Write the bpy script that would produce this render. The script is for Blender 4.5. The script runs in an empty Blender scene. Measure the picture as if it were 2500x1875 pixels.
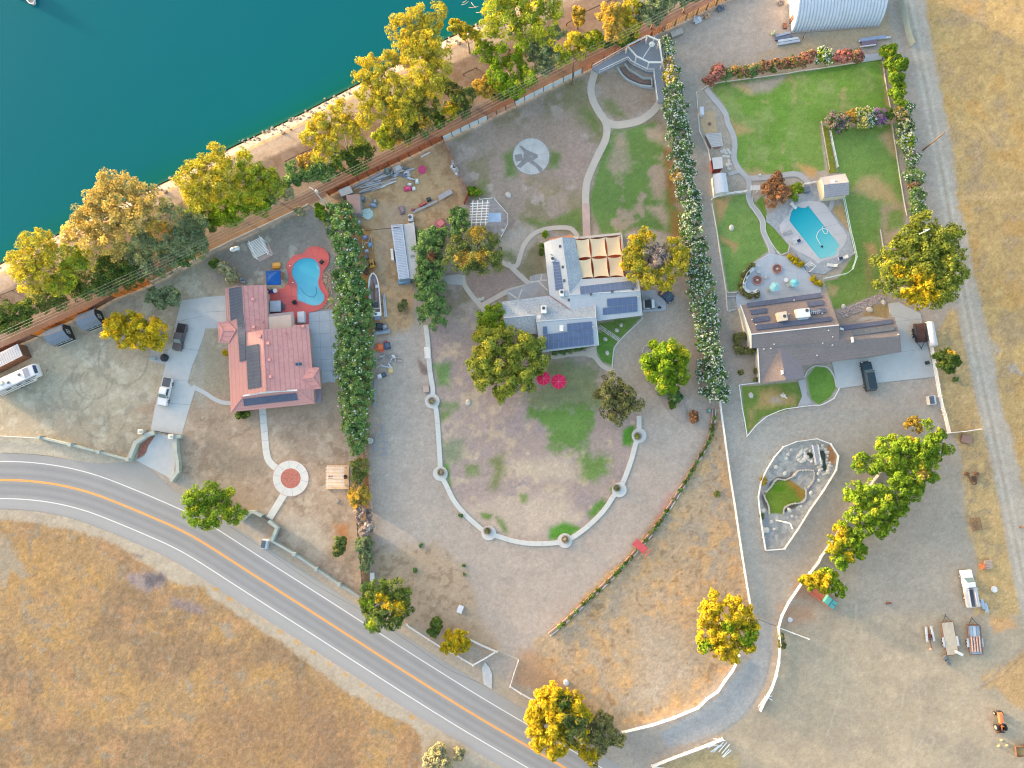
import bpy,bmesh,math,random
import numpy as np
from mathutils import Vector,Quaternion,Matrix
from mathutils.geometry import tessellate_polygon

# ------------------------------------------------------------------ camera, sky, sun, exposure
SC=bpy.context.scene
COL=SC.collection
H,FPX,CX,CY=133.0,1667.0,1250.0,937.5
NADIR=(1330.0,1130.0)
d_cam=Vector((NADIR[0]-CX,-(NADIR[1]-CY),-FPX)).normalized()
Q=d_cam.rotation_difference(Vector((0,0,-1)))
RM=np.array(Q.to_matrix())
cam_d=bpy.data.cameras.new('camera');cam=bpy.data.objects.new('camera',cam_d);COL.objects.link(cam)
cam.location=(0,0,H);cam.rotation_mode='QUATERNION';cam.rotation_quaternion=Q
cam_d.sensor_width=36;cam_d.lens=FPX/2500*36;cam_d.clip_start=1;cam_d.clip_end=6000
SC.camera=cam

SUN_EL,SUN_AZ=math.radians(4.0),math.radians(300) # azimuth clockwise from +y (image up); 270 is image left
wd=bpy.data.worlds.new('World');SC.world=wd;wd.use_nodes=True
nt=wd.node_tree;nt.nodes.clear()
sky=nt.nodes.new('ShaderNodeTexSky');sky.sky_type='NISHITA';sky.sun_disc=False
sky.sun_elevation=SUN_EL;sky.sun_rotation=SUN_AZ;sky.air_density=1.0;sky.dust_density=4.0;sky.ozone_density=1.0
bg=nt.nodes.new('ShaderNodeBackground');bg.inputs[1].default_value=0.15
wo=nt.nodes.new('ShaderNodeOutputWorld')
nt.links.new(sky.outputs[0],bg.inputs[0]);nt.links.new(bg.outputs[0],wo.inputs[0])
sl=bpy.data.lights.new('sun','SUN');sl.energy=1.9;sl.angle=math.radians(4);sl.color=(1.0,0.79,0.5)
so=bpy.data.objects.new('sun',sl);COL.objects.link(so);so.location=(-150,30,60)
sdir=Vector((math.sin(SUN_AZ)*math.cos(SUN_EL),math.cos(SUN_AZ)*math.cos(SUN_EL),math.sin(SUN_EL)))
so.rotation_mode='QUATERNION';so.rotation_quaternion=(-sdir).to_track_quat('-Z','Y')
SC.view_settings.view_transform='Standard';SC.view_settings.look='None'
SC.view_settings.exposure=3.38;SC.view_settings.gamma=1.0
SC.cycles.filter_width=1.15;SC.cycles.max_bounces=6;SC.cycles.diffuse_bounces=3;SC.cycles.transmission_bounces=6;SC.cycles.transparent_max_bounces=6
# measured brightness of a white level surface in this light (per channel): photo colour / EVH = base colour
EVH=np.array([1.34,1.37,1.37])

# ------------------------------------------------------------------ small helpers
def lin(c):
    c=np.asarray(c,float)/255.0
    return np.where(c<=0.04045,c/12.92,((c+0.055)/1.055)**2.4)
def alb(c,k=1.0):
    """photo colour (sRGB 0-255) of a level surface -> base colour"""
    return np.clip(lin(c)/EVH*k,0.004,0.85)
def W(px,py,z=0.0):
    r=RM@np.array([(px-CX)/FPX,-(py-CY)/FPX,-1.0])
    t=(z-H)/r[2]
    return Vector((r[0]*t,r[1]*t,z))
def Wa(px,py,z=0.0):
    r=np.stack([(px-CX)/FPX,-(py-CY)/FPX,-np.ones_like(px)],-1)@RM.T
    t=(z-H)/r[...,2]
    return r[...,:2]*t[...,None]
def K(ox,oy,s=3.318):
    def f(*a):
        return[(ox+a[i]/s,oy+a[i+1]/s)for i in range(0,len(a),2)]
    return f
c00,c10,c20,c30,c40=[K(500*i,0)for i in range(5)]
c01,c11,c21,c31,c41=[K(500*i,500)for i in range(5)]
c02,c12,c22,c32,c42=[K(500*i,1000)for i in range(5)]
c03,c13,c23,c33,c43=[K(500*i,1375)for i in range(5)]
V=K(0,0,0.8848)
def crv(pts,n=6,closed=False):
    """Catmull-Rom through the points"""
    P=[np.array(p,float)for p in pts];N=len(P);out=[]
    for i in range(N if closed else N-1):
        if closed:a,b,c,d=P[i-1],P[i],P[(i+1)%N],P[(i+2)%N]
        else:a,b,c,d=P[max(i-1,0)],P[i],P[i+1],P[min(i+2,N-1)]
        for k in range(n):
            t=k/n
            out.append(tuple(0.5*((2*b)+(c-a)*t+(2*a-5*b+4*c-d)*t*t+(3*b-a-3*c+d)*t**3)))
    if not closed:out.append(tuple(P[-1]))
    return out
def offset(pts,d):
    """shift a polyline sideways by d (same units)"""
    P=np.array(pts,float);T=np.gradient(P,axis=0);T/=np.linalg.norm(T,axis=1)[:,None]+1e-9
    return[tuple(p+d*np.array([-t[1],t[0]]))for p,t in zip(P,T)]
def band(pts,w,w2=None):
    a=offset(pts,w/2);b=offset(pts,-w/2)
    return a+b[::-1]
def circ(cx,cy,r,n=24,ry=None,rot=0):
    ry=ry or r
    o=[]
    for i in range(n):
        t=2*math.pi*i/n;x,y=r*math.cos(t),ry*math.sin(t)
        o.append((cx+x*math.cos(rot)-y*math.sin(rot),cy+x*math.sin(rot)+y*math.cos(rot)))
    return o
def dist_px(a,b):return math.hypot(a[0]-b[0],a[1]-b[1])

# ------------------------------------------------------------------ object helpers
def tag(o,label=None,cat=None,group=None,kind=None):
    if label:o['label']=label
    if cat:o['category']=cat
    if group:o['group']=group
    if kind:o['kind']=kind
    return o
def link_mesh(name,me,mat,parent=None):
    o=bpy.data.objects.new(name,me);COL.objects.link(o)
    if mat is not None:
        for m in(mat if isinstance(mat,(list,tuple))else[mat]):me.materials.append(m)
    if parent is not None:
        o.parent=parent
        o.matrix_parent_inverse=Matrix.Translation(-parent.location)if parent.rotation_euler.z==0 else Matrix()
    return o
def thing(name,label,cat,loc=(0,0,0),group=None,rz=0.0):
    o=bpy.data.objects.new(name,None);COL.objects.link(o);o.location=loc;o.rotation_euler=(0,0,rz)
    o.empty_display_size=0.3
    return tag(o,label,cat,group)
class MB:
    """collects boxes, bars, prisms... ; build() links them as ONE mesh object"""
    def __init__(s):s.v=[];s.f=[];s.mi=[];s.m=0;s.smooth=False
    def add(s,vs,fs):
        o=len(s.v);s.v+=[tuple(v)for v in vs]
        for f in fs:s.f.append(tuple(i+o for i in f));s.mi.append(s.m)
    def box(s,c,size,rz=0.0,tilt=None):
        hx,hy,hz=size[0]/2,size[1]/2,size[2]/2
        M=Matrix.Rotation(rz,3,'Z')
        if tilt is not None:M=M@tilt
        vs=[Vector(c)+M@Vector((x*hx,y*hy,z*hz))for z in(-1,1)for x,y in((-1,-1),(1,-1),(1,1),(-1,1))]
        s.add(vs,[(3,2,1,0),(4,5,6,7),(0,1,5,4),(1,2,6,5),(2,3,7,6),(3,0,4,7)])
    def bar(s,a,b,w,h=None,up=(0,0,1)):
        a,b=Vector(a),Vector(b);h=h or w
        d=(b-a).normalized();u=Vector(up)
        if abs(d.dot(u))>0.98:u=Vector((0,1,0))
        x=d.cross(u).normalized();y=x.cross(d)
        vs=[p+x*(i*w/2)+y*(j*h/2)for p in(a,b)for i,j in((-1,-1),(1,-1),(1,1),(-1,1))]
        s.add(vs,[(0,1,2,3),(7,6,5,4),(0,4,5,1),(1,5,6,2),(2,6,7,3),(3,7,4,0)])
    def tube(s,pts,r,n=8,r2=None,cap=True):
        pts=[Vector(p)for p in pts];N=len(pts);rings=[]
        for i,p in enumerate(pts):
            d=(pts[min(i+1,N-1)]-pts[max(i-1,0)]).normalized()
            u=Vector((0,0,1))if abs(d.z)<0.9 else Vector((1,0,0))
            x=d.cross(u).normalized();y=x.cross(d)
            rr=r if r2 is None else r+(r2-r)*i/max(1,N-1)
            rings.append([p+x*rr*math.cos(2*math.pi*k/n)+y*rr*math.sin(2*math.pi*k/n)for k in range(n)])
        vs=[v for R_ in rings for v in R_];fs=[]
        for i in range(N-1):
            for k in range(n):
                a,b=i*n+k,i*n+(k+1)%n
                fs.append((a,a+n,b+n,b))
        if cap:fs+=[tuple(range(n)),tuple(range((N-1)*n,N*n))[::-1]]
        s.add(vs,fs)
    def prism(s,poly,z0,z1,top=True,bot=True):
        """poly: world xy list"""
        n=len(poly)
        A=sum(poly[i][0]*poly[(i+1)%n][1]-poly[(i+1)%n][0]*poly[i][1]for i in range(n))
        if A<0:poly=poly[::-1]
        zt=z1 if isinstance(z1,(list,tuple))else[z1]*n
        vs=[(p[0],p[1],z0)for p in poly]+[(p[0],p[1],zt[i])for i,p in enumerate(poly)]
        fs=[(i,(i+1)%n,n+(i+1)%n,n+i)for i in range(n)]
        if n<=4:
            if top:fs.append(tuple(range(n,2*n)))
            if bot:fs.append(tuple(range(n))[::-1])
        else:
            for t in tessellate_polygon([[Vector((p[0],p[1],0))for p in poly]]):
                a,b,c=t
                k=(poly[b][0]-poly[a][0])*(poly[c][1]-poly[a][1])-(poly[b][1]-poly[a][1])*(poly[c][0]-poly[a][0])
                if k<0:a,c=c,a
                if top:fs.append((a+n,b+n,c+n))
                if bot:fs.append((c,b,a))
        s.add(vs,fs)
    def lathe(s,c,prof,n=16,sx=1.0,sy=1.0,rz=0.0):
        """prof: (radius, z) list, about a vertical axis at c"""
        vs=[];fs=[];N=len(prof)
        for r,z in prof:
            for k in range(n):
                t=2*math.pi*k/n;x,y=r*sx*math.cos(t),r*sy*math.sin(t)
                vs.append((c[0]+x*math.cos(rz)-y*math.sin(rz),c[1]+x*math.sin(rz)+y*math.cos(rz),c[2]+z))
        for i in range(N-1):
            for k in range(n):
                a,b=i*n+k,i*n+(k+1)%n
                fs.append((a,b,b+n,a+n))
        fs+=[tuple(range(n))[::-1],tuple(range((N-1)*n,N*n))]
        s.add(vs,fs)
    def mesh(s,name,smooth=False):
        me=bpy.data.meshes.new(name);me.from_pydata(s.v,[],s.f);me.update()
        if any(s.mi):me.polygons.foreach_set('material_index',s.mi)
        if smooth:me.polygons.foreach_set('use_smooth',[True]*len(me.polygons))
        return me
    def build(s,name,mat,parent=None,smooth=False,bevel=0.0):
        me=s.mesh(name,smooth)
        if bevel:
            bm=bmesh.new();bm.from_mesh(me)
            bmesh.ops.bevel(bm,geom=[e for e in bm.edges if e.is_manifold and e.calc_face_angle(0)>0.5],offset=bevel,segments=2,affect='EDGES',clamp_overlap=True)
            bm.to_mesh(me);bm.free()
        return link_mesh(name,me,mat,parent)
def Wp(poly,z=0.0):return[tuple(W(x,y,z)[:2])for x,y in poly]
def sheet(name,poly,z,mat,kind='structure',label=None,cat=None,thick=0.12,group=None):
    b=MB();b.prism(Wp(poly,z),z-thick,z,bot=False)
    return tag(b.build(name,mat),label,cat,group,kind)

# ------------------------------------------------------------------ materials
MATS={}
def nodes_of(name):
    m=bpy.data.materials.new(name);m.use_nodes=True;n=m.node_tree;b=n.nodes['Principled BSDF']
    return m,n,b
def mat(name,c,rough=0.8,metal=0.0,var=0.12,scale=1.2,spec=0.3,fine=None,k=1.0,raw=False,bump=0.0,tint2=None):
    """procedural paint/stone/metal: base colour broken by two noises, slight bump"""
    if name in MATS:return MATS[name]
    m,n,b=nodes_of(name);base=np.array(c,float)if raw else alb(c,k)
    tc=n.nodes.new('ShaderNodeTexCoord');N1=n.nodes.new('ShaderNodeTexNoise');N1.inputs['Scale'].default_value=scale;N1.inputs['Detail'].default_value=6
    N1.inputs['Roughness'].default_value=0.65
    n.links.new(tc.outputs['Object'],N1.inputs['Vector'])
    cr=n.nodes.new('ShaderNodeValToRGB');cr.color_ramp.elements[0].position=0.3;cr.color_ramp.elements[1].position=0.7
    lo=np.clip(base*(1-var),0,1)if tint2 is None else alb(tint2,k);hi=np.clip(base*(1+var),0,1)
    cr.color_ramp.elements[0].color=(*lo,1);cr.color_ramp.elements[1].color=(*hi,1)
    n.links.new(N1.outputs[0],cr.inputs[0]);n.links.new(cr.outputs[0],b.inputs['Base Color'])
    b.inputs['Roughness'].default_value=rough;b.inputs['Metallic'].default_value=metal;b.inputs['Specular IOR Level'].default_value=spec
    if bump:
        N2=n.nodes.new('ShaderNodeTexNoise');N2.inputs['Scale'].default_value=scale*8;n.links.new(tc.outputs['Object'],N2.inputs['Vector'])
        bp=n.nodes.new('ShaderNodeBump');bp.inputs['Strength'].default_value=bump;bp.inputs['Distance'].default_value=0.03
        n.links.new(N2.outputs[0],bp.inputs['Height']);n.links.new(bp.outputs[0],b.inputs['Normal'])
    MATS[name]=m
    return m
def mathn(n,op,a,b=None):
    x=n.nodes.new('ShaderNodeMath');x.operation=op
    for i,s in enumerate((a,b)):
        if s is None:continue
        if isinstance(s,(int,float)):x.inputs[i].default_value=s
        else:n.links.new(s,x.inputs[i])
    return x.outputs[0]
def attr_mat(name,rough=0.95,scales=((0.7,0.25),(3.0,0.3),(9.0,0.2)),bump=0.3,spec=0.1):
    """base colour from the mesh's 'Col' attribute broken up by noises of several sizes"""
    m,n,b=nodes_of(name)
    at=n.nodes.new('ShaderNodeAttribute');at.attribute_name='Col'
    tc=n.nodes.new('ShaderNodeTexCoord');fac=None
    for sc,amp in scales:
        N1=n.nodes.new('ShaderNodeTexNoise');N1.inputs['Scale'].default_value=sc;N1.inputs['Detail'].default_value=4;N1.inputs['Roughness'].default_value=0.6
        n.links.new(tc.outputs['Object'],N1.inputs['Vector'])
        f=mathn(n,'ADD',mathn(n,'MULTIPLY',mathn(n,'SUBTRACT',N1.outputs[0],0.5),amp*2),1.0)
        fac=f if fac is None else mathn(n,'MULTIPLY',fac,f)
    mx=n.nodes.new('ShaderNodeMixRGB');mx.blend_type='MULTIPLY';mx.inputs[0].default_value=1
    cb=n.nodes.new('ShaderNodeCombineColor')
    for i in range(3):n.links.new(fac,cb.inputs[i])
    n.links.new(at.outputs['Color'],mx.inputs[1]);n.links.new(cb.outputs[0],mx.inputs[2]);n.links.new(mx.outputs[0],b.inputs['Base Color'])
    b.inputs['Roughness'].default_value=rough;b.inputs['Specular IOR Level'].default_value=spec
    if bump:
        N2=n.nodes.new('ShaderNodeTexNoise');N2.inputs['Scale'].default_value=6;N2.inputs['Detail'].default_value=5
        n.links.new(tc.outputs['Object'],N2.inputs['Vector'])
        bp=n.nodes.new('ShaderNodeBump');bp.inputs['Strength'].default_value=bump;bp.inputs['Distance'].default_value=0.08
        n.links.new(N2.outputs[0],bp.inputs['Height']);n.links.new(bp.outputs[0],b.inputs['Normal'])
    MATS[name]=m
    return m

# ------------------------------------------------------------------ the ground: one fine sheet, coloured by what grows or lies there
ST=3.0
gx=np.arange(-260,2761,ST);gy=np.arange(-260,2141,ST)
GX,GY=np.meshgrid(gx,gy);NYG,NXG=GX.shape
RNG=np.random.default_rng(7)
def vn(scale,seed,X=None,Y=None,octv=1,ax=1.0):
    X=GX if X is None else X;Y=GY if Y is None else Y
    out=np.zeros(X.shape);amp=1.0;tot=0
    for o in range(octv):
        r=np.random.default_rng(seed*31+o);T=r.random((256,256))
        u=X/scale/ax+1000.37*(o+1);v=Y/scale+777.7*(o+1)
        iu=np.floor(u).astype(int);iv=np.floor(v).astype(int);fu=u-iu;fv=v-iv
        fu=fu*fu*(3-2*fu);fv=fv*fv*(3-2*fv);a=iu&255;b=iv&255;a1=(a+1)&255;b1=(b+1)&255
        out+=amp*((T[b,a]*(1-fu)+T[b,a1]*fu)*(1-fv)+(T[b1,a]*(1-fu)+T[b1,a1]*fu)*fv)
        tot+=amp;amp*=0.55;scale*=0.5
    return out/tot
WARP1=vn(40,1,octv=4)-0.5;WARP2=vn(14,2,octv=3)-0.5;SPK=vn(6,3,octv=2)-0.5
def sub(poly,pad):
    P=np.array(poly);x0,y0=P.min(0)-pad;x1,y1=P.max(0)+pad
    i0=max(0,int((x0-gx[0])/ST));i1=min(NXG,int((x1-gx[0])/ST)+2);j0=max(0,int((y0-gy[0])/ST));j1=min(NYG,int((y1-gy[0])/ST)+2)
    return slice(j0,max(j0,j1)),slice(i0,max(i0,i1))
def segd(X,Y,a,b):
    ax,ay=a;bx,by=b;dx,dy=bx-ax,by-ay
    t=np.clip(((X-ax)*dx+(Y-ay)*dy)/(dx*dx+dy*dy+1e-9),0,1)
    return np.hypot(X-ax-t*dx,Y-ay-t*dy)
def sdist(X,Y,poly):
    d=np.full(X.shape,1e9);ins=np.zeros(X.shape,bool);n=len(poly)
    for i in range(n):
        a,b=poly[i],poly[(i+1)%n]
        d=np.minimum(d,segd(X,Y,a,b))
        if a[1]!=b[1]:
            c=((a[1]>Y)!=(b[1]>Y))&(X<(b[0]-a[0])*(Y-a[1])/(b[1]-a[1])+a[0])
            ins^=c
    return np.where(ins,d,-d)
def sst(x):x=np.clip(x,0,1);return x*x*(3-2*x)
def pmask(poly,soft=5,warp=10):
    s=sub(poly,soft+warp+6)
    sd=sdist(GX[s],GY[s],poly)+warp*(1.3*WARP1[s]+0.9*WARP2[s])+(0.9*SPK[s]*min(warp,12)if warp>3 else 0)
    return s,sst(sd/((2.6 if soft>3 else 2)*soft)+0.5)
def lmask(pts,w,soft=3,warp=4):
    s=sub(pts,w+soft+warp+6);d=np.full(GX[s].shape,1e9)
    for i in range(len(pts)-1):d=np.minimum(d,segd(GX[s],GY[s],pts[i],pts[i+1]))
    return s,sst((w/2-d+warp*(WARP1[s]+WARP2[s]))/(2*soft)+0.5)
GC=np.zeros((NYG,NXG,3));LB=np.zeros((NYG,NXG),int);GZ=np.zeros((NYG,NXG));ROUGHZ=np.zeros((NYG,NXG))
GC[:]=alb((182,170,158))
def put(sm,col,amt=1.0,lab=None,rz=None,speck=0.0):
    s,m=sm;m=m*amt
    if speck:m=np.clip(m+speck*m*(1-m)*0+m*speck*(SPK[s]*2),0,1)
    GC[s]=GC[s]*(1-m[...,None])+alb(col)*m[...,None]
    if lab is not None:LB[s][m>0.5]=lab
    if rz is not None:ROUGHZ[s]=ROUGHZ[s]*(1-m)+rz*m
def P(poly,col,soft=5,warp=10,amt=1.0,lab=None,rz=None,speck=0.0):put(pmask(poly,soft,warp),col,amt,lab,rz,speck)
def Lp(pts,w,col,soft=3,warp=4,amt=1.0,lab=None,rz=None):put(lmask(pts,w,soft,warp),col,amt,lab,rz)
def blot(poly,col,scale,seed,thr=0.55,amt=0.8,soft=8,width=0.12,lab=None):
    """scattered patches of another colour inside a region"""
    s,m=pmask(poly,soft,10);nz=vn(scale,seed,GX[s],GY[s],4)
    put((s,m*sst((nz-thr)/width)),col,amt,lab)
LAWN,DRY,BANK=1,2,3
G_DIRT=(186,174,164)
# --- left property
yard_nw=[(-260,950),(90,820),(283,726),(523,611),(740,515),(770,640),(820,720),(560,760),(560,1000),(430,1110),(330,1130),(240,1130),(-260,1070)]
P(yard_nw,(181,169,148),8,8)
P(c11(0,430,700,80,900,150,1050,350,1050,900,640,500,450,640,100,640),(160,151,141),14,14)
P(c01(250,1150,600,1100,850,1250,1230,1250,1300,1659,600,1659,0,1659,0,1500,320,1400),(187,178,157),20,20)
blot(yard_nw,(150,146,132),26,5,0.55,0.55)
blot(yard_nw,(208,202,184),20,6,0.56,0.5)
P(c12(-600,0,200,-300,1100,-500,1150,300,1250,900,1290,1500,560,1060,300,850,0,620,-300,480,-330,100),(176,156,136),8,10)
front_yard=c12(-300,40,1130,30,1240,1480,560,1060,520,880,300,830,-200,560)
blot(front_yard,(146,128,110),22,8,0.54,0.6)
blot(front_yard,(196,180,160),18,9,0.54,0.6)
P(c12(0,230,450,380,500,500,250,560,100,480),(150,138,122),14,16,0.7)
P(c12(600,850,900,880,1000,1080,900,1250,700,1050),(190,178,160),14,14,0.7)
P(c12(1050,930,1160,930,1160,1040,1060,1000),(186,128,80),8,8,0.8)
P(c01(1450,770,1659,720,1659,1100,1659,1659,1500,1500),(176,168,152),8,4)
P(c11(0,1120,180,1180,210,1540,0,1500),(172,160,138),6,4)
P(c02(-800,205,350,225,830,340,1060,405,1000,480,750,450,400,375,-800,330),(190,182,166),6,4)
for cxp,cyp,r in((225,925,50),(228,935,34),(300,880,60),(190,960,42),(250,1010,60)):
    Lp(circ(cxp,cyp,r,22)[:15],2.5,(150,142,126),1.5,2,0.75)
# --- strip by the lake: bank, boulders, track, tree belt, dark strip
SHORE=[(-260,760),(0,637),(150,560),(377,449),(482,397),(563,353),(700,288),(859,205),(1000,132),(1090,87),(1175,48),(1290,-10),(1600,-170),(1800,-270)]
def shift(pts,dx,dy):return[(x+dx,y+dy)for x,y in pts]
def between(d0,d1):return offset(SHORE,d0)+offset(SHORE,d1)[::-1]
sgn=1 if offset(SHORE,10)[4][1]>SHORE[4][1]else-1
def B(d0,d1):return offset(SHORE,sgn*d0)+offset(SHORE,sgn*d1)[::-1]
fence_line=[(-260,960),(0,860),(90,820),(230,757),(283,726),(370,693),(500,627),(523,611),(723,520),(755,503),(804,476),(1000,381),(1081,341),(1446,164),(1500,131),(1615,75),(1771,0),(1960,-90),(2300,-260)]
P([(x,y)for x,y in offset(SHORE,sgn*4)]+fence_line[::-1],(164,148,136),2,2)
P(B(-4,3),(120,105,92),1.5,2)
P(B(3,24),(182,171,162),2,4)
blot(B(4,24),(160,140,124),5,21,0.52,0.7,2)
P(B(24,34),(176,140,112),3,3)
P(B(34,70),(204,182,162),5,4)
P(B(52,64),(196,172,150),4,3)
P(B(70,130),(148,130,118),6,8)
blot(B(70,150),(132,108,88),18,22,0.5,0.6)
P(offset(fence_line,-2)+offset(fence_line,-34 if offset(fence_line,-10)[5][1]<fence_line[5][1]else 34)[::-1],(132,112,104),4,4)
P(c01(0,1150,760,800,1659,380,1659,300,700,760,0,1060),(142,124,114),4,4,0.8)
P(c11(0,380,850,0,600,0,0,260),(146,128,112),5,5)
P(c20(1180,380,1659,180,1659,0,1250,0,1200,250),(170,140,118),6,6,0.6)
# --- junk yard and long dirt drive of the middle property
junk=c10(1010,1590,1659,1280)+c20(270,1150,480,1580,440,1659)+c21(300,150,50,330,30,950,-180,1450,-230,1659,-480,1659,-320,900,-400,200)
P(junk,(200,168,130),6,8)
blot(junk,(176,140,104),14,31,0.52,0.7)
P([(800,500),(905,560),(930,690),(920,800),(905,830),(905,880),(900,1000),(905,1200),(905,1480),(880,1400),(890,1000),(880,600)],(178,134,84),4,5,0.8)
P(c11(1450,0,1659,0,1600,250,1450,400,1440,900,1480,1300,1350,1300,1350,900),(190,170,148),12,14,0.7)
mid=[(905,820),(1040,800),(1060,1000),(1070,1150),(1120,1270),(1190,1320),(1310,1345),(1400,1325),(1500,1250),(1540,1150),(1560,1060),(1600,1000),(1590,700),(1640,820),(1700,960),(1720,1000),(1690,1090),(1600,1250),(1500,1380),(1370,1520),(1310,1600),(1270,1610),(1220,1560),(1010,1530),(900,1480),(900,1100)]
P(mid,(188,174,162),10,10)
blot(mid,(180,169,159),40,33,0.5,0.5)
P([(905,1350),(1060,1330),(1140,1400),(1170,1500),(1230,1590),(1190,1600),(1090,1540),(960,1540)],(186,164,138),14,14,0.85)
blot([(905,1330),(1080,1330),(1140,1420),(1170,1540),(960,1540)],(150,128,106),14,34,0.55,0.6)
# --- back yard of the middle property: bare soil with worn grass
back=c20(290,1150,1480,570,1659,580)+c30(370,800,420,1100,480,1659)+c31(560,60,570,270,130,220,-400,240)+c21(900,160,640,330,300,560,280,800,400,970,560,840,760,780,1100,520,700,400,720,0,470,0)
P(back,(170,152,138),6,6)
blot(back,(146,136,104),60,41,0.5,0.75)
blot(back,(190,174,164),30,42,0.55,0.7)
P(c20(700,1050,1300,900,1480,1250,1400,1500,900,1450,650,1350),(178,154,142),20,20,0.8)
GR,GR2=(106,134,66),(84,136,52)
for q in(c20(760,1250,840,1200,870,1420,780,1440),c20(1130,1200,1230,1240,1210,1360,1120,1370)):P(q,GR,8,6,0.85,LAWN)
P(c20(1180,720,1430,600,1540,900,1550,1100,1380,1000),(140,134,96),16,16,0.8)
P(c20(1380,900,1440,860,1540,1000,1520,1080),GR,10,10,0.6)
P(c20(480,1540,620,1460,640,1560,520,1620),(120,136,76),8,8,0.7)
lawn_mid=c30(-20,1050,100,1040,330,980,400,1080,430,1300,480,1659)+c31(540,60,555,260,400,210,150,180,60,250,-40,240,-110,240)+c20(1460,1659,1500,1400,1580,1150,1640,1070)
P(lawn_mid,(108,140,74),5,6,0.95,LAWN,0.02)
blot(lawn_mid,(176,156,138),48,44,0.56,0.9,lab=0)
P(c30(250,1040,400,1000,410,1180,280,1120),(184,164,146),8,8,0.9,0)
P(c30(20,1080,90,1060,110,1380,0,1420,-60,1350),(172,156,136),10,10,0.85,0)
P(c30(300,1390,400,1380,410,1620,310,1600),(180,160,140),8,8,0.85,0)
P(c31(250,20,380,0,450,80,420,180,340,100),(186,164,146),8,6,0.9,0)
P(c30(400,1200,470,1200,530,1659,440,1659)+[],(164,120,74),6,5,0.75)
P(c31(440,40,550,40,570,290,470,260),(172,122,76),8,8,0.7)
P(c20(1560,600,1659,580)+c30(300,640,330,830,100,960,-60,900,-110,760),(170,150,132),6,5)
P(c20(1540,800,1640,820)+c30(100,950,-20,940,-80,880),(126,134,84),8,8,0.8,LAWN)
P(c21(720,380,830,370,880,450,830,480,760,430),(118,132,82),8,6,0.8,LAWN)
P(c21(900,100,1100,130,1300,60,1390,20,1400,250,1330,190,1180,160,1020,200),(110,132,70),8,10,0.9,LAWN)
P(c21(890,530,950,380,1040,270,1090,440,1110,560,980,590,970,620),(138,130,100),6,5,0.9,LAWN)
P(c21(450,600,840,520,930,640,720,720,600,780,500,700),(172,150,140),6,6)
# --- loop lawn in front of the middle house
loop=c21(200,980,480,900,560,900,560,1250,1060,1250,1450,1230,1560,1320,1640,1360)+c31(20,1400,100,1500,200,1659)+c32(190,60,150,270,60,560,0,720)+c22(1400,960,1250,1040,950,1060,700,1000,560,900,350,680,280,500,240,100)+c21(190,1500,160,1200)
P(loop,(176,158,150),4,3)
blot(loop,(168,153,152),60,51,0.5,0.8)
blot(loop,(200,180,156),22,52,0.55,0.8)
P(c22(450,800,1250,650,1420,900,1050,1050,700,990,560,880),(206,188,168),22,24,0.75)
P(c22(800,420,1300,380,1350,560,900,560),(206,190,166),16,20,0.7)
P(c21(1080,1270,1450,1250,1540,1350,1500,1659,980,1659,950,1560,1150,1420),(128,138,94),14,30,0.85,LAWN)
P(c22(980,0,1500,0,1480,140,1380,360,1200,360,1130,260,1100,100,1000,60),(104,144,64),14,34,0.9,LAWN,0.02)
P(c22(1370,380,1580,370,1610,520,1480,600,1400,560),(108,144,66),14,24,0.88,LAWN)
P(c22(1130,1060,1120,960,1250,910,1380,960,1300,1030),(88,150,50),6,6,0.95,LAWN)
P(c22(1430,840,1560,720,1600,760,1470,890),(96,146,56),6,8,0.9,LAWN)
P(c22(1620,640,1659,610,1640,690),(90,146,52),4,4,0.9,LAWN)
P(c22(450,460,560,440,570,520,470,540),(124,144,84),8,8,0.8,LAWN)
P(c22(640,400,760,360,780,500,700,650,640,640,690,500),(128,138,84),10,10,0.85,LAWN)
P(c22(890,680,960,680,950,760,900,760),(112,142,66),5,6,0.85,LAWN)
P(c22(260,250,440,240,430,380,300,480,270,400),(132,146,112),12,10,0.8,LAWN)
P(c22(270,420,320,450,340,640,310,600),(100,142,66),4,5,0.9,LAWN)
P(c22(240,10,380,0,300,80,240,110),(112,138,76),6,6,0.85,LAWN)
P(c22(580,840,670,850,640,890,590,880),(104,140,60),4,4,0.85,LAWN)
P(c22(700,870,760,900,800,1000,760,990),(112,140,70),4,5,0.8,LAWN)
P(c21(190,1300,320,1280,330,1480,230,1480),(110,150,80),8,8,0.85,LAWN)
P(c21(220,1590,400,1600,400,1659,220,1659),(122,146,90),6,8,0.7,LAWN)
P(c32(70,160,160,130,160,250,130,300,70,290),(88,146,52),4,5,0.95,LAWN)
P(c21(1525,960,1659,940)+c31(0,930,220,905,60,1080,0,1150)+c21(1560,1050),(112,140,70),2,1.5,0.98,LAWN,0.02)
P(c21(1525,1020,1659,1110,1650,1310,1560,1270,1510,1180),(100,142,64),2,1.5,0.98,LAWN,0.02)
P(c21(50,1220,90,1270,140,1310,150,1380,90,1370),(130,104,96),4,4,0.8)
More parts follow.
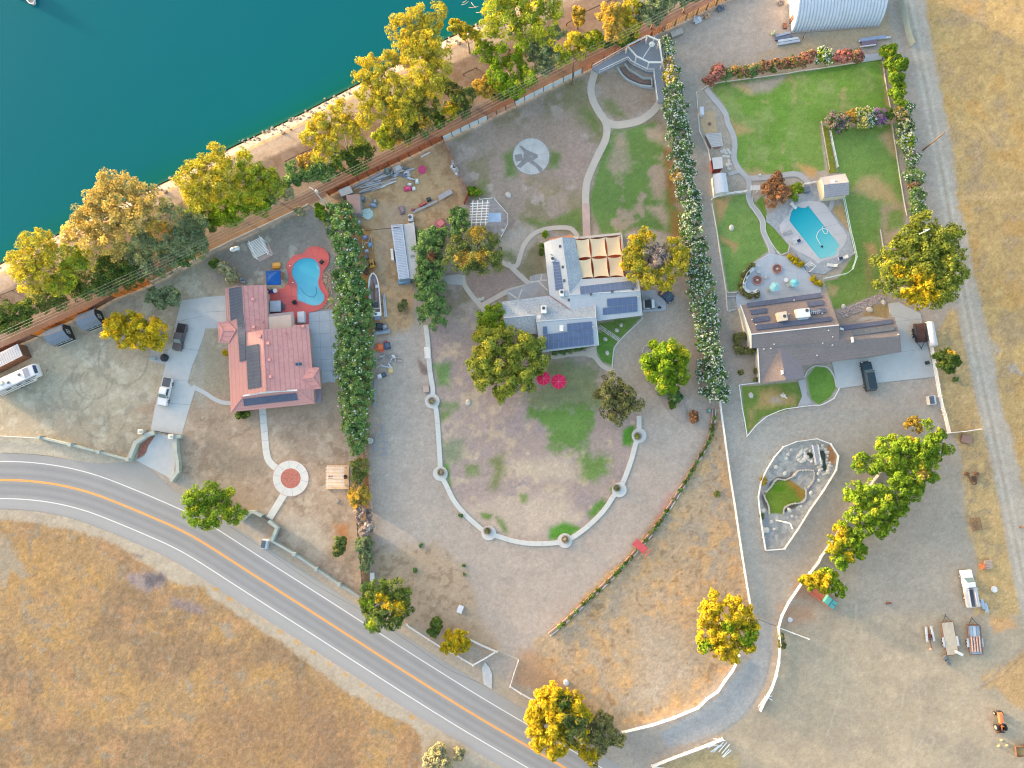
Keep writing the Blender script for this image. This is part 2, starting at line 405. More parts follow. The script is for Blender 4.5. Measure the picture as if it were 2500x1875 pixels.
# --- dry triangle between the drives
tri=c32(810,0,850,0,1100,1659)+c33(1095,380,990,760,660,1160,60,1350)+[(1400,1760),(1330,1650),(1300,1560),(1350,1540),(1460,1420),(1520,1370),(1620,1240),(1690,1150),(1730,1080)]
P(tri,(190,166,136),5,6,lab=DRY,rz=0.05)
blot(tri,(174,160,142),40,61,0.5,0.8)
blot(tri,(212,172,122),24,62,0.54,0.7)
blot(tri,(150,122,98),12,63,0.62,0.6)
P(c33(150,450,500,480,640,900,300,1150,230,950),(184,172,156),20,22,0.7)
P(c23(900,700,1000,700,1500,1200,1350,1260,1000,1020,850,960),(190,152,116),12,12,0.8)
Lp(c32(320,960,440,680),10,(206,150,146),4,4,0.5)
# --- right property
gravel=c30(370,240,900,0,1659,0)+c40(640,0,700,400,300,400,-700,480)+c30(740,700,660,740,700,1060,780,1300,790,1659)+c31(810,200,920,860,1000,900,1000,1400,1030,1659)+c32(1070,220,1200,60,1500,0)+c41(0,1659,1100,1640)+c42(1010,0,1020,180,300,620,0,1200)+c32(1340,1659)+c33(1330,480,1100,380)+c32(1080,1500,900,200,850,0)+c31(860,1500,750,500,650,0)+c30(640,1300,500,600,440,300)
P(gravel,(176,169,159),6,6)
P(c30(420,300,900,30,1380,40,1420,280,1300,430,800,540,560,620,480,420),(186,172,160),14,14)
P(c30(1450,320,1659,260)+c40(560,100,600,300,450,380,-500,460),(184,164,134),10,10,0.9)
Lp(c30(600,700,690,1200,740,1659)+c31(760,300,860,800,920,1400),30,(160,152,144),10,6,0.5)
P(c32(1100,230,1500,120,1300,600,1180,1000,1250,1659,1150,1659,1000,800),(178,176,168),12,10,0.7)
yard_e=c42(950,350,1150,350,1200,900,1300,1300,1620,1659)+[(2560,1500),(2760,2141),(1560,2141),(1650,1870)]+c33(800,1450,1000,1250,1170,1170,1310,900,1330,520,1659,0)+c42(0,1230,300,900)
P(yard_e,(183,169,147),12,12)
blot(yard_e,(172,160,142),70,71,0.48,0.7)
blot(yard_e,(196,180,156),30,72,0.55,0.5)
P(c42(950,380,1120,380,1200,1000,1300,1300,1240,1659,200,1659,300,1250,700,800),(174,165,153),16,14,0.8)
P(c33(1330,330,1620,340,1640,480,1400,500),(190,150,120),10,10,0.7)
P(c33(1480,120,1659,230,1659,320,1440,280),(188,140,108),8,8,0.6)
strip=c41(1060,850,1120,850,1300,1659)+c42(1310,0,1440,600,1560,1300,1640,1659,1250,1659,1290,1250,1200,950,1150,350,1030,100)+c41(1000,1659,900,1150)
P(strip,(200,170,122),6,6,lab=DRY,rz=0.03)
blot(strip,(172,152,120),16,74,0.52,0.7)
P(c43(1300,0,1560,0,1620,400,1480,500,1380,480,1480,330,1280,130),(206,174,124),8,8,0.9,lab=DRY,rz=0.03)
P(c43(1380,440,1580,430,1600,520,1430,560),(216,168,118),6,6,0.8)
P(c43(1659,700,1600,760,1320,920,1330,1000,1450,1010,1560,1150,1659,1200,2400,1659,2400,600),(206,170,122),8,10,0.95,lab=DRY,rz=0.04)
Lp(c43(1659,660,1400,930,1000,1230,660,1659),8,(176,164,150),4,4,0.6)
Lp(c43(1659,740,1480,920,1300,1010),5,(150,132,110),2,3,0.6)
for x0,y0,x1,y1 in((700,1000,520,1400),(800,980,760,1500),(200,700,60,1400),(950,1320,1120,1640),(300,350,180,700),(850,1400,620,1640)):
    Lp(crv(c43(x0,y0,(x0+x1)/2+40,(y0+y1)/2,x1,y1)),3,(200,190,172),2,3,0.5)
dirt_e_l=c40(640,0,740,400,800,700,870,1050,920,1350,960,1659)+c41(1000,250,1110,750,1150,1000,1210,1250,1290,1659)+c42(1350,250,1420,550,1490,850,1560,1250,1640,1659)+[(2530,1560),(2580,1900)]
dirt_e_r=c40(840,-300,860,0,940,480,1000,750,1060,1100,1110,1400,1135,1659)+c41(1220,300,1290,700,1350,950,1410,1200,1450,1450,1490,1659)+c42(1580,300,1650,600)+[(2530,1330),(2620,1600),(2700,1900)]
field_e=dirt_e_r+[(2760,1900),(2760,-260),(2200,-260)]
P([(2150,-100)]+dirt_e_l+dirt_e_r[::-1],(186,177,164),7,7)
P(field_e,(190,162,114),6,8,lab=DRY,rz=0.14)
blot(field_e,(202,174,120),26,81,0.5,0.7)
blot(field_e,(174,152,122),40,82,0.55,0.7)
blot(field_e,(198,158,98),60,83,0.58,0.6)
Lp(c40(1150,1600,1400,1600,1659,1570),8,(208,176,132),4,5,0.7)
for q in(c41(1380,1070,1480,1190,1420,1210),c41(1510,1310,1580,1280,1650,1380,1560,1360)):P(q,(178,168,156),4,4,0.9)
mean_l=[((a[0]+b[0])/2,(a[1]+b[1])/2)for a,b in zip(dirt_e_l,dirt_e_r)]
for off in(-9,9):Lp(offset([(2214,0),(2262,220),(2300,420),(2335,620),(2380,850),(2420,1030),(2455,1200),(2500,1420)],off),7,(200,191,178),3,4,0.8)
Lp([(2214,0),(2262,220),(2300,420),(2335,620),(2380,850),(2420,1030),(2455,1200),(2500,1420)],4,(172,160,142),3,4,0.6)
# lawns of the right property
def lawn(poly,col=(126,156,74),soft=2,warp=1.5):P(poly,col,soft,warp,0.97,LAWN,0.02)
lawn_n=c30(800,690,850,670,1400,600,1659,560)+c40(0,550,500,480,540,620,575,880,500,930,60,970,5,1010,50,1380,-70,1390)+c30(1450,1390,1300,1420,1100,1430,1030,1360,990,1300,1000,1130,930,950,900,860,800,740)
lawn(lawn_n)
blot(lawn_n,(148,164,100),50,91,0.5,0.7)
blot(lawn_n,(114,154,62),40,92,0.52,0.7)
blot(lawn_n,(172,160,110),30,93,0.66,0.7)
P(c30(980,690,1080,660,1380,610,1350,660,1250,740,1150,760),(176,162,150),8,8,0.95,0)
P(c30(960,680,1060,680,1130,760,1060,750),(204,172,124),8,6,0.8)
P(c30(930,960,1000,1010,1130,1060,1000,1090,960,1040),(192,160,114),8,8,0.85)
P(c30(1480,1330,1640,1370,1640,1430,1580,1440),(206,164,108),6,6,0.95,0)
P(c30(1100,1400,1250,1400,1230,1430,1110,1430),(196,166,130),5,4,0.9)
P(c40(500,520,540,530,580,860,550,860),(186,160,124),4,4,0.9,0)
lawn_e=c40(80,1050,580,1000,640,1300,680,1659)+c41(520,340,480,730,370,850,130,880,40,620,150,600,280,400,290,380,250,200,200,0)+c40(190,1640,240,1560,240,1460,150,1390)
lawn(lawn_e,(118,150,74))
blot(lawn_e,(134,154,86),50,94,0.5,0.6)
P(c40(480,1110,600,1040,640,1300,560,1200),(196,166,128),8,6,0.9,0)
P(c40(250,1540,350,1420,480,1430,600,1560,640,1659,420,1600),(186,160,118),10,12,0.85,0)
P(c41(500,0,690,0,720,100,560,360,500,340),(178,156,128),8,8,0.9,0)
P(c41(560,60,680,40,700,180,560,200),(116,146,66),6,8,0.8,LAWN)
P(c41(370,320,450,310,480,400,400,420),(192,158,112),6,6,0.85)
P(c41(110,20,190,0,235,220,120,60),(196,162,110),4,3,0.95,0)
P(c41(380,420,440,430,420,700,370,560),(160,142,96),10,10,0.7)
P(c41(60,640,150,660,130,740,80,720),(186,160,120),6,6,0.8)
lawn_w=c31(800,-60,1060,-90,1180,130,1190,250,1250,370,1100,480,1050,560,1010,690,920,710,880,450,830,200)
lawn(lawn_w,(118,150,76))
blot(lawn_w,(136,158,90),40,95,0.52,0.6)
P(c31(800,-50,960,-70,900,30,880,100,840,160),(198,158,112),6,5,0.9,0)
P(c31(860,250,920,280,1010,320,980,390,920,330,870,310),(190,150,106),5,4,0.9,0)
lawn(c31(1130,0,1200,-80,1230,50,1240,130,1420,320,1410,380,1350,400,1300,360,1230,250,1190,60,1100,-80),(112,146,60))
lawn(c31(1030,1470,1200,1460,1490,1430,1520,1550,1480,1640)+c32(1200,60,1070,210,1050,100),(120,142,64))
P(c31(1190,1500,1300,1480,1480,1560,1460,1620,1250,1640,1080,1659)+c32(1100,150),(196,160,110),10,10,0.85,0)
P(c31(1260,1560,1330,1550,1380,1600,1270,1610),(180,168,156),6,4,0.8,0)
lawn(c31(1560,1400,1620,1320,1659,1310)+c41(70,1320,120,1400,140,1480,90,1560,0,1620,-60,1580,-90,1480),(110,148,62))
P(c31(1000,870,1030,1000,1060,1400,1180,1430,1130,1180,990,1200,930,900),(176,166,152),5,4)
P(c31(920,730,1000,710,980,860,920,860),(172,168,160),3,2)
P(c30(660,750,740,720,830,860,920,1100,960,1350,1050,1420,1060,1560,800,1600,780,1300,700,1060),(178,168,154),4,3)
P(c41(100,860,360,770,560,700,560,800,420,840,280,900,180,950),(176,160,146),5,5,0.95,0)
P(c41(440,810,560,800,560,930,350,900),(170,146,100),5,5,0.9)
# oval pond garden
oval=[(1840+x/5.53,1050+y/5.53)for x,y in((150,1620),(120,1450),(80,1180),(50,900),(90,680),(170,520),(270,360),(390,225),(570,155),(840,120),(1020,185),(1125,350),(1095,540),(930,810),(740,1080),(580,1340),(400,1600))]
P(oval,(176,174,168),2,1)
blot(oval,(152,152,150),12,97,0.5,0.8)
blot(oval,(198,194,186),9,98,0.56,0.8)
oc=lambda*a:[(1840+a[i]/5.53,1050+a[i+1]/5.53)for i in range(0,len(a),2)]
P(oc(550,480,800,470,880,560,860,680,780,800,720,960,640,1010,700,880,740,760,820,640,800,550,600,540),(146,148,154),3,2)
P(oc(130,1120,200,1160,240,1350,200,1600,160,1600),(150,154,160),4,4,0.9)
P(oc(230,690,330,630,480,640,500,560,540,560,500,660,400,690,260,730,180,780),(120,112,104),2,2)
P(oc(100,880,150,860,200,1020,200,1120,120,1000),(112,104,96),3,2)
P(oc(400,1130,430,1030,520,1000,640,980,560,1050,480,1080),(108,100,90),2,2)
P(oc(980,200,1040,220,1110,350,1080,470,1000,420,1000,300),(176,128,84),3,2)
isl=oc(150,850,250,740,360,680,480,680,620,760,700,820,690,920,600,985,440,1030,395,1140,300,1120,210,1130,190,1000)
P(isl,(116,140,48),2,1.5,0.98,LAWN)
P(oc(460,700,620,760,690,840,650,950,580,900,560,800),(176,122,66),6,5,0.85)
P(oc(270,760,400,740,420,820,280,850),(92,138,32),5,5,0.8)
# --- south west dry field
field_sw=[(-260,1270)]+c02(0,900,300,930,600,990,850,1060,1000,1130,1180,1250,1400,1400,1659,1460)+c13(0,250,300,440,600,640,850,830,1050,990,1350,1150,1659,1310)+c23(0,1310,100,1400,90,1659)+[(1120,2141),(-260,2141)]
verge=[(-260,1230)]+c02(0,800,600,870,900,970,1200,1120,1659,1390)+c13(450,430,1000,800,1659,1215)+c23(550,1530,900,1750)+[(1500,2141),(-260,2141)]
P(verge,(178,170,156),3,5)
blot(verge,(168,160,146),16,101,0.5,0.6)
P(field_sw,(166,140,106),5,10,lab=DRY,rz=0.16)
blot(field_sw,(176,144,98),36,102,0.5,0.7)
blot(field_sw,(142,122,100),120,103,0.5,0.8)
blot(field_sw,(176,142,108),60,104,0.56,0.6)
blot(field_sw,(150,138,120),20,105,0.64,0.75,width=0.06)
P(c13(0,1200,500,1100,1000,1000,1300,1350,1200,1659,0,1659),(152,124,98),40,30,0.6)
for q in(c02(0,1000,60,1060,130,1200,250,1340,180,1390,80,1280,60,1440,0,1440),c02(170,1550,220,1570,190,1610),c03(190,340,240,380,220,430,190,400),c03(1490,950,1560,950,1590,1080,1520,1060),c13(90,480,180,500,240,590,200,610,130,560),c03(280,660,360,690,330,710)):
    P(q,(160,152,138),6,12,0.85,0)
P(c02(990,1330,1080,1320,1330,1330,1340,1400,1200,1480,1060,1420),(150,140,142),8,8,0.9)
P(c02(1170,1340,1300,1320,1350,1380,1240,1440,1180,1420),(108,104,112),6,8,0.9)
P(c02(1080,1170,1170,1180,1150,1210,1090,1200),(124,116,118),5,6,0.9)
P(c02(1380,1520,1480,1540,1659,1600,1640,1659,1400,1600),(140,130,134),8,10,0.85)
for k in range(14):
    t=0.04+k*0.068;a=np.array(c13(0,200)[0]);b=np.array(c23(300,1480)[0]);p=a+(b-a)*t
    P(circ(p[0]+random.Random(k).uniform(-4,4),p[1]-14,7,8,3.5,0.6),(196,156,92),2,5,0.9)
P(c23(120,1480,330,1450,420,1600,600,1659,100,1750),(166,156,140),8,8,0.7)
# north edge of the road, dirt strips
P([(420,1178),(470,1190),(560,1260),(700,1350),(900,1480),(1000,1525),(1100,1560),(1200,1640),(1280,1690),(1340,1730),(1250,1720),(1090,1630),(880,1495),(560,1290)],(186,172,154),4,4)
P([(1300,1760),(1400,1750),(1500,1790),(1620,1790),(1640,1840),(1560,1880),(1500,2141),(1280,2141),(1380,1900)],(178,168,156),8,8)
P([(1480,1800),(1600,1800),(1640,1830),(1560,1870)],(168,160,150),8,8,0.7)
P([(1620,1860),(1750,1820),(1800,1840),(1820,2000),(1600,2000)],(194,170,120),12,12,0.7,lab=DRY)
P(c33(1150,450,1140,700,1000,880,830,1090,560,1260,375,1380,430,1485,640,1450,850,1370,1020,1260,1150,1100,1240,900,1275,700,1290,480),(170,173,175),5,4,0.9)
Lp(crv(c33(1270,700,1235,900,1145,1100,1010,1265,850,1375,640,1460)),5,(152,154,154),3,3,0.7)
# a general fine mottling of every surface
GC*=(1+0.16*(vn(9,110,octv=3)-0.5)+0.12*(vn(70,111,octv=2)-0.5))[...,None]
GC*=(1+np.where(LB==LAWN,0.16,0.05)*(vn(7,115,octv=2,ax=7.0)-0.5))[...,None]
fib=vn(5,112,ax=1.6,octv=2)-0.5
GC*=(1+np.where(LB==DRY,0.25,0.10)*fib)[...,None]
GC*=np.clip(1+np.choose(LB,[0.055,0.06,0.10,0.10])*np.random.default_rng(77).normal(size=GX.shape),.6,1.5)[...,None]
GC*=(1+np.where(LB==DRY,0.30,0.10)*(vn(11,116,octv=3)-0.5))[...,None]
# relief: bank down to the water, tufts in the dry fields
dsh=np.full(GX.shape,1e9)
for i in range(len(SHORE)-1):dsh=np.minimum(dsh,segd(GX,GY,SHORE[i],SHORE[i+1]))
shore_poly=SHORE+[(1800,-900),(-900,-900),(-900,760)]
ins=sdist(GX,GY,shore_poly)>0
sd=np.where(ins,-dsh,dsh)
WATER_Z=-1.2
GZ=np.where(sd<32,-1.2*(1-np.clip(sd/32,0,1))-np.where(sd<0,np.clip(-sd/10,0,1)*2.0,0),0.0)
tuft=(vn(9,120,octv=3)-0.5)
GZ+=ROUGHZ*(tuft*0.35)
GZ+=np.where(np.abs(sd-14)<14,0.25*(vn(5,121,octv=2)-0.5),0)
LB[(sd<34)&(LB==0)]=BANK
def build_ground():
    xy=Wa(GX,GY,0.0)
    vid=np.arange(NYG*NXG).reshape(NYG,NXG)
    quads=np.stack([vid[1:,:-1],vid[1:,1:],vid[:-1,1:],vid[:-1,:-1]],-1).reshape(-1,4)
    lab=LB[:-1,:-1].reshape(-1)
    keep=~((sd[:-1,:-1].reshape(-1))<-30)
    VX=np.concatenate([xy.reshape(-1,2),GZ.reshape(-1,1)],1);VC=GC.reshape(-1,3)
    specs={0:('ground','structure',None),LAWN:('lawn_grass','stuff','green and yellowing mown grass of the gardens'),DRY:('dry_grass','stuff','straw coloured dry grass of the open fields'),BANK:('lake_shore','structure',None)}
    for k,(nm,kind,label)in specs.items():
        q=quads[(lab==k)&keep]
        if not len(q):continue
        u,inv=np.unique(q.reshape(-1),return_inverse=True)
        me=bpy.data.meshes.new(nm);me.vertices.add(len(u));me.vertices.foreach_set('co',VX[u].astype(np.float32).ravel())
        me.loops.add(len(q)*4);me.loops.foreach_set('vertex_index',inv.astype(np.int32))
        me.polygons.add(len(q));me.polygons.foreach_set('loop_start',np.arange(len(q),dtype=np.int32)*4)
        me.update(calc_edges=True)
        ca=me.color_attributes.new('Col','FLOAT_COLOR','POINT');cc=np.ones((len(u),4),np.float32);cc[:,:3]=VC[u]
        ca.data.foreach_set('color',cc.ravel())
        me.polygons.foreach_set('use_smooth',np.ones(len(q),bool))
        mt={0:attr_mat('dirt',scales=((0.35,0.10),(1.4,0.13),(4.5,0.22)),bump=0.25),
              LAWN:attr_mat('turf',scales=((0.6,0.16),(3.5,0.25),(10,0.25)),bump=0.5),
              DRY:attr_mat('straw',scales=((0.3,0.08),(5.5,0.30),(12,0.34)),bump=0.5),
              BANK:attr_mat('shingle',scales=((1.0,0.15),(4,0.3),(9,0.3)),bump=0.8)}[k]
        o=link_mesh(nm,me,mt);tag(o,label,'grass' if kind=='stuff' else None,None,kind)
build_ground()
# land beyond the fine sheet, out to the horizon
b=MB();out=[(-260,760),(-260,2141),(2760,2141),(2760,-260),(1800,-260)]
ring_in=[W(x,y,-0.02)for x,y in out]
far=[(-1500,10),(-1500,-1500),(1500,-1500),(1500,1500),(900,1500)]
vs=[tuple(v)for v in ring_in]+[(x,y,-0.3)for x,y in far]
b.add(vs,[(i,i+1,6+i,5+i)for i in range(4)])
tag(b.build('far_ground',mat('far_straw',(194,160,112),0.95,var=0.25,scale=0.05)),kind='structure')
# ------------------------------------------------------------------ water
m,n,bs=nodes_of('lake_water')
bs.inputs['Roughness'].default_value=0.16;bs.inputs['IOR'].default_value=1.33;bs.inputs['Specular IOR Level'].default_value=0.1
tc=n.nodes.new('ShaderNodeTexCoord');at=n.nodes.new('ShaderNodeAttribute');at.attribute_name='Col'
n.links.new(at.outputs['Color'],bs.inputs['Base Color'])
N2=n.nodes.new('ShaderNodeTexNoise');N2.inputs['Scale'].default_value=1.1;N2.inputs['Detail'].default_value=4;n.links.new(tc.outputs['Object'],N2.inputs['Vector'])
bp=n.nodes.new('ShaderNodeBump');bp.inputs['Strength'].default_value=0.06;bp.inputs['Distance'].default_value=0.1
n.links.new(N2.outputs[0],bp.inputs['Height']);n.links.new(bp.outputs[0],bs.inputs['Normal'])
MATS['lake_water']=m
def build_lake():
    sh=crv(SHORE,8);sh=[sh[i]for i in range(len(sh))]
    offs=[6,-3,-10,-22,-48,-200,-420,-800]
    cols=[(60,120,98),(10,110,102),(4,110,106),(2,110,110),(0,108,117),(0,105,117),(0,105,118),(0,103,116)]
    vs,cl,fs=[],[],[];n=len(sh)
    for o,c in zip(offs,cols):
        for p in offset(sh,sgn*o):
            w=W(p[0],p[1],WATER_Z);vs.append(tuple(w));cl.append((*alb(c),1))
    for k in range(len(offs)-1):
        for i in range(n-1):fs.append((k*n+i,k*n+i+1,(k+1)*n+i+1,(k+1)*n+i))
    far=[(-1500,300),(900,1500)]
    base=len(vs);last=(len(offs)-1)*n
    vs+=[(-1500,60,WATER_Z),(-1500,1500,WATER_Z),(900,1500,WATER_Z)];cl+=[(*alb((0,103,116)),1)]*3
    fs+=[(last,last+n//2,base+1,base),(last+n//2,last+n-1,base+2,base+1)]
    for i in range(n//2):pass
    me=bpy.data.meshes.new('lake');me.from_pydata(vs,[],fs);me.update()
    ca=me.color_attributes.new('Col','FLOAT_COLOR','POINT');ca.data.foreach_set('color',np.array(cl,np.float32).ravel())
    bm=bmesh.new();bm.from_mesh(me);bmesh.ops.recalc_face_normals(bm,faces=bm.faces)
    if sum(f.normal.z for f in bm.faces)<0:bmesh.ops.reverse_faces(bm,faces=bm.faces)
    bm.to_mesh(me);bm.free()
    tag(link_mesh('lake',me,MATS['lake_water']),kind='structure')
build_lake()

# ------------------------------------------------------------------ road, drives, paths, paving
def loft(name,pts,offs,cols,z,m,kind='structure',thick=0.15):
    """a strip along pts (pixels); offs[i] may be a number or a function of 0..1; cols: photo colours"""
    n=len(pts);rows=[];cl=[]
    for o,c in zip(offs,cols):
        if callable(o):
            P_=np.array(pts,float);T=np.gradient(P_,axis=0);T/=np.linalg.norm(T,axis=1)[:,None]
            q=[tuple(P_[i]+o(i/(n-1))*np.array([-T[i,1],T[i,0]]))for i in range(n)]
        else:q=offset(pts,o)
        rows.append([tuple(W(x,y,z))for x,y in q]);cl+=[(*alb(c),1)]*n
    vs=[v for r in rows for v in r];fs=[]
    for k in range(len(rows)-1):
        for i in range(n-1):fs.append((k*n+i,k*n+i+1,(k+1)*n+i+1,(k+1)*n+i))
    b=len(vs)
    for r,k in((rows[0],0),(rows[-1],len(rows)-1)):
        b=len(vs);vs+=[(v[0],v[1],z-thick)for v in r];cl+=[cl[k*n]]*n
        for i in range(n-1):fs.append((k*n+i,b+i,b+i+1,k*n+i+1))
    me=bpy.data.meshes.new(name);me.from_pydata(vs,[],fs);me.update()
    ca=me.color_attributes.new('Col','FLOAT_COLOR','POINT');ca.data.foreach_set('color',np.array(cl,np.float32).ravel())
    bm=bmesh.new();bm.from_mesh(me);bmesh.ops.recalc_face_normals(bm,faces=bm.faces)
    up=sum(f.normal.z*f.calc_area()for f in bm.faces)
    if up<0:bmesh.ops.reverse_faces(bm,faces=bm.faces)
    bm.to_mesh(me);bm.free()
    return tag(link_mesh(name,me,m),kind=kind)
ASPH=attr_mat('asphalt',0.9,scales=((0.25,0.06),(2.0,0.06),(12,0.1)),bump=0.15)
centre=crv([(-120,1172)]+c02(0,570,250,580,500,615,750,680,1000,775,1250,880,1450,970,1659,1085)+[(620,1404),(771,1500),(886,1574)]+c23(0,903,500,1214,1000,1508,1260,1659)+[(1500,1945),(1620,2010)],5)
s_=-1 if offset(centre,10)[5][1]>centre[5][1]else 1 # s_*offset points north
def nedge(t):
    x=-120+t*1740
    k=20+42*math.exp(-((x-395)/95)**2)+8*sst(np.array((x-430)/60.)).item()
    return s_*(45.5+k)
RZ=0.03
loft('road',centre,[nedge,s_*66,s_*58,s_*46,s_*38,s_*33,s_*22,s_*12,s_*6,0,-s_*6,-s_*12,-s_*22,-s_*33,-s_*38,-s_*46,-s_*60,lambda t:-s_*(45.5+24+6*min(1,t*2))],
     [(169,168,164),(166,166,165),(164,165,166),(162,164,166),(150,153,157),(146,148,154),(156,159,163),(143,146,151),(152,154,158),(156,158,160),(150,153,157),(141,144,149),(152,155,160),(143,146,152),(154,157,162),(162,165,169),(164,167,171),(158,160,164)],RZ,ASPH)
YEL=mat('road_yellow',(246,172,72),0.7,var=0.12,scale=3,k=1.0);WHT=mat('road_white',(232,234,236),0.7,var=0.12,scale=3)
for nm,o,w,mt in(('centre_line',1.5,2.0,YEL),('centre_line',-1.5,2.0,YEL),('edge_line',45.5,2.0,WHT),('edge_line',-45.5,2.0,WHT)):
    loft(nm,offset(centre,o),[w/2,-w/2],[(0,0,0)]*2,RZ+0.005,mt,thick=0.004)
CRK=mat('tar',(120,122,126),0.8,var=0.2)
loft('tar_seam',offset(crv(c12(200,945,480,1130,900,1420)+c13(1270,385,1659,640)+c23(300,850,570,970),6),0),[0.45,-0.45],[(0,0,0)]*2,RZ+0.004,CRK,thick=0.004)
CONC=mat('concrete',(198,200,200),0.9,var=0.07,scale=0.6,bump=0.1);CONCB=mat('blue_concrete',(184,192,202),0.9,var=0.09,scale=0.5,bump=0.1)
CONCT=mat('tan_concrete',(206,194,182),0.9,var=0.06,scale=0.8);CONCW=mat('white_concrete',(216,216,212),0.9,var=0.06,scale=0.9)
CONCG=mat('grey_concrete',(188,186,186),0.9,var=0.07,scale=0.7);JOINT=mat('joint',(150,154,160),0.9,var=0.1)
zc_=[0.03]
def slab(name,poly,m,z=None,kind='structure',**k):
    if z is None:zc_[0]+=0.004;z=zc_[0]
    return sheet(name,poly,z,m,kind,**k)
def joints(pairs,w=0.07,z=None,m=None):
    """expansion joints: thin dark fillets lying on the slabs"""
    b=MB();z=z or zc_[0]+0.004
    for a,c in pairs:
        p,q=W(*a,z),W(*c,z);d=(q-p).normalized();nn=Vector((-d.y,d.x,0))*w/2
        b.add([p-nn,q-nn,q+nn,p+nn],[(0,1,2,3)])
    return tag(b.build('paving_joint',m or JOINT),kind='structure')
# left drive
slab('driveway',c01(1470,775,1659,750)+c11(0,747,165,735,178,1000,0,1002)+c01(1650,1060,1600,1200,1555,1310,1520,1440,1580,1500,1530,1659)+c02(1470,205,1222,165,1250,0)+c01(1290,1500,1340,1300,1362,1180,1390,1130,1425,950),CONC)
slab('driveway_apron',c02(1268,190,1390,215,1425,300,1415,480,1405,570,1098,410,1170,375,1196,300,1235,240),CONC)
slab('parking_pad',c01(1222,1172,1362,1184,1338,1296,1212,1262),CONCG)
joints([(a[0],a[1])for a in(c01(1425,950,1640,900),c01(1370,1150,1610,1180),c01(1310,1420,1540,1420),c01(1275,1600,1540,1620),c11(0,870,168,860))])
slab('path',band(crv(c01(1558,1472)+c11(-5,1520,80,1575,150,1602,218,1606),5),10),CONC)
slab('path',band(crv(c12(466,-12,480,150,503,370,545,445,610,490),5),16.5),CONCW)
slab('path',band(c12(645,680,522,880),17),CONCW)
REDE=mat('red_edging',(196,140,132),0.9,var=0.15,scale=2)
ring_c=c12(695,557)[0]
slab('path',circ(*ring_c,44.6,40),REDE);slab('path',circ(*ring_c,43.6,40),CONCW)
slab('path_edging',circ(*ring_c,25.6,32),mat('ring_white',(224,222,218)))
slab('brick_circle',circ(*ring_c,24.6,32),mat('brick_red',(186,120,108),0.9,var=0.25,scale=3,bump=0.3,tint2=(160,98,88)))
joints([((ring_c[0]+25.6*math.cos(t),ring_c[1]+25.6*math.sin(t)),(ring_c[0]+43*math.cos(t),ring_c[1]+43*math.sin(t)))for t in[k*math.pi/5+0.2 for k in range(10)]],0.05)
joints([((a[0]-8,a[1]+1),(a[0]+8,a[1]-1))for a in c12(470,40,476,110,484,180,490,250,498,320)],0.05)
slab('patio',c11(842,872,1052,852,1085,980,1105,1100,1080,1300,1085,1440,985,1436,945,1452,868,1310,835,960),CONCB)
joints([(a[0],a[1])for a in(c11(925,865,950,1440),c11(1010,860,1040,1440),c11(840,950,1080,935),c11(850,1050,1100,1035),c11(860,1160,1100,1145),c11(870,1260,1090,1245),c11(880,1350,1085,1340))],0.06)
# kidney pool and its red deck
POOLD=mat('red_deck',(226,104,98),0.85,var=0.10,scale=0.7,tint2=(212,112,112));COPING=mat('coral_coping',(220,120,118),0.8,var=0.08)
deck1=crv(c11(505,745,545,690,640,672,680,600,664,520,670,470,720,412,800,390,830,352,900,335,970,360,1005,410,1000,480,962,540,955,620,990,690,1002,750,965,820,900,860),4)+c11(842,872,842,972,718,972,716,884,508,884)
pool1=crv(c11(840,430,890,445,925,490,931,560,918,620,930,680,965,730,962,780,910,815,850,810,800,790,755,772,745,720,745,650,715,590,704,540,720,480,770,440),4,True)
def poly_hole(name,outer,hole,z,m,thick=0.15,parent=None):
    o3=[[Vector((*p,0))for p in Wp(outer,z)],[Vector((*p,0))for p in Wp(hole,z)]]
    flat=o3[0]+o3[1];tr=tessellate_polygon(o3);b=MB();fs=[]
    for t in tr:
        a,c,d=[flat[i]for i in t]
        fs.append(t if(c-a).cross(d-a).z>0 else t[::-1])
    vs=[(v.x,v.y,z)for v in flat];n0=len(o3[0])
    b.add(vs,fs)
    for ringp in o3:
        n=len(ringp);vs=[(v.x,v.y,z)for v in ringp]+[(v.x,v.y,z-thick)for v in ringp]
        b.add(vs,[(i,i+n,(i+1)%n+n,(i+1)%n)for i in range(n)])
    return b.build(name,m,parent)
tag(poly_hole('pool_deck',deck1,pool1,0.16,POOLD),kind='structure')
joints([(a[0],a[1])for a in(c11(700,660,712,850),c11(600,690,612,780),c11(505,760,740,742),c11(505,820,745,800),c11(860,352,880,425),c11(930,345,905,440),c11(1002,440,930,490),c11(672,480,720,490),c11(668,560,706,556),c11(962,600,925,600),c11(1000,740,965,745),c11(640,640,745,640))],0.05,0.165,mat('deck_joint',(186,84,84)))
def pool_mat(name):
    m,n,b=nodes_of(name);at=n.nodes.new('ShaderNodeAttribute');at.attribute_name='Col';n.links.new(at.outputs['Color'],b.inputs['Base Color'])
    b.inputs['Roughness'].default_value=0.08;b.inputs['IOR'].default_value=1.33;b.inputs['Specular IOR Level'].default_value=0.35
    tc=n.nodes.new('ShaderNodeTexCoord');N2=n.nodes.new('ShaderNodeTexNoise');N2.inputs['Scale'].default_value=2.2;N2.inputs['Detail'].default_value=3;n.links.new(tc.outputs['Object'],N2.inputs['Vector'])
    bp=n.nodes.new('ShaderNodeBump');bp.inputs['Strength'].default_value=0.08;bp.inputs['Distance'].default_value=0.05;n.links.new(N2.outputs[0],bp.inputs['Height']);n.links.new(bp.outputs[0],b.inputs['Normal'])
    return m
POOLW=pool_mat('pool_water')
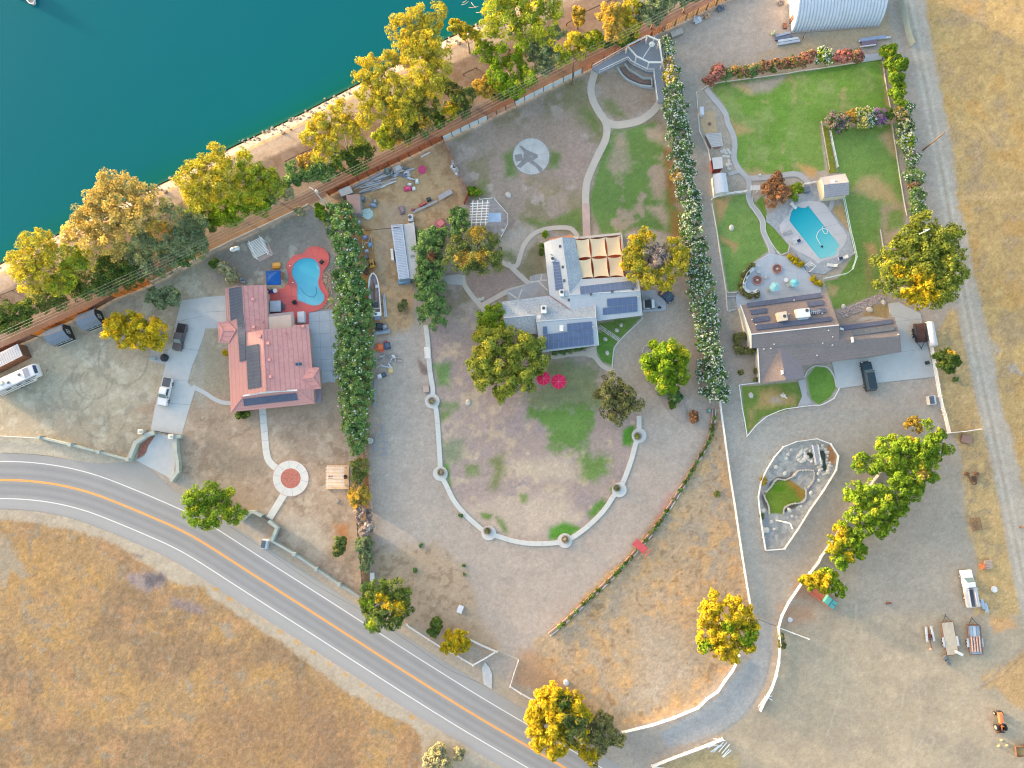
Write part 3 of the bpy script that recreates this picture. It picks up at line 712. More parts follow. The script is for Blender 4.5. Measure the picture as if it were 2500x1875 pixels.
def pool(label,outline,z,colf,coping_w,coping_m,coping_z):
    """a thing: water (coloured by depth), coping"""
    cx=sum(p[0]for p in outline)/len(outline);cy=sum(p[1]for p in outline)/len(outline);c=W(cx,cy,0)
    t=thing('swimming_pool',label,'pool',(c.x,c.y,0))
    pts=[W(x,y,z)for x,y in outline];n=len(pts);vs=[];cl=[];K_=7
    for k in range(K_+1):
        f=1-k/K_
        for(px,py)in outline:
            qx,qy=cx+(px-cx)*f,cy+(py-cy)*f;w=W(qx,qy,z);vs.append(tuple(w));cl.append((*alb(colf(qx,qy)),1))
    fs=[(k*n+i,k*n+(i+1)%n,(k+1)*n+(i+1)%n,(k+1)*n+i)for k in range(K_)for i in range(n)]
    me=bpy.data.meshes.new('water');me.from_pydata(vs,[],fs);me.update()
    ca=me.color_attributes.new('Col','FLOAT_COLOR','POINT');ca.data.foreach_set('color',np.array(cl,np.float32).ravel())
    bm=bmesh.new();bm.from_mesh(me);bmesh.ops.recalc_face_normals(bm,faces=bm.faces)
    if sum(f.normal.z for f in bm.faces)<0:bmesh.ops.reverse_faces(bm,faces=bm.faces)
    bm.to_mesh(me);bm.free();link_mesh('water',me,POOLW,t)
    A=sum(outline[i][0]*outline[(i+1)%n][1]-outline[(i+1)%n][0]*outline[i][1]for i in range(n))
    P_=np.array(outline);T=np.roll(P_,-1,0)-np.roll(P_,1,0);T/=np.linalg.norm(T,axis=1)[:,None];N_=np.stack([T[:,1],-T[:,0]],1)*(1 if A>0 else-1)
    out=[tuple(p)for p in P_+N_*coping_w]
    poly_hole('coping',out,[tuple(p)for p in P_-N_*0.3],coping_z,coping_m,0.14,t)
    return t
def lerp3(a,b,t):t=max(0,min(1,t));return tuple(a[i]+(b[i]-a[i])*t for i in range(3))
pl1=pool('kidney shaped pool with pale blue water in a coral red deck',pool1,0.08,lambda x,y:lerp3((82,186,214),(120,198,220),(y-640)/90),2.2,COPING,0.19)
for nm,pts,r,col in(('pool_hose',crv(c11(775,670,800,710,840,740,880,745,905,715,900,660),6),0.035,(40,110,150)),):
    b=MB();b.tube([W(x,y,0.1)for x,y in pts],r,5);tag(b.build(nm,mat('hose_blue',col)),'thin dark hose curving in the kidney pool','hose')
b=MB();b.prism(Wp(c11(895,465,915,485,930,520,922,530,905,505),0.1),0.05,0.10);b.build('pool_bench',mat('pool_step',(120,200,226)),pl1)
b=MB()
for i,(r,z)in enumerate(((14,0.09),(9.5,0.11),(5,0.13))):b.prism(Wp(circ(*c11(758,768)[0],r,18,r*0.85,0.7),z),0.05,z)
b.build('pool_steps',mat('pool_step2',(128,202,224)),pl1)
# middle property
slab('path',band(crv(c20(1502,575,1470,700,1482,800,1530,900,1592,1000,1590,1120,1530,1250,1470,1380,1432,1500,1426,1659)+c21(1426,20,1432,120,1438,262),6),17.5),CONCT)
slab('path',band(crv(c20(1590,985)+c30(0,1010,80,1006,200,978,300,912,372,828),6),18),CONCT)
slab('path',c21(1398,-10,1458,-10,1467,265,1405,270),mat('pink_walk',(206,176,166),0.9,var=0.1))
cc=c20(985,1267)[0]
slab('concrete_disc',circ(*cc,45.2,40),JOINT,z=0.05);slab('concrete_disc',circ(*cc,44.2,40),mat('disc',(206,204,202),0.9,var=0.08,scale=0.5,tint2=(186,184,182)),z=0.06)
dk=mat('disc_stain',(150,146,146),0.9,var=0.12)
for q in(c20(885,1180,905,1180,950,1215,1035,1250,1040,1275,1000,1300,1060,1350,1080,1370,1060,1400,1020,1350,960,1310,900,1360,862,1350,920,1290,925,1230),c20(850,1255,910,1245,920,1300,860,1310)):slab('damp_stain',q,dk,z=0.064,thick=0.003)
joints([(cc,(cc[0]+44*math.cos(t),cc[1]+44*math.sin(t)))for t in(0.5,1.1,1.7,2.3,3.0,3.7,4.3,4.9,5.5,6.1)],0.05,0.068,mat('disc_joint',(172,170,168)))
slab('path',band(crv(c21(745,462,810,495,868,490,900,400,930,320,1000,240,1080,203,1180,186,1290,188,1345,230,1370,295),5),11),CONCT)
slab('path',band(c21(790,470,880,560,985,655),12),CONCT)
slab('path',band(crv(c21(432,565,442,640,500,730,560,800,612,872),5),11.5),CONCT)
slab('path',band(crv(c21(585,815,700,752,800,700,945,662),4),12),CONCT)
slab('stone_patio',c21(790,700,930,655,975,640,975,580,1050,558,1112,556,1135,735,1000,752,840,775,795,770),mat('slate',(182,176,172),0.9,var=0.12,scale=0.8,tint2=(164,166,170)))
joints([(a[0],a[1])for a in(c21(800,710,880,765),c21(880,765,910,680),c21(975,628,1060,615),c21(1060,615,1072,560),c21(1050,625,1120,695),c21(1060,612,1112,610))],0.28,None,mat('mortar',(222,218,212)))
slab('path',band(crv(c21(1055,1243,1200,1226,1300,1210,1430,1205,1500,1232,1560,1302,1648,1348),5),11.5),CONCT)
slab('path',c21(1425,1170,1512,1140,1522,1240,1440,1235),CONCT)
slab('concrete_slab',c21(270,575,425,560,430,650,268,640),CONCG)
curbw=mat('white_curb',(218,214,208),0.9,var=0.1)
def curb(name,pts,w=0.22,h=0.14,m=None,label=None):
    b=MB()
    for p,q in zip(pts[:-1],pts[1:]):b.bar(W(*p,h/2),W(*q,h/2),w,h)
    return tag(b.build(name,m or curbw),kind='structure')
curb('kerb',crv(c31(222,905,215,935,60,1080,5,1150)+c21(1652,1190,1640,1320),3))
curb('kerb',crv(c31(290,1130,240,1150,228,1200),4),0.15);curb('kerb',crv(c31(225,1360,260,1440,320,1500,350,1560)+c32(480,60,520,95,570,90,580,20)+c31(545,1520,560,1620),3),0.15,m=mat('stone_kerb',(180,172,166)))
walk=crv(c21(130,975,145,1100,152,1200,165,1350,188,1500,183,1590)+c22(214,0,232,200,246,430,250,520,300,620,360,740,450,850,560,950,640,1005,720,1028,850,1066,1000,1086,1180,1080,1255,1062,1330,1030,1450,940,1570,820)+c32(0,690,45,640,90,540,140,400,172,280,198,210,200,50),5)
slab('curved_walk',band(walk,11.5),CONCW,z=0.20,thick=0.3)
NODES=c21(183,1590)+c22(248,518,640,1000,1258,1062)+c32(40,650,200,210)
for i,p in enumerate(NODES):
    slab('curved_walk',circ(*p,18,28),CONCW,z=0.204+0.001*i,thick=0.3)
for k in range(6,len(walk)-6,9):
    a=np.array(walk[k]);d=np.array(walk[k+1])-a;d/=np.linalg.norm(d);nn=np.array([-d[1],d[0]])*5.6
    joints([(tuple(a-nn),tuple(a+nn))],0.05,0.212,mat('walk_joint',(176,176,174)))
STONE=mat('field_stone',(176,166,156),0.95,var=0.3,scale=4,bump=0.5,tint2=(140,132,126))
# stone slabs set in grass
def stepping(name,a,c,wpx,n,seed,m,z=0.05):
    r=random.Random(seed);b=MB();a=np.array(a);c=np.array(c);d=c-a;L_=np.linalg.norm(d);d=d/L_;nn=np.array([-d[1],d[0]])
    rows=int(wpx/3.4)
    for i in range(n):
        for j in range(rows):
            p=a+d*L_*(i+0.5+r.uniform(-.2,.2))/n+nn*((j+0.5)/rows-0.5)*wpx
            b.prism(Wp([(p[0]+r.uniform(.75,1.25)*L_/n*0.48*math.cos(t),p[1]+r.uniform(.75,1.25)*1.6*math.sin(t))for t in np.arange(6)*math.pi/3+r.random()],z),-0.02,z)
    return tag(b.build(name,m),kind='structure')
FLAG=mat('flagstone',(214,208,200),0.9,var=0.15,scale=2)
stepping('flagstone_path',c21(1535,985)[0],(1500+12,830),11,18,3,FLAG)
# right property
slab('path',band(crv(c30(742,715,790,780,850,850,902,925,920,1000,958,1080,976,1170,970,1280,1010,1370,1075,1440,1092,1500,1086,1580,1108,1655)+c31(1150,50,1198,130,1208,220,1250,310,1290,400),5),13),CONCG)
slab('path',band(crv(c30(1060,1445,1180,1440,1300,1430,1450,1408,1520,1432,1590,1500),5),13),CONCG)
slab('path',c30(915,1400,990,1375,1010,1400,925,1425),CONCG)
curb('kerb',offset(crv(c30(1066,1585,1092,1655)+c31(1135,60,1180,135,1190,225,1235,315,1255,390),5),0),0.14)
curb('kerb',offset(crv(c30(1115,1590)+c31(1130,0,1170,45,1218,125,1226,215,1270,305,1330,395),5),0),0.14)
slab('terrace',c31(1250,388,1345,410,1420,425,1530,505,1600,590,1650,660,1659,720,1420,780,1040,830,1110,1050,1090,1050,1000,830,985,790,985,740,1010,700,1060,570,1130,485),CONCB)
slab('terrace',c41(0,640,20,700,0,720)+c31(1640,720,1600,590),CONCB)
joints([(a[0],a[1])for a in(c31(1300,410,1310,520),c31(1310,520,1330,790),c31(1120,500,1600,560),c31(1030,700,1655,690),c31(1180,450,1190,800),c31(1470,460,1500,760))],0.04,None,mat('terrace_joint',(170,176,184)))
curb('kerb',crv(c31(1040,545,1120,480,1250,400),3),0.14);curb('kerb',c31(1310,365,1350,408,1405,385,1420,330),0.14)
SL=mat('stamped_stone',(176,180,184),0.9,var=0.16,scale=1.4,bump=0.3,tint2=(156,162,170));PCON=mat('pool_concrete',(206,202,204),0.85,var=0.05,scale=0.7)
z2=K(1880,420,6.636)
pool2=crv(z2(440,555,560,580,620,540),3)+crv(z2(700,640,900,890,1135,1180),2)+crv(z2(1120,1215,1085,1250,1085,1310,1000,1370,870,1390,810,1415),3)+crv(z2(700,1280,500,1030,310,790),2)+crv(z2(320,740,340,660,380,590),3)
st_out=z2(-60,700,330,440,560,330,540,215,780,200,835,445,900,520,985,640,1285,990,1350,1280,1370,1325,880,1655,600,1620,560,1500,320,1205,60,900,-60,800)
tag(poly_hole('pool_deck',st_out,pool2,0.13,SL),kind='structure')
ring2=crv(z2(620,470,860,500,970,640,1110,830,1230,990,1240,1080,1200,1180,1120,1290,1100,1370,850,1440,780,1480,680,1400,330,1200,160,940,200,800,300,700,330,600,430,520),3,True)
tag(poly_hole('pool_deck',ring2,pool2,0.16,PCON),kind='structure')
joints([(a[0],a[1])for a in(z2(740,680,975,640),z2(890,890,1120,830),z2(1010,1020,1240,990),z2(330,830,200,1000),z2(520,1080,330,1200),z2(700,1300,640,1390))],0.05,0.165,mat('pool_joint',(170,168,172)))
pl2=pool('long turquoise pool with rounded ends and a diving board',pool2,0.08,lambda x,y:lerp3((24,172,192),(130,208,212),((x-1925)*0.63+(y-500)*0.78-20)/130),1.0,mat('white_coping',(214,212,212)),0.19)
b=MB()
for i,q in enumerate((z2(900,1380,1085,1255,1085,1310,1000,1370),z2(960,1372,1085,1285,1085,1312,1005,1370))):b.prism(Wp(q,0.1),0.06,0.095+0.02*i)
b.build('pool_steps',mat('pool_step3',(140,212,216)),pl2)
hose=crv(z2(860,870,850,930,880,990,920,995,935,950,900,920,850,918,790,960,755,1040,780,1110,830,1190),5)
b=MB();b.tube([W(x,y,0.11)for x,y in hose],0.07,6);tag(b.build('pool_hose',mat('hose_white',(224,236,234))),'looped white hose floating in the turquoise pool','hose')
b=MB();b.lathe(W(*z2(838,1208)[0],0.08),[(0.2,0),(0.24,.08),(0.1,.16)],10);tag(b.build('pool_cleaner',mat('cleaner',(30,74,86))),'small dark pool cleaner at the end of the looped hose','pool cleaner')
slab('path',crv(z2(1035,430,1040,520,1000,610,975,640),3)+crv(z2(930,590,960,540,965,450),3),CONCG)
slab('driveway',c41(100,1272,380,1240,668,1192,622,940,575,880,558,800,640,788,820,880,836,960,880,1160,940,1392,480,1442,150,1490,112,1300),CONC)
joints([(a[0],a[1])for a in(c41(380,1240,475,1440),c41(668,1192,880,1165),c41(622,945,836,925),c41(580,890,740,930))],0.05)
slab('path',c31(1488,1425,1545,1408,1560,1540,1605,1612,1480,1645,1522,1550),CONCG)
slab('path',c41(290,945,340,915,420,902,520,915,540,925,500,930,400,930,330,950),CONCG)
slab('stepping_stone',c31(915,740,985,735,985,745,917,750),CONCG);slab('stepping_stone',c31(918,850,985,842,985,855,920,862),CONCG)
curb('kerb',c31(905,700,915,860,940,865),0.15);curb('kerb',crv(c31(1540,1400,1565,1345,1620,1305,1659,1305)+c41(70,1320,120,1390,140,1480),4),0.2)
curb('kerb',c31(790,-10,830,210,862,430,905,695,925,710,985,712,1005,695),0.16,0.2)
curb('kerb',c30(665,740,690,1060,760,1210,780,1300),0.14);curb('kerb',c30(705,730,745,700,800,680,850,668,1400,595,1500,575)+c40(0,555,320,505,510,478),0.16)
curb('kerb',c40(515,500,545,700,578,870),0.14);curb('kerb',c40(590,1000,620,1200,650,1400,690,1640)+c41(712,90),0.14);curb('kerb',c41(495,200,520,345),0.18)
slab('apron_patch',c23(610,800,650,850,668,900,665,1020,600,980,585,850),mat('patch',(204,204,206)))
slab('concrete_pad',c40(340,445,500,430,512,478,330,502),CONCB)

# ------------------------------------------------------------------ houses, sheds, shade structures
def shrink(poly,d):
    """world polygon moved inward by d"""
    n=len(poly);A=sum(poly[i][0]*poly[(i+1)%n][1]-poly[(i+1)%n][0]*poly[i][1]for i in range(n));sg=1 if A>0 else-1;out=[]
    for i in range(n):
        a,b_,c=(np.array(poly[j%n][:2])for j in(i-1,i,i+1))
        e1=(b_-a)/(np.linalg.norm(b_-a)+1e-9);e2=(c-b_)/(np.linalg.norm(c-b_)+1e-9)
        n1=np.array([-e1[1],e1[0]])*sg;n2=np.array([-e2[1],e2[0]])*sg;m_=n1+n2;l=np.dot(m_,n1)
        out.append(tuple(b_+m_*(d/max(0.35,l))))
    return out
def roof_mat(name,c,step=0.1,amp=0.18,var=0.1,scale=2.5,c2=None,bump=0.3):
    """shingle or tile roof: courses follow the height, streaks and blotches by noise"""
    m,n,b=nodes_of(name);tc=n.nodes.new('ShaderNodeTexCoord');sx=n.nodes.new('ShaderNodeSeparateXYZ');n.links.new(tc.outputs['Object'],sx.inputs[0])
    fr=mathn(n,'FRACT',mathn(n,'DIVIDE',sx.outputs[2],step));dk=mathn(n,'MULTIPLY',mathn(n,'LESS_THAN',fr,0.22),amp)
    N1=n.nodes.new('ShaderNodeTexNoise');N1.inputs['Scale'].default_value=scale;N1.inputs['Detail'].default_value=5;N1.inputs['Roughness'].default_value=0.7;n.links.new(tc.outputs['Object'],N1.inputs['Vector'])
    N3=n.nodes.new('ShaderNodeTexNoise');N3.inputs['Scale'].default_value=0.35;n.links.new(tc.outputs['Object'],N3.inputs['Vector'])
    cr=n.nodes.new('ShaderNodeValToRGB');base=alb(c);lo=alb(c2)if c2 is not None else base*(1-var*2)
    cr.color_ramp.elements[0].position=0.32;cr.color_ramp.elements[1].position=0.62;cr.color_ramp.elements[0].color=(*np.clip(lo,0,1),1);cr.color_ramp.elements[1].color=(*np.clip(base*(1+var),0,1),1)
    n.links.new(mathn(n,'ADD',mathn(n,'MULTIPLY',N1.outputs[0],0.75),mathn(n,'MULTIPLY',N3.outputs[0],0.25)),cr.inputs[0])
    mx=n.nodes.new('ShaderNodeMixRGB');mx.blend_type='MULTIPLY';n.links.new(dk,mx.inputs[0]);n.links.new(cr.outputs[0],mx.inputs[1]);mx.inputs[2].default_value=(0.25,0.22,0.22,1)
    n.links.new(mx.outputs[0],b.inputs['Base Color']);b.inputs['Roughness'].default_value=0.85;b.inputs['Specular IOR Level'].default_value=0.2
    bp=n.nodes.new('ShaderNodeBump');bp.inputs['Strength'].default_value=bump;bp.inputs['Distance'].default_value=0.03
    n.links.new(mathn(n,'ADD',fr,N1.outputs[0]),bp.inputs['Height']);n.links.new(bp.outputs[0],b.inputs['Normal'])
    MATS[name]=m
    return m
def roof_faces(cf,faces,th=0.14):
    """faces: lists of (x, y, z) in crop units; each gets a small thickness"""
    b=MB()
    for f in faces:
        vs=[W(*cf(x,y)[0],z)for x,y,z in f];n=len(vs)
        tr=tessellate_polygon([[Vector((v.x,v.y,0))for v in vs]]);up=[(v.x,v.y,v.z)for v in vs];lo=[(v.x,v.y,v.z-th)for v in vs];fs=[]
        for t in tr:
            a,c,d=(Vector((vs[i].x,vs[i].y,0))for i in t)
            q=t if(c-a).cross(d-a).z>0 else t[::-1]
            fs.append(tuple(q));fs.append(tuple(i+n for i in q[::-1]))
        A=sum(vs[i].x*vs[(i+1)%n].y-vs[(i+1)%n].x*vs[i].y for i in range(n))
        for i in range(n):
            j=(i+1)%n;q=(i,i+n,j+n,j)
            fs.append(q if A>0 else q[::-1])
        b.add(up+lo,fs)
    return b
class Plane:
    def __init__(s,cf,a,b_,c):
        s.cf=cf;s.p=W(*cf(a[0],a[1])[0],a[2]);q=W(*cf(b_[0],b_[1])[0],b_[2]);r=W(*cf(c[0],c[1])[0],c[2])
        s.n=(q-s.p).cross(r-s.p).normalized()
        if s.n.z<0:s.n=-s.n
    def at(s,x,y,lift=0.0):
        px,py=s.cf(x,y)[0];r=Vector(RM@np.array([(px-CX)/FPX,-(py-CY)/FPX,-1.0]));o=Vector((0,0,H))
        t=((s.p+s.n*lift)-o).dot(s.n)/r.dot(s.n)
        return o+r*t
SOLAR=mat('solar_cell',(92,112,148),0.5,var=0.12,scale=0.8,spec=0.3);SOLARD=mat('solar_dark',(98,104,116),0.75,var=0.1,scale=0.8,spec=0.08);SFRAME=mat('solar_frame',(150,164,188),0.5,var=0.05)
SOLARB=mat('pool_heater',(92,100,122),0.7,var=0.12,scale=0.8,spec=0.1)
def solar(parent,pl,quad,nx,ny,m=None,lift=0.12,gap=0.06,name='solar_panel',fm=None):
    """a module field: dark modules on a light frame; quad: 4 crop points (a b c d), a-b along x"""
    a,b_,c,d=[pl.at(x,y,lift)for x,y in quad];b=MB();N_=pl.n
    def bl(u,v):return(a*(1-u)+b_*u)*(1-v)+(d*(1-u)+c*u)*v
    def plate(u0,v0,u1,v1,h0,h1):
        q=[bl(u0,v0),bl(u1,v0),bl(u1,v1),bl(u0,v1)]
        if(q[1]-q[0]).cross(q[2]-q[0]).dot(N_)<0:q=q[::-1]
        b.add([p+N_*h0 for p in q]+[p+N_*h1 for p in q],[(4,5,6,7),(3,2,1,0),(0,1,5,4),(1,2,6,5),(2,3,7,6),(3,0,4,7)])
    plate(0,0,1,1,-0.05,0.0);b.m=1
    gu,gv=gap/max(0.1,(b_-a).length),gap/max(0.1,(d-a).length)
    for i in range(nx):
        for j in range(ny):plate(i/nx+gu/2,j/ny+gv/2,(i+1)/nx-gu/2,(j+1)/ny-gv/2,0.004,0.025)
    return b.build(name,[fm or SFRAME,m or SOLAR],parent)
WALLW=mat('white_wall',(228,224,216),0.85,var=0.05);WALLP=mat('stucco',(214,190,176),0.9,var=0.06);TRIMW=mat('white_trim',(236,236,234),0.7,var=0.04);GLASS=mat('window_glass',(70,84,100),0.1,var=0.2,spec=0.6)
METAL=mat('grey_metal',(190,194,198),0.5,var=0.08,metal=0.0,spec=0.5);WHITE=mat('white_paint',(240,240,238),0.6,var=0.04);BLACK=mat('black_plastic',(44,46,52),0.6,var=0.15);DKG=mat('dark_grey',(92,96,104),0.6,var=0.15)
def house(label,cf,eave,zE,wall_m,inset=0.5,name='house'):
    p=[W(*cf(x,y)[0],zE)for x,y in eave];c=sum(p,Vector())/len(p)
    t=thing(name,label,'house',(c.x,c.y,0));b=MB();b.prism(shrink([(v.x,v.y)for v in p],inset),-0.05,zE-0.12);b.build('wall',wall_m,t)
    return t
def bump_box(parent,name,pl,x,y,w,d,h,m,rz=0.0,lift=0.0):
    p=pl.at(x,y,lift);b=MB();b.box((p.x,p.y,p.z+h/2-0.08),(w,d,h),rz);return b.build(name,m,parent,bevel=min(0.03,w*0.1))
def ac_unit(label,pl,x,y,w=1.1,d=1.2,h=0.9,rz=0.05,fan=(0,0.2),duct=None,mt=None):
    p=pl.at(x,y);t=thing('rooftop_unit',label,'air conditioner',(p.x,p.y,p.z),rz=0)
    b=MB();b.box((p.x,p.y,p.z+h/2-0.15),(w,d,h+0.1),rz);b.build('casing',mt or WHITE,t,bevel=0.03)
    b=MB();b.lathe((p.x+fan[0],p.y+fan[1],p.z+h-0.1),[(0.30,0),(0.32,0.05),(0.26,0.06),(0.25,0.02)],16);b.build('fan',DKG,t)
    if duct:b=MB();b.box((p.x+duct[0],p.y+duct[1],p.z+0.2),(duct[2],duct[3],0.5),rz);b.build('duct',METAL,t)
    return t
# ---- tiled house
z3=K(530,680,4.88);E1=2.9
h1=house('house with a pink clay tile roof and dark solar panels beside the kidney pool',z3,[(95,120),(585,75),(610,600),(615,425),(905,395),(915,555),(1090,545),(1130,1040),(1215,1060),(1235,1310),(1150,1320),(1160,1490),(165,1590),(130,765),(20,765),(10,520),(110,510)][0:2]+[(610,425),(905,395),(915,555),(1090,545),(1130,1040),(1215,1060),(1235,1310),(1150,1320),(1160,1490),(165,1590),(130,765),(20,765),(10,520),(110,510)],E1,WALLP)
TILE=roof_mat('clay_tile',(218,160,156),0.20,0.24,0.06,1.5,c2=(205,146,142));TILE2=roof_mat('clay_tile_fine',(204,152,146),0.20,0.14,0.06,2.5,c2=(194,148,144))
rn,rm,lo_=4.2,4.8,3.75
pM=Plane(z3,(130,765,E1),(165,1590,E1),(585,1345,rm));rn=pM.at(335,650).z
def onp(pl,x,y):return(x,y,pl.at(x,y).z)
roof_faces(z3,[[(95,120,E1),(298,85,rn),(335,650,rn),(130,765,E1)],[(130,765,E1),onp(pM,335,650),onp(pM,545,605),(585,1345,rm),onp(pM,310,1395),(165,1590,E1)]]).build('roof_slope',TILE2,h1)
roof_faces(z3,[[(298,85,rn),(585,75,E1),(610,600,E1),(335,650,rn)],[(545,605,rm),(885,590,3.6),(915,555,3.52),(1090,545,E1),(1130,1040,E1),(1150,1320,E1),(950,1330,3.5),(585,1345,rm)]]).build('roof_slope',TILE,h1)
roof_faces(z3,[[(165,1590,E1),(1160,1490,E1),(950,1330,lo_),(310,1395,lo_)],[(950,1330,lo_),(1160,1490,E1),(1150,1320,E1)]]).build('roof_slope',TILE2,h1)
b=MB()
for q in([(335,650,rn),(545,605,rm),(545,605,3.0),(335,650,3.2)],[(310,1395,lo_),(950,1330,lo_),(585,1345,rm)]):
    b=MB();vs=[W(*z3(x,y)[0],z)for x,y,z in q];b.add(vs,[tuple(range(len(vs))),tuple(range(len(vs)))[::-1]][:1]);b.build('gable',TRIMW,h1)
b=MB()
for p,q in((W(*z3(310,1397)[0],lo_+0.06),W(*z3(590,1352)[0],4.1)),(W(*z3(590,1350)[0],4.1),W(*z3(955,1330)[0],lo_+0.06))):b.bar(p,q,0.32,0.12)
b.build('flashing',TRIMW,h1)
roof_faces(z3,[[(1005,1195,3.35),(1140,1178,3.4),(1215,1060,E1),(1105,1060,3.05)],[(1140,1178,3.4),(1235,1310,E1),(1215,1060,E1)],[(1005,1195,3.35),(1150,1322,E1),(1235,1310,E1),(1140,1178,3.4)]]).build('roof_slope',TILE,h1)
roof_faces(z3,[[(10,520,E1),(122,508,2.98),(222,615,3.5),(75,618,3.45)],[(10,520,E1),(75,618,3.45),(20,765,E1)],[(20,765,E1),(75,618,3.45),(222,615,3.5),(132,765,2.98)]]).build('roof_slope',TILE,h1)
b=MB();RIDG=mat('ridge_tile',(214,156,152),0.85,var=0.1)
for p,q in(((298,85,rn),(335,650,rn)),((545,605,rm),(585,1345,rm)),((310,1395,lo_),(165,1590,E1)),((950,1330,lo_),(1160,1490,E1)),((1005,1195,3.35),(1140,1178,3.4)),((1140,1178,3.4),(1215,1060,E1)),((1140,1178,3.4),(1235,1310,E1)),((1005,1195,3.35),(1150,1322,E1)),((75,618,3.45),(222,615,3.5)),((222,615,3.5),(122,508,3)),((222,615,3.5),(132,765,3)),((75,618,3.45),(10,520,E1)),((75,618,3.45),(20,765,E1))):
    b.bar(W(*z3(p[0],p[1])[0],p[2]+0.05),W(*z3(q[0],q[1])[0],q[2]+0.05),0.22,0.12)
b.build('ridge_cap',RIDG,h1)
b=MB();b.prism(Wp(z3(612,425,908,393,918,555,887,594,612,600),2.75),2.55,2.75);b.build('flat_roof',mat('mauve_felt',(168,150,152),0.9,var=0.06),h1)
b=MB();b.prism(Wp(z3(1152,1322,1242,1308,1242,1480,1162,1482),0.1),0,0.12);b.build('porch_floor',mat('mauve_tile',(176,160,178),0.9,var=0.08),h1)
pN=Plane(z3,(95,120,E1),(298,85,rn),(335,650,rn));pR=Plane(z3,(545,605,rm),(1090,545,E1),(585,1345,rm));pS=Plane(z3,(165,1590,E1),(1160,1490,E1),(950,1330,lo_));pNR=Plane(z3,(298,85,rn),(585,75,E1),(335,650,rn))
DF=mat('dark_frame',(140,146,158),0.5,var=0.05)
solar(h1,pN,[(138,120),(298,88),(318,430),(160,505)],2,10,SOLARD,0.1,0.05,fm=DF)
solar(h1,pN,[(236,470),(318,432),(334,640),(248,660)],1,6,SOLARD,0.14,0.05,fm=DF)
solar(h1,pM,[(248,660),(334,640),(340,975),(268,992)],1,8,SOLARD,0.16,0.05,fm=DF)
solar(h1,pM,[(340,805),(493,778),(523,1290),(368,1318)],2,12,SOLARD,0.12,0.05,fm=DF)
solar(h1,pS,[(310,1435),(945,1363),(962,1448),(320,1520)],13,1,SOLARB,0.1,0.04,fm=DF)
for i,(pl,x,y)in enumerate(((pNR,432,250),(pNR,440,578),(pM,515,688),(pR,612,772),(pR,628,968),(pR,640,1170),(pR,1028,572))):bump_box(h1,'roof_vent',pl,x,y,0.55,0.55,0.45,mat('pink_vent',(232,170,166),0.7))
solar(h1,pR,[(930,1003),(1010,998),(1012,1036),(934,1040)],2,1,GLASS,0.15,0.1,'skylight',fm=SFRAME)
for i,(x,y)in enumerate(((372,480),(485,490),(552,520),(360,180),(830,655),(855,705),(750,808),(1015,950))):bump_box(h1,'vent_pipe',pNR if x<600 else pR,x,y,0.16,0.16,0.4,RIDG)
# ---- grey house
zH=K(1200,560,5.185);E2=2.8;R2=3.9
h2=house('sprawling house with a pale grey shingle roof and blue solar panels in the middle property',zH,[(665,170),(1045,112),(1150,630),(1850,590),(1905,790),(1910,1085),(1338,1160),(1355,1465),(620,1555),(578,1320),(185,1350),(130,915),(735,838)],E2,mat('grey_stucco',(196,188,180),0.9,var=0.06))
SHL=roof_mat('pale_shingle',(188,196,204),0.12,0.05,0.05,3.0,c2=(178,186,194));SHS=roof_mat('mottled_shingle',(186,192,198),0.12,0.08,0.06,3.2,c2=(142,152,164))
roof_faces(zH,[[(665,170,E2),(735,140,3.25),(890,100,R2),(985,825,R2),(735,838,E2)],[(985,825,R2),(1885,775,3.85),(1912,1088,E2),(1335,1160,E2),(1310,955,3.4),(1000,1020,3.45),(735,838,E2)],[(565,1165,R2),(1320,1110,R2),(1357,1467,E2),(620,1557,E2)],[(1150,630,E2),(1850,588,E2),(1885,775,3.85),(985,825,R2)]]).build('roof_slope',SHL,h2)
roof_faces(zH,[[(890,100,R2),(1055,105,E2),(1150,630,E2),(985,825,R2)],[(130,915,E2),(735,838,E2),(1000,1020,3.45),(550,1085,3.85),(155,1120,3.85)],[(155,1120,3.85),(550,1085,3.85),(578,1320,E2),(185,1350,E2)],[(550,1085,3.83),(1000,1020,3.45),(1310,955,3.4),(1320,1110,R2),(565,1165,R2)]]).build('roof_slope',SHS,h2)
b=MB();EDG=mat('roof_edge',(206,212,220),0.7,var=0.05)
for p,q in(((890,100,R2),(985,825,R2)),((985,825,R2),(1885,775,3.85)),((155,1120,3.85),(550,1085,3.85)),((565,1165,R2),(1320,1110,R2)),((1320,1110,R2),(1357,1467,E2)),((1310,955,3.45),(1320,1110,R2)),((985,825,R2),(1150,630,E2))):
    b.bar(W(*zH(p[0],p[1])[0],p[2]+0.04),W(*zH(q[0],q[1])[0],q[2]+0.04),0.16,0.08)
b.build('ridge_cap',EDG,h2)
b=MB();b.bar(W(*zH(735,838)[0],E2+0.05),W(*zH(1000,1020)[0],3.82),0.14,0.08);b.build('valley_flashing',mat('rust_flashing',(156,118,112)),h2)
b=MB();b.bar(W(*zH(735,138)[0],3.1),W(*zH(1028,90)[0],3.0),0.5,0.3);b.build('eave_board',mat('orange_board',(236,150,96),0.8),h2)
pA=Plane(zH,(665,170,E2),(890,100,R2),(985,825,R2));pC=Plane(zH,(1150,630,E2),(1850,588,E2),(985,825,R2));pD=Plane(zH,(985,825,R2),(1885,775,3.85),(1912,1088,E2));pI=Plane(zH,(565,1165,R2),(1320,1110,R2),(620,1557,E2));pG=Plane(zH,(130,915,E2),(735,838,E2),(155,1120,3.85))
solar(h2,pA,[(775,418),(855,408),(905,765),(810,775)],1,9)
solar(h2,pC,[(1118,722),(1812,645),(1820,735),(1126,822)],11,1)
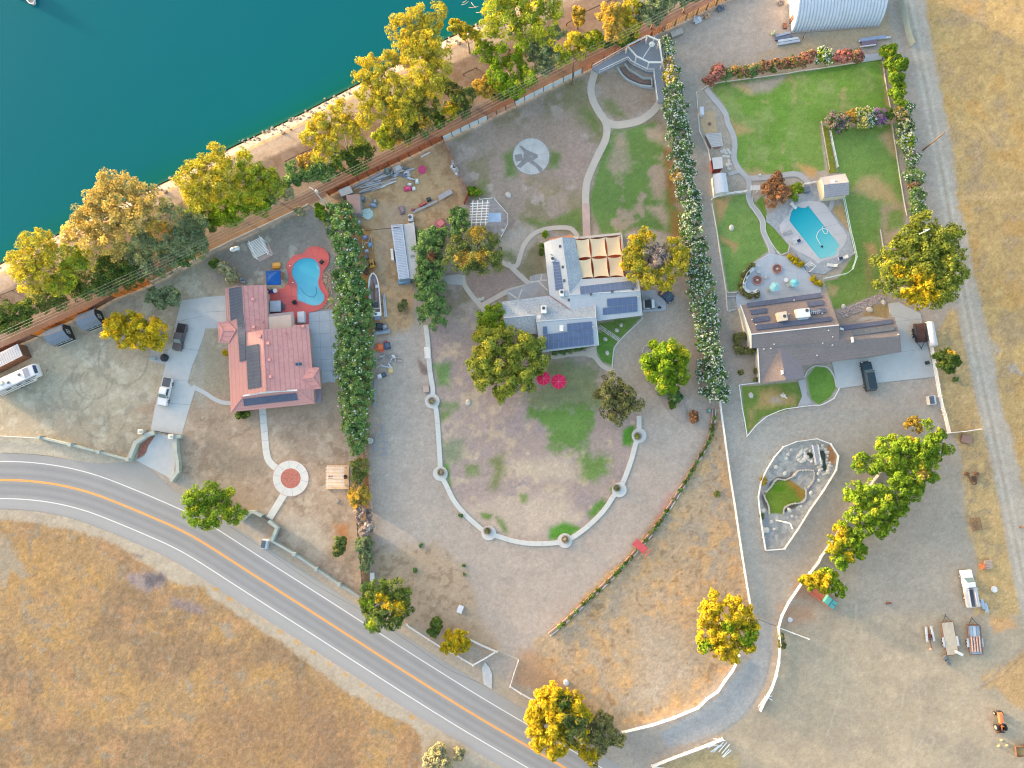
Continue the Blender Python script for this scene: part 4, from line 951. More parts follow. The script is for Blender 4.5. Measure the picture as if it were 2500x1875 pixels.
solar(h2,pD,[(1462,880),(1840,848),(1846,945),(1466,980)],6,1);solar(h2,pD,[(1408,995),(1846,950),(1848,1040),(1412,1085)],7,1)
solar(h2,pI,[(648,1232),(702,1226),(708,1318),(652,1328)],1,1);solar(h2,pI,[(955,1195),(1270,1165),(1280,1258),(960,1292)],5,1)
solar(h2,pI,[(655,1332),(1282,1262),(1288,1358),(660,1425)],10,1);solar(h2,pI,[(660,1430),(1288,1362),(1296,1455),(664,1525)],10,1)
for pl,x,y in((pA,868,215),(pA,900,476),(pA,920,650),(pD,978,895),(pC,1258,820),(pC,1528,790),(pC,1784,760)):bump_box(h2,'roof_vent',pl,x,y,0.42,0.5,0.22,DKG)
for pl,x,y in((pA,748,318),(pI,1283,1235),(pD,1852,858),(pG,470,1035),(pG,870,975)):bump_box(h2,'vent_pipe',pl,x,y,0.2,0.2,0.45,mat('pale_pipe',(224,214,208)))
bump_box(h2,'skylight',pI,885,1252,0.75,1.2,0.2,WHITE)
b=MB();p=W(*zH(600,1110)[0],4.35)
b.lathe((p.x,p.y,p.z+0.15),[(0.05,0),(0.4,0.12),(0.42,0.16)],16);b.build('satellite_dish',mat('dish',(206,210,216)),h2)
ac_unit('white rooftop unit with a dark fan at the roof junction of the grey house',pA,888,815,0.85,1.3,0.9,0.08,(0,0.15),(0.85,-0.1,0.6,0.9))
ac_unit('white rooftop unit with a dark fan on the mottled left roof of the grey house',pG,660,1022,1.1,1.5,0.9,0.03,(0,0.2))
ac_unit('small pale rooftop unit beside the narrow solar strip of the grey house',pA,772,385,0.6,0.9,0.6,0.1,(0,0.1))
# shade sails
SAIL=mat('sail_cloth',(240,214,176),0.8,var=0.03);
def sail(label,corners,z=2.6,sag=0.14):
    """corners in crop units of zH; edges curve inward"""
    P4=[W(*zH(x,y)[0],z+dz)for(x,y),dz in zip(corners,(0.15,-0.1,0.15,-0.1))];N_=10;vs=[];fs=[]
    for j in range(N_+1):
        for i in range(N_+1):
            u,v=i/N_,j/N_
            uu=u+(0.5-u)*2*sag*0.5*4*v*(1-v)*abs(2*u-1)**3*(1 if u!=0.5 else 0);vv=v+(0.5-v)*2*sag*0.5*4*u*(1-u)*abs(2*v-1)**3
            p=(P4[0]*(1-uu)+P4[1]*uu)*(1-vv)+(P4[3]*(1-uu)+P4[2]*uu)*vv;p.z-=0.18*16*u*(1-u)*v*(1-v);vs.append(p)
    n=N_+1
    for j in range(N_):
        for i in range(N_):fs.append((j*n+i,(j+1)*n+i,(j+1)*n+i+1,j*n+i+1))
    m0=len(vs);vs2=vs+[v-Vector((0,0,0.02))for v in vs];fs+=[tuple(m0+i for i in f[::-1])for f in fs]
    b=MB();b.add(vs2,fs);o=b.build('shade_sail',SAIL,smooth=True)
    return tag(o,label,'shade sail','shade sails over the patio')
sail('cream shade sail, upper left of the six over the patio',[(1060,128),(1238,112),(1262,358),(1085,378)])
sail('cream shade sail, upper middle of the six over the patio',[(1240,112),(1434,98),(1466,345),(1264,358)])
sail('cream shade sail, upper right of the six over the patio',[(1436,98),(1624,78),(1650,328),(1468,345)])
sail('cream shade sail, lower left of the six over the patio',[(1085,384),(1262,362),(1290,610),(1098,640)])
sail('cream shade sail, lower middle of the six over the patio',[(1266,362),(1466,350),(1492,600),(1292,610)])
sail('cream shade sail, lower right of the six over the patio',[(1470,350),(1652,334),(1680,600),(1494,600)])
slab('patio',zH(1040,120,1640,70,1690,620,1120,660),mat('terracotta',(206,104,72),0.9,var=0.2,scale=1.5),z=0.1)
tp=thing('sail_frame','steel posts carrying the six cream shade sails','frame',tuple(W(*zH(1350,350)[0],0)))
for x,y in((1060,128),(1240,112),(1436,98),(1624,78),(1650,330),(1680,600)):b=MB();p=W(*zH(x,y)[0],2.7);b.tube([(p.x,p.y,0),(p.x,p.y,2.72)],0.06,8);b.build('post',METAL,tp)
b=MB();b.bar(W(*zH(1030,110)[0],0.5),W(*zH(1100,118)[0],0.5),0.5,1.0);b.bar(W(*zH(1120,115)[0],0.4),W(*zH(1640,62)[0],0.4),0.45,0.8);b.bar(W(*zH(1640,62)[0],0.4),W(*zH(1668,330)[0],0.4),0.35,0.8)
tag(b.build('garden_wall',mat('pale_wall',(222,212,202),0.9,var=0.08)),'low pale wall edging the shaded patio of the grey house','wall')
# ---- brown house
zB=K(1780,700,4.608);E3=3.0
h3=house('large house with a brown shingle roof and blue pool heating panels in the right property',zB,[(130,205),(1110,90),(1235,425),(1860,345),(1940,735),(1150,846),(822,888),(845,1030),(640,1045),(352,1085),(325,690),(250,690)],E3-0.05,mat('cream_wall',(226,222,212),0.85,var=0.05),0.25)
SHB=roof_mat('brown_shingle',(142,134,133),0.12,0.10,0.06,3.0,c2=(126,118,119));SHB2=roof_mat('brown_shingle_warm',(146,133,128),0.12,0.08,0.06,2.2,c2=(132,118,115))
roof_faces(zB,[[(130,205,E3),(1110,88,E3),(1237,430,4.7),(250,535,4.7)]]).build('roof_slope',SHB2,h3)
roof_faces(zB,[[(250,535,4.7),(1237,430,4.7),(1242,610,4.1),(1925,555,4.1),(1942,736,E3),(1150,848,E3),(822,888,E3),(570,680,3.85),(362,1085,2.95),(345,1085,2.95),(325,690,3.95),(250,690,4.0)],[(1240,420,E3),(1862,343,E3),(1925,555,4.1),(1242,610,4.1)]]).build('roof_slope',SHB,h3)
roof_faces(zB,[[(570,680,3.85),(638,1047,3.85),(362,1087,2.95)]]).build('roof_slope',SHB2,h3)
roof_faces(zB,[[(570,680,3.85),(822,888,E3),(846,1032,2.95),(638,1047,3.85)]]).build('roof_slope',mat('brown_shingle_dark',(142,132,138),0.9,var=0.1,scale=3),h3)
b=MB()
vs=[W(*zB(x,y)[0],z)for x,y,z in((1237,430,4.65),(1110,90,3.0),(1110,90,2.9),(1240,520,2.9),(1242,610,4.05))];b.add(vs,[(0,1,2,3,4)]);b.build('gable',WALLW,h3);b=MB()
vs=[W(*zB(x,y)[0],z)for x,y,z in((133,207,2.95),(252,535,4.6),(252,690,3.85),(252,690,2.9))];b.add(vs,[(0,1,2,3)]);b.build('gable',WALLW,h3);b=MB();vs=[W(*zB(x,y)[0],z)for x,y,z in((327,692,3.9),(347,1083,2.9),(327,692,2.8))];b.add(vs,[(0,1,2)])
b.build('gable',WALLW,h3)
b=MB();b.bar(W(*zB(128,205)[0],E3),W(*zB(248,535)[0],4.7),0.12,0.22);b.bar(W(*zB(248,535)[0],4.7),W(*zB(248,692)[0],4.0),0.12,0.2);b.bar(W(*zB(323,690)[0],3.95),W(*zB(345,1085)[0],2.95),0.12,0.2);b.bar(W(*zB(250,535)[0],4.78),W(*zB(1237,430)[0],4.78),0.18,0.06);b.build('fascia',TRIMW,h3)
pB=Plane(zB,(130,205,E3),(1110,88,E3),(250,535,4.7));pB2=Plane(zB,(250,535,4.7),(1237,430,4.7),(1150,848,E3));pB3=Plane(zB,(1240,420,E3),(1862,343,E3),(1925,555,4.1))
SF2=mat('heater_frame',(112,118,134),0.5)
for pl,q,nx in((pB,[(203,182),(1030,65),(1045,118),(206,232)],9),(pB,[(872,168),(1055,146),(1068,202),(885,226)],2),(pB,[(905,258),(1082,232),(1090,288),(925,312)],2),(pB,[(236,262),(420,236),(430,290),(245,314)],2),(pB,[(270,345),(450,324),(458,378),(275,404)],2),(pB,[(300,430),(1150,334),(1160,382),(308,488)],8)):
    solar(h3,pl,q,nx,1,SOLARB,0.14,0.05,fm=SF2)
solar(h3,pB3,[(1250,440),(1830,365),(1836,412),(1275,492)],6,1,SOLARB,0.14,0.05,fm=SF2);solar(h3,pB3,[(1380,495),(1860,436),(1866,488),(1395,552)],7,1,mat('solar_slate',(108,114,120),0.3),0.16,0.05,fm=SF2)
for pl,x,y in((pB2,505,648),(pB2,468,695),(pB2,388,703),(pB2,1115,492),(pB2,1162,566),(pB2,1050,636),(pB2,1160,658),(pB2,988,774),(pB,255,372),(pB,300,430),(pB,672,308),(pB,728,155),(pB,1045,303),(pB3,1902,540)):bump_box(h3,'vent_pipe',pl,x,y,0.2,0.2,0.35,mat('vent_white',(222,220,218)))
p=pB3.at(1378,600);b=MB();b.box((p.x,p.y,p.z+0.25),(0.3,1.0,0.7),0.1);b.build('chimney',TRIMW,h3)
p=W(*zB(596,965)[0],3.85);b=MB();b.box((p.x,p.y,4.0),(0.28,0.7,0.5),0.1);b.build('chimney',TRIMW,h3)
bump_box(h3,'roof_hatch',pB3,1265,478,0.75,0.4,0.3,TRIMW,-0.5)
for q in((215,600,238,660),(312,770,322,830)):pass
ac_unit('wide white rooftop unit with a fan on the brown roof',pB,815,305,2.5,1.7,1.0,0.1,(0.7,0.45),(0.1,-1.0,2.0,0.4))
ac_unit('boxy peach coloured rooftop cooler with a cap on the brown roof',pB,580,345,1.7,1.7,1.2,0.15,(0.35,0.0),mt=mat('peach_box',(240,220,196),0.7))
b=MB();p=pB.at(945,290)
b.bar((p.x-1.2,p.y-0.15,p.z+0.7),(p.x+1.2,p.y+0.2,p.z+0.7),0.08);b.bar((p.x,p.y,p.z-0.1),(p.x,p.y,p.z+0.8),0.08)
for k in range(6):b.bar((p.x-0.9+0.35*k,p.y-0.45,p.z+0.7),(p.x-0.95+0.35*k,p.y+0.45,p.z+0.7),0.06)
tag(b.build('antenna',METAL),'metal aerial standing on the brown roof beside the wide white unit','antenna')
# ---- quonset hut
a0=W(1931,79,0);a1=W(2146,63,0);u=(a1-a0).normalized();v=Vector((-u.y,u.x,0));L_=(a1-a0).length;Rq=6.3
tq=thing('quonset_hut','silver corrugated metal hut with an arched roof cut by the top edge','hut',tuple(a0+u*L_/2+v*Rq))
NR,NA=27*8,28;vs=[];fs=[]
for i in range(NR+1):
    s_=i/NR;r=Rq+0.24*(abs(math.sin(math.pi*s_*27))**0.7-0.5)
    for j in range(NA+1):
        t=math.pi*j/NA;p=a0+u*L_*s_+v*(Rq-r*math.cos(t))+Vector((0,0,0.1+0.86*r*math.sin(t)));vs.append(p)
for i in range(NR):
    for j in range(NA):k=i*(NA+1)+j;fs.append((k,k+NA+1,k+NA+2,k+1))
b=MB();b.add(vs,fs);b.build('roof',mat('galvanised',(206,216,230),0.45,var=0.07,scale=0.5,spec=0.5),tq)
for e,sg in((0.02,1),(L_-0.02,-1)):
    b=MB();vs=[a0+u*e+v*(Rq-(Rq-0.12)*math.cos(math.pi*j/NA))+Vector((0,0,0.05+0.86*(Rq-0.12)*math.sin(math.pi*j/NA)))for j in range(NA+1)];b.add(vs,[tuple(range(len(vs)))[::sg]])
    b.build('end_wall',mat('end_wall',(226,226,236),0.6,var=0.04),tq)
b=MB();b.bar(a0+Vector((0,0,0.1))-v*0.15,a1+Vector((0,0,0.1))-v*0.15,0.35,0.25);b.build('foundation',mat('foundation',(176,164,156)),tq)
for s_ in(0.27,0.53):b=MB();p=a0+u*L_*s_+v*(Rq*0.86)+Vector((0,0,0.86*Rq));b.box(p,(0.6,1.1,0.5),0.07);b.build('roof_vent',METAL,tq)
b=MB();p=a0+v*2.2-u*0.06;b.box((p.x,p.y,1.1),(0.1,1.0,2.0),-0.07);b.build('door',mat('brown_door',(122,84,74)),tq)
# ---- sheds
z6=K(0,740,8.295)
def gambrel(label,G1,G2,G3):
    A,B_,C=W(*G1,0),W(*G2,0),W(*G3,0);D=A+(C-B_);c=(A+B_+C+D)/4
    t=thing('shed',label,'shed',(c.x,c.y,0),'dark garden sheds by the fence')
    e=(B_-A);w=(D-A) # e: along the ridge, w: across
    def q(s,k,z):return A+e*s+w*k+Vector((0,0,z))
    prof=[(-0.05,1.85),(0.16,2.75),(0.5,3.25),(0.84,2.75),(1.05,1.85)]
    b=MB();wall=[(0,0),(0,1.85),(0.18,2.68),(0.5,3.17),(0.82,2.68),(1,1.85),(1,0)]
    n=len(wall);vs=[q(s,k,z)for s in(0.02,0.98)for k,z in wall];b.add(vs,[tuple(range(n))[::-1],tuple(range(n,2*n))]+[(i,i+1,n+i+1,n+i)for i in range(n-1)]);b.build('wall',mat('shed_black',(66,70,72),0.8,var=0.15),t)
    b=MB()
    for(k0,z0),(k1,z1)in zip(prof[:-1],prof[1:]):
        vs=[q(-0.03,k0,z0),q(1.02,k0,z0),q(1.02,k1,z1),q(-0.03,k1,z1)];b.add([p+Vector((0,0,.06))for p in vs]+vs,[(0,1,2,3),(7,6,5,4),(0,4,5,1),(1,5,6,2),(2,6,7,3),(3,7,4,0)])
    b.build('roof',mat('shed_roof',(126,136,150),0.85,var=0.07,scale=2),t)
    wd=w.normalized();ed=e.normalized()
    f=MB()
    for z0,z1 in((1.05,1.12),(1.72,1.8)):f.bar(q(0.1,-0.012,z0),q(0.98,-0.012,z0),0.05,0.09)if z0<1.5 else f.bar(q(0.1,-0.012,z1),q(0.98,-0.012,z1),0.05,0.09)
    f.bar(q(0,-0.012,0.06),q(1,-0.012,0.06),0.06,0.14)
    for s_ in(0.1,0.39,0.68,0.98):f.bar(q(s_,-0.012,1.05),q(s_,-0.012,1.8),0.08,0.05)
    f.build('window_frame',TRIMW,t)
    f=MB()
    for s_ in(0.12,0.41,0.70):f.add([q(s_,-0.008,1.1),q(s_+0.25,-0.008,1.1),q(s_+0.25,-0.008,1.75),q(s_,-0.008,1.75)],[(0,1,2,3)])
    f.build('window',GLASS,t)
    f=MB()
    for k in(0.38,0.5,0.62):f.bar(q(0.995,k,1.1),q(0.995,k,2.0),0.05,0.09)
    for z in(1.1,2.0):f.bar(q(0.995,0.36,z),q(0.995,0.64,z),0.05,0.09)
    f.build('gable_window',TRIMW,t)
g=[z6(1190,885)[0],z6(1548,742)[0],z6(1428,462)[0]]
gambrel('dark gambrel roofed shed with white window trim, the one nearer the brown container',*g)
gambrel('dark gambrel roofed shed with white window trim, touching the wispy yellow tree',*[(x+76,y-36.6)for x,y in g])
c1,c2=W(*z6(645,1102)[0],0),W(*z6(548,868)[0],0);dirw=(c2-c1);al=Vector((-dirw.y,dirw.x,0)).normalized()
al=al if al.x<0 else-al
t=thing('storage_container','brown storage container with a flat white roof at the left edge','container',tuple((c1+c2)/2+al*5))
b=MB();b.prism([tuple(p[:2])for p in(c1,c2,c2+al*12,c1+al*12)],0,2.45);b.build('wall',mat('brown_rib',(126,92,74),0.85,var=0.2,scale=2),t)
b=MB();b.prism([tuple(p[:2])for p in(c1,c2,c2+al*12,c1+al*12)],2.45,2.55);b.build('roof',mat('white_roof',(214,210,212),0.7,var=0.08,scale=1.5),t)
b=MB()
for k in range(22):p=c1+al*(0.5+0.5*k)+dirw*0.06;b.bar((p.x,p.y,2.57),tuple((p+dirw*0.88)[:2])+(2.57,),0.06,0.04)
b.build('roof_rib',mat('roof_rib',(200,196,200)),t)
# metal container and its neighbour in the junk yard
zc3=K(870,540,8.295)
def container(label,top,h,m,rib=0,name='container',cat='container',grp=None):
    P4=[W(*zc3(x,y)[0],h)for x,y in top];c=sum(P4,Vector())/4;t=thing(name,label,cat,(c.x,c.y,0),grp)
    poly=[(p.x,p.y)for p in P4];b=MB();b.prism(poly,0,h-0.08);b.build('wall',mat(m[0],m[1],0.7,var=0.12),t);b=MB();b.prism(poly,h-0.08,h);b.build('roof',mat(m[2],m[3],0.6,var=0.08),t)
    if rib:
        b=MB();a,b_,c_,d=P4
        for k in range(rib):f=(k+0.5)/rib;p=a+(d-a)*f;q=b_+(c_-b_)*f;b.bar((p+(q-p)*0.1)+Vector((0,0,.02)),(q-(q-p)*0.1)+Vector((0,0,.02)),0.10,0.06)
        b.build('roof_rib',mat(m[2]+'_rib',tuple(max(0,v-34)for v in m[3])),t)
    return t
container('long pale metal shipping container with a ribbed roof in the junk yard',[(702,75),(935,60),(1075,1150),(855,1180)],2.5,('steel_wall',(140,160,176),'steel_roof',(200,208,222)),34,grp='metal containers')
container('plain grey flat roofed container against the hedge in the junk yard',[(948,70),(1168,20),(1225,560),(1180,1170),(1080,1160)][0:1]+[(1168,20),(1290,1160),(1080,1165)],2.3,('grey_wall',(120,126,136),'grey_roof',(188,188,190)),0,grp='metal containers')
z1=K(820,370,8.295)
def zbox(name,label,cat,cf,top,h,wall_c,roof_c,z0=0.0,var=0.1,grp=None):
    P4=[W(*cf(x,y)[0],h+z0)for x,y in top];c=sum(P4,Vector())/len(P4);t=thing(name,label,cat,(c.x,c.y,z0),grp);poly=[(p.x,p.y)for p in P4]
    b=MB();b.prism(shrink(poly,0.06),z0,z0+h-0.07);b.build('wall',mat('w%d_%d_%d'%wall_c,wall_c,0.8,var=var),t);b=MB();b.prism(poly,z0+h-0.07,z0+h);b.build('roof' if h>1 else 'lid',mat('r%d_%d_%d'%roof_c,roof_c,0.75,var=var),t)
    return t
zbox('shed','small shed with a stained pale roof against the rusty fence','shed',z1,[(50,780),(285,685),(345,830),(110,910)],2.0,(150,150,148),(196,190,186),grp='small sheds in the junk yard')
zbox('shed','square shed with a flat brown pink roof in the junk yard','shed',z1,[(205,880),(475,860),(505,1225),(290,1240)][0:2]+[(505,1240),(262,1262)],2.2,(158,164,170),(186,152,142),grp='small sheds in the junk yard')
zs=K(1690,230,6.636)
P4=[W(*zs(x,y)[0],2.4)for x,y in((345,1290),(555,1270),(600,1580),(380,1600))];c=sum(P4,Vector())/4
t=thing('shed','white barrel roofed shed beside the gravel drive and the white pool fence','shed',(c.x,c.y,0));b=MB();b.prism(shrink([(p.x,p.y)for p in P4],0.1),0,2.1);b.build('wall',WALLW,t)
b=MB();vs=[]
for k in range(9):
    f=k/8;z=2.0+0.6*math.sin(math.pi*f)
    for p,q in((P4[0],P4[1]),(P4[3],P4[2])):w=p+(q-p)*f;vs.append((w.x,w.y,z))
b.add(vs,[(2*k,2*k+1,2*k+3,2*k+2)[::-1]for k in range(8)]+[tuple(range(0,18,2)),tuple(range(1,18,2))[::-1]]);b.build('roof',mat('barrel_roof',(208,212,222),0.6,var=0.05),t)
P4=[W(*zs(x,y)[0],2.2)for x,y in((322,1030),(485,1015),(500,1195),(345,1215))];c=sum(P4,Vector())/4
t=thing('hen_house','flat roofed grey animal house next to the barrel roofed shed','shed',(c.x,c.y,0));b=MB();b.prism(shrink([(p.x,p.y)for p in P4],0.08),0,2.1);b.build('wall',mat('dark_red',(112,52,56)),t);b=MB();b.prism([(p.x,p.y)for p in P4],2.1,2.2);b.build('roof',mat('pen_roof',(208,206,206),var=0.04),t)
# slatted pen roof and sand yard
sheet('sand_yard',zs(205,280,355,265,385,480,415,610,215,640,150,520,145,370),0.02,mat('sand',(198,172,138),0.95,var=0.12,scale=1.5))
t=thing('slatted_shelter','grey slatted shelter roof over the animal pen by the gravel drive','shelter',tuple(W(*zs(360,740)[0],0)))
b=MB();q4=[W(*zs(x,y)[0],2.1)for x,y in((215,640),(460,620),(490,830),(325,850))]
for k in range(9):f=k/8.5;a=q4[0]+(q4[3]-q4[0])*f;c=q4[1]+(q4[2]-q4[1])*f;w_=(q4[3]-q4[0])*0.085;b.prism([tuple(p[:2])for p in(a,c,c+w_,a+w_)],2.05,2.1)
b.build('roof_slat',mat('pen_slat',(178,182,190),0.7),t)
b=MB()
for p in q4:b.tube([(p.x,p.y,0),(p.x,p.y,2.05)],0.06,6)
b.bar(q4[1],q4[2],0.1);b.bar(q4[0],q4[3],0.1);b.build('post',METAL,t)
sheet('dark_soil',zs(190,670,225,690,310,860,295,905,260,850),0.02,mat('soil',(120,88,78)));sheet('dark_soil',zs(335,850,470,840,440,880,350,890),0.025,mat('soil2',(140,112,100)))
b=MB();r=random.Random(5)
for x,y in((520,905),(580,905),(545,950),(620,950),(480,930),(580,1010),(520,1005),(595,1085),(600,1210),(570,1150),(610,1130)):p=W(*zs(x,y)[0],0);b.lathe((p.x,p.y,-0.02),[(0.34,0),(0.36,.05),(0.2,.09)],8,1.2,0.85,r.random()*3)
tag(b.build('stepping_stone',mat('pale_stone',(212,208,204),0.9,var=0.1)),kind='structure')
# pool house
P4=[W(*z2(x,y)[0],2.5)for x,y in((812,90),(1215,25),(1278,365),(880,415))];c=sum(P4,Vector())/4
t=thing('pool_house','small pool house with a grey shingle roof and cream walls','pool house',(c.x,c.y,0));b=MB();b.prism(shrink([(p.x,p.y)for p in P4],0.15),0,2.45);b.build('wall',mat('cream_wall2',(232,224,198),0.85,var=0.05),t)
roof_faces(z2,[[(812,88,2.5),(1217,22,2.5),(1280,165,3.3),(868,205,3.3)],]).build('roof_slope',roof_mat('pool_shingle',(186,182,182),0.12,0.1,0.06,3,c2=(172,168,170)),t)
roof_faces(z2,[[(868,205,3.3),(1280,165,3.3),(1280,367,2.5),(882,418,2.5)]]).build('roof_slope',roof_mat('pool_shingle2',(172,170,176),0.12,0.25,0.08,3,c2=(150,150,160)),t)
b=MB();vs=[W(*z2(x,y)[0],z)for x,y,z in((815,92,2.48),(872,205,3.22),(884,415,2.48))];b.add(vs,[(0,1,2)]);b.build('gable',MATS['cream_wall2'],t)
pl=Plane(z2,(812,88,2.5),(1217,22,2.5),(868,205,3.3));bump_box(t,'skylight',pl,1020,152,0.8,0.65,0.15,WHITE,0.1)
a_,b_=W(*z2(820,120)[0],1.4),W(*z2(850,290)[0],1.4);b=MB();p=W(*z2(840,265)[0],1.4);b.box((p.x-0.05,p.y,1.45),(0.12,0.8,1.0),0.0);b.build('window',GLASS,t)
# blue pop-up canopy
z5p=K(600,560,8.295)
P4=[W(*z5p(x,y)[0],2.2)for x,y in((405,845),(700,828),(708,1118),(418,1122))];c=sum(P4,Vector())/4
t=thing('canopy_tent','blue square pop up canopy beside the tiled roof','canopy',(c.x,c.y,0));b=MB();vs=[tuple(p)for p in P4]+[(c.x-0.1,c.y,2.95)]+[(p.x,p.y,1.95)for p in P4];b.add(vs,[(1,0,4),(2,1,4),(3,2,4),(0,3,4)]+[(i,(i+1)%4,5+(i+1)%4,5+i)for i in range(4)]);b.build('canopy',mat('blue_cloth',(24,92,170),0.7,var=0.08),t)
for p in P4:b=MB();b.tube([(p.x,p.y,0),(p.x,p.y,2.2)],0.03,6);b.build('leg',METAL,t)
# ---- lath pergolas and gazebo
def pergola(label,cf,corners,h,slats,along,posts=4,m=None,over=0.35,floor=None,sl=0.12,beams=2,name='pergola'):
    P4=[W(*cf(x,y)[0],h)for x,y in corners];c=sum(P4,Vector())/4;t=thing(name,label,'pergola',(c.x,c.y,0));m=m or WHITE;a,b_,c_,d=P4
    if along:a,b_,c_,d=b_,c_,d,a
    for p in P4:b=MB();q=p+(c-p)*0.08;b.box((q.x,q.y,h/2),(0.14,0.14,h));b.build('post',m,t)
    b=MB()
    for f in[0.08+0.84*k/(beams-1)for k in range(beams)]:p,q=a+(b_-a)*f,d+(c_-d)*f;e=(q-p).normalized()*over;b=MB();b.bar(p-e-Vector((0,0,.1)),q+e-Vector((0,0,.1)),0.13,0.18);b.build('beam',m,t)
    for k in range(slats):f=(k+0.5)/slats;p,q=a+(d-a)*f,b_+(c_-b_)*f;e=(q-p).normalized()*over*0.6;s_=MB();s_.bar(p-e,q+e,sl,0.08);s_.build('slat',m,t)
    return t
pergola('white lath pergola near the propane tank behind the tiled house',z5p,[(45,275),(305,150),(455,470),(190,585)],2.4,13,False)
sheet('paved_pad',z5p(440,240,560,510,285,655,240,600,450,480),0.03,mat('pink_paver',(206,178,172)))
pergola('wooden lath pergola on a pale deck in the dry front yard',c12,[(985,462),(1120,462),(1125,625),(985,625)],2.3,14,False,m=mat('pale_lath',(238,222,206),0.8),over=0.2)
tag(sheet('wooden_deck',c12(990,450,1168,452,1168,645,985,645),0.12,mat('new_pine',(234,200,162),0.8,var=0.1,scale=2)),'square new pine deck under the wooden lath pergola','deck',kind='')
for lab,x,y,w_,d_,m_ in(('dark red chair under the wooden lath pergola',1028,545,0.6,0.6,(130,60,50)),('round dark fire bowl on the pine deck',1145,545,0.8,0.8,(90,56,44))):
    p=W(*c12(x,y)[0],0.12);t=thing('patio_chair' if 'chair' in lab else 'fire_bowl',lab,'chair' if 'chair' in lab else 'fire pit',tuple(p));b=MB()
    if 'chair' in lab:b.box((p.x,p.y,0.5),(w_,d_,0.1));b.box((p.x-w_/2,p.y,0.8),(0.08,d_,0.6));[b.box((p.x+i*w_*.42,p.y+j*d_*.42,0.3),(0.06,0.06,0.4))for i in(-1,1)for j in(-1,1)]
    else:b.lathe(tuple(p),[(0.2,0),(0.25,.3),(0.42,.45),(0.44,.5),(0.3,.42)],14)
    b.build('frame',mat('m%d'%m_[0],m_,0.7),t)
zg=K(1000,360,8.295)
t=pergola('white grid roofed pergola beside the olive and amber tree',zg,[(1255,1110),(1600,1095),(1560,1540),(1225,1550)],2.5,8,False,beams=4,name='pergola')
P4=[W(*zg(x,y)[0],2.0)for x,y in((1590,1335),(1860,1330),(1850,1520),(1580,1525))]
b=MB();b.prism([(p.x,p.y)for p in P4],2.2,2.28);b.build('awning',mat('blue_awning',(160,184,214),0.6),t)
for q in((zg(1420,1050),zg(1700,1020)),(zg(1700,1020),zg(1990,1350)),(zg(1990,1350),zg(1990,1540)),(zg(1990,1540),zg(1860,1800))):
    b=MB();b.bar(W(*q[0][0],1.0),W(*q[1][0],1.0),0.1,0.1);b.bar(W(*q[0][0],0.4),W(*q[1][0],0.4),0.1,0.1)
    for p in(q[0][0],q[1][0]):w=W(*p,0.5);b.box(tuple(w),(0.12,0.12,1.1))
    b.build('railing',WHITE,t)
sheet('paved_pad',zg(1400,1060,1700,1030,1990,1350,1980,1560,1850,1830,1700,1700,1560,1560,1225,1560,1250,1110),0.035,mat('pad_mix',(184,178,176),0.9,var=0.2,scale=1.2,tint2=(160,150,146)))
# terrace with the fan shaped white pergola in the corner
z5=K(1400,60,6.636)
t=thing('terrace_deck','grey blue wooden deck with white railings in the upper corner of the middle property','deck',tuple(W(*z5(1150,500)[0],0)))
b=MB();b.prism(Wp(z5(305,712,860,395,1200,205,1385,165,1455,600,1478,950,1462,1258,1366,1260,1290,775,1190,765,940,640,870,565,418,785),0.5),0,0.5);b.build('floor',mat('deck_board',(164,172,186),0.8,var=0.07,scale=2),t)
def railing(parent,cf,pts,z0,h,step=0.35,m=None,name='railing'):
    b=MB();P_=[W(*cf(x,y)[0],z0)for x,y in pts];up=Vector((0,0,h))
    for p,q in zip(P_[:-1],P_[1:]):
        b.bar(p+up,q+up,0.14,0.08);b.bar(p+up*0.25,q+up*0.25,0.06,0.06);n=max(1,int((q-p).length/step))
        for k in range(n+1):w=p+(q-p)*k/n;b.bar(w,w+up,0.05,0.05)
    return b.build(name,m or WHITE,parent)
railing(t,z5,[(870,565),(940,640),(1190,765),(1302,768)],0.5,1.0);railing(t,z5,[(1290,790),(1352,1260)],0.5,1.0,1.0);railing(t,z5,[(418,785),(865,572)],0.5,1.0,1.0);railing(t,z5,[(305,705),(860,390)],0.5,1.0,1.0);railing(t,z5,[(1440,610),(1470,940)],0.5,1.0,1.0)
tb=thing('pergola','fan shaped white beam pergola over the corner deck','pergola',tuple(W(*z5(1200,400)[0],0.5)))
nod=[(870,340),(1200,180),(1390,262),(1440,612),(1222,610),(1020,512)];NW_=[W(*z5(x,y)[0],3.1)for x,y in nod]
for i,p in enumerate(NW_):q=NW_[(i+1)%6];b=MB();b.bar(p,q,0.26,0.24);b.build('beam',WHITE,tb);b=MB();b.box((p.x,p.y,1.8),(0.24,0.24,2.6));b.build('post',WHITE,tb)
hub=W(*z5(1270,320)[0],3.1)
for x,y in((1112,560),(1320,190)):b=MB();b.bar(hub,W(*z5(x,y)[0],3.1),0.12,0.14);b.build('rafter',WHITE,tb)
b=MB();b.lathe((hub.x,hub.y,3.05),[(0.55,0),(0.6,.05),(0.6,.16),(0.2,.2)],8);b.build('hub',mat('hub_white',(222,228,222)),tb)
b=MB()
for k in(0,1):
    arc=crv(z5(715,700,790,820,900,910,1080,985,1275,1010),4);arc=[(x+k*3.5*-1+3.5,y-k*3.5*1+3.5)for x,y in arc]
    for p,q in zip(arc[:-1],arc[1:]):b.bar(W(*p,0.15+0.15*k),W(*q,0.15+0.15*k),0.3,0.3+0.25*k)
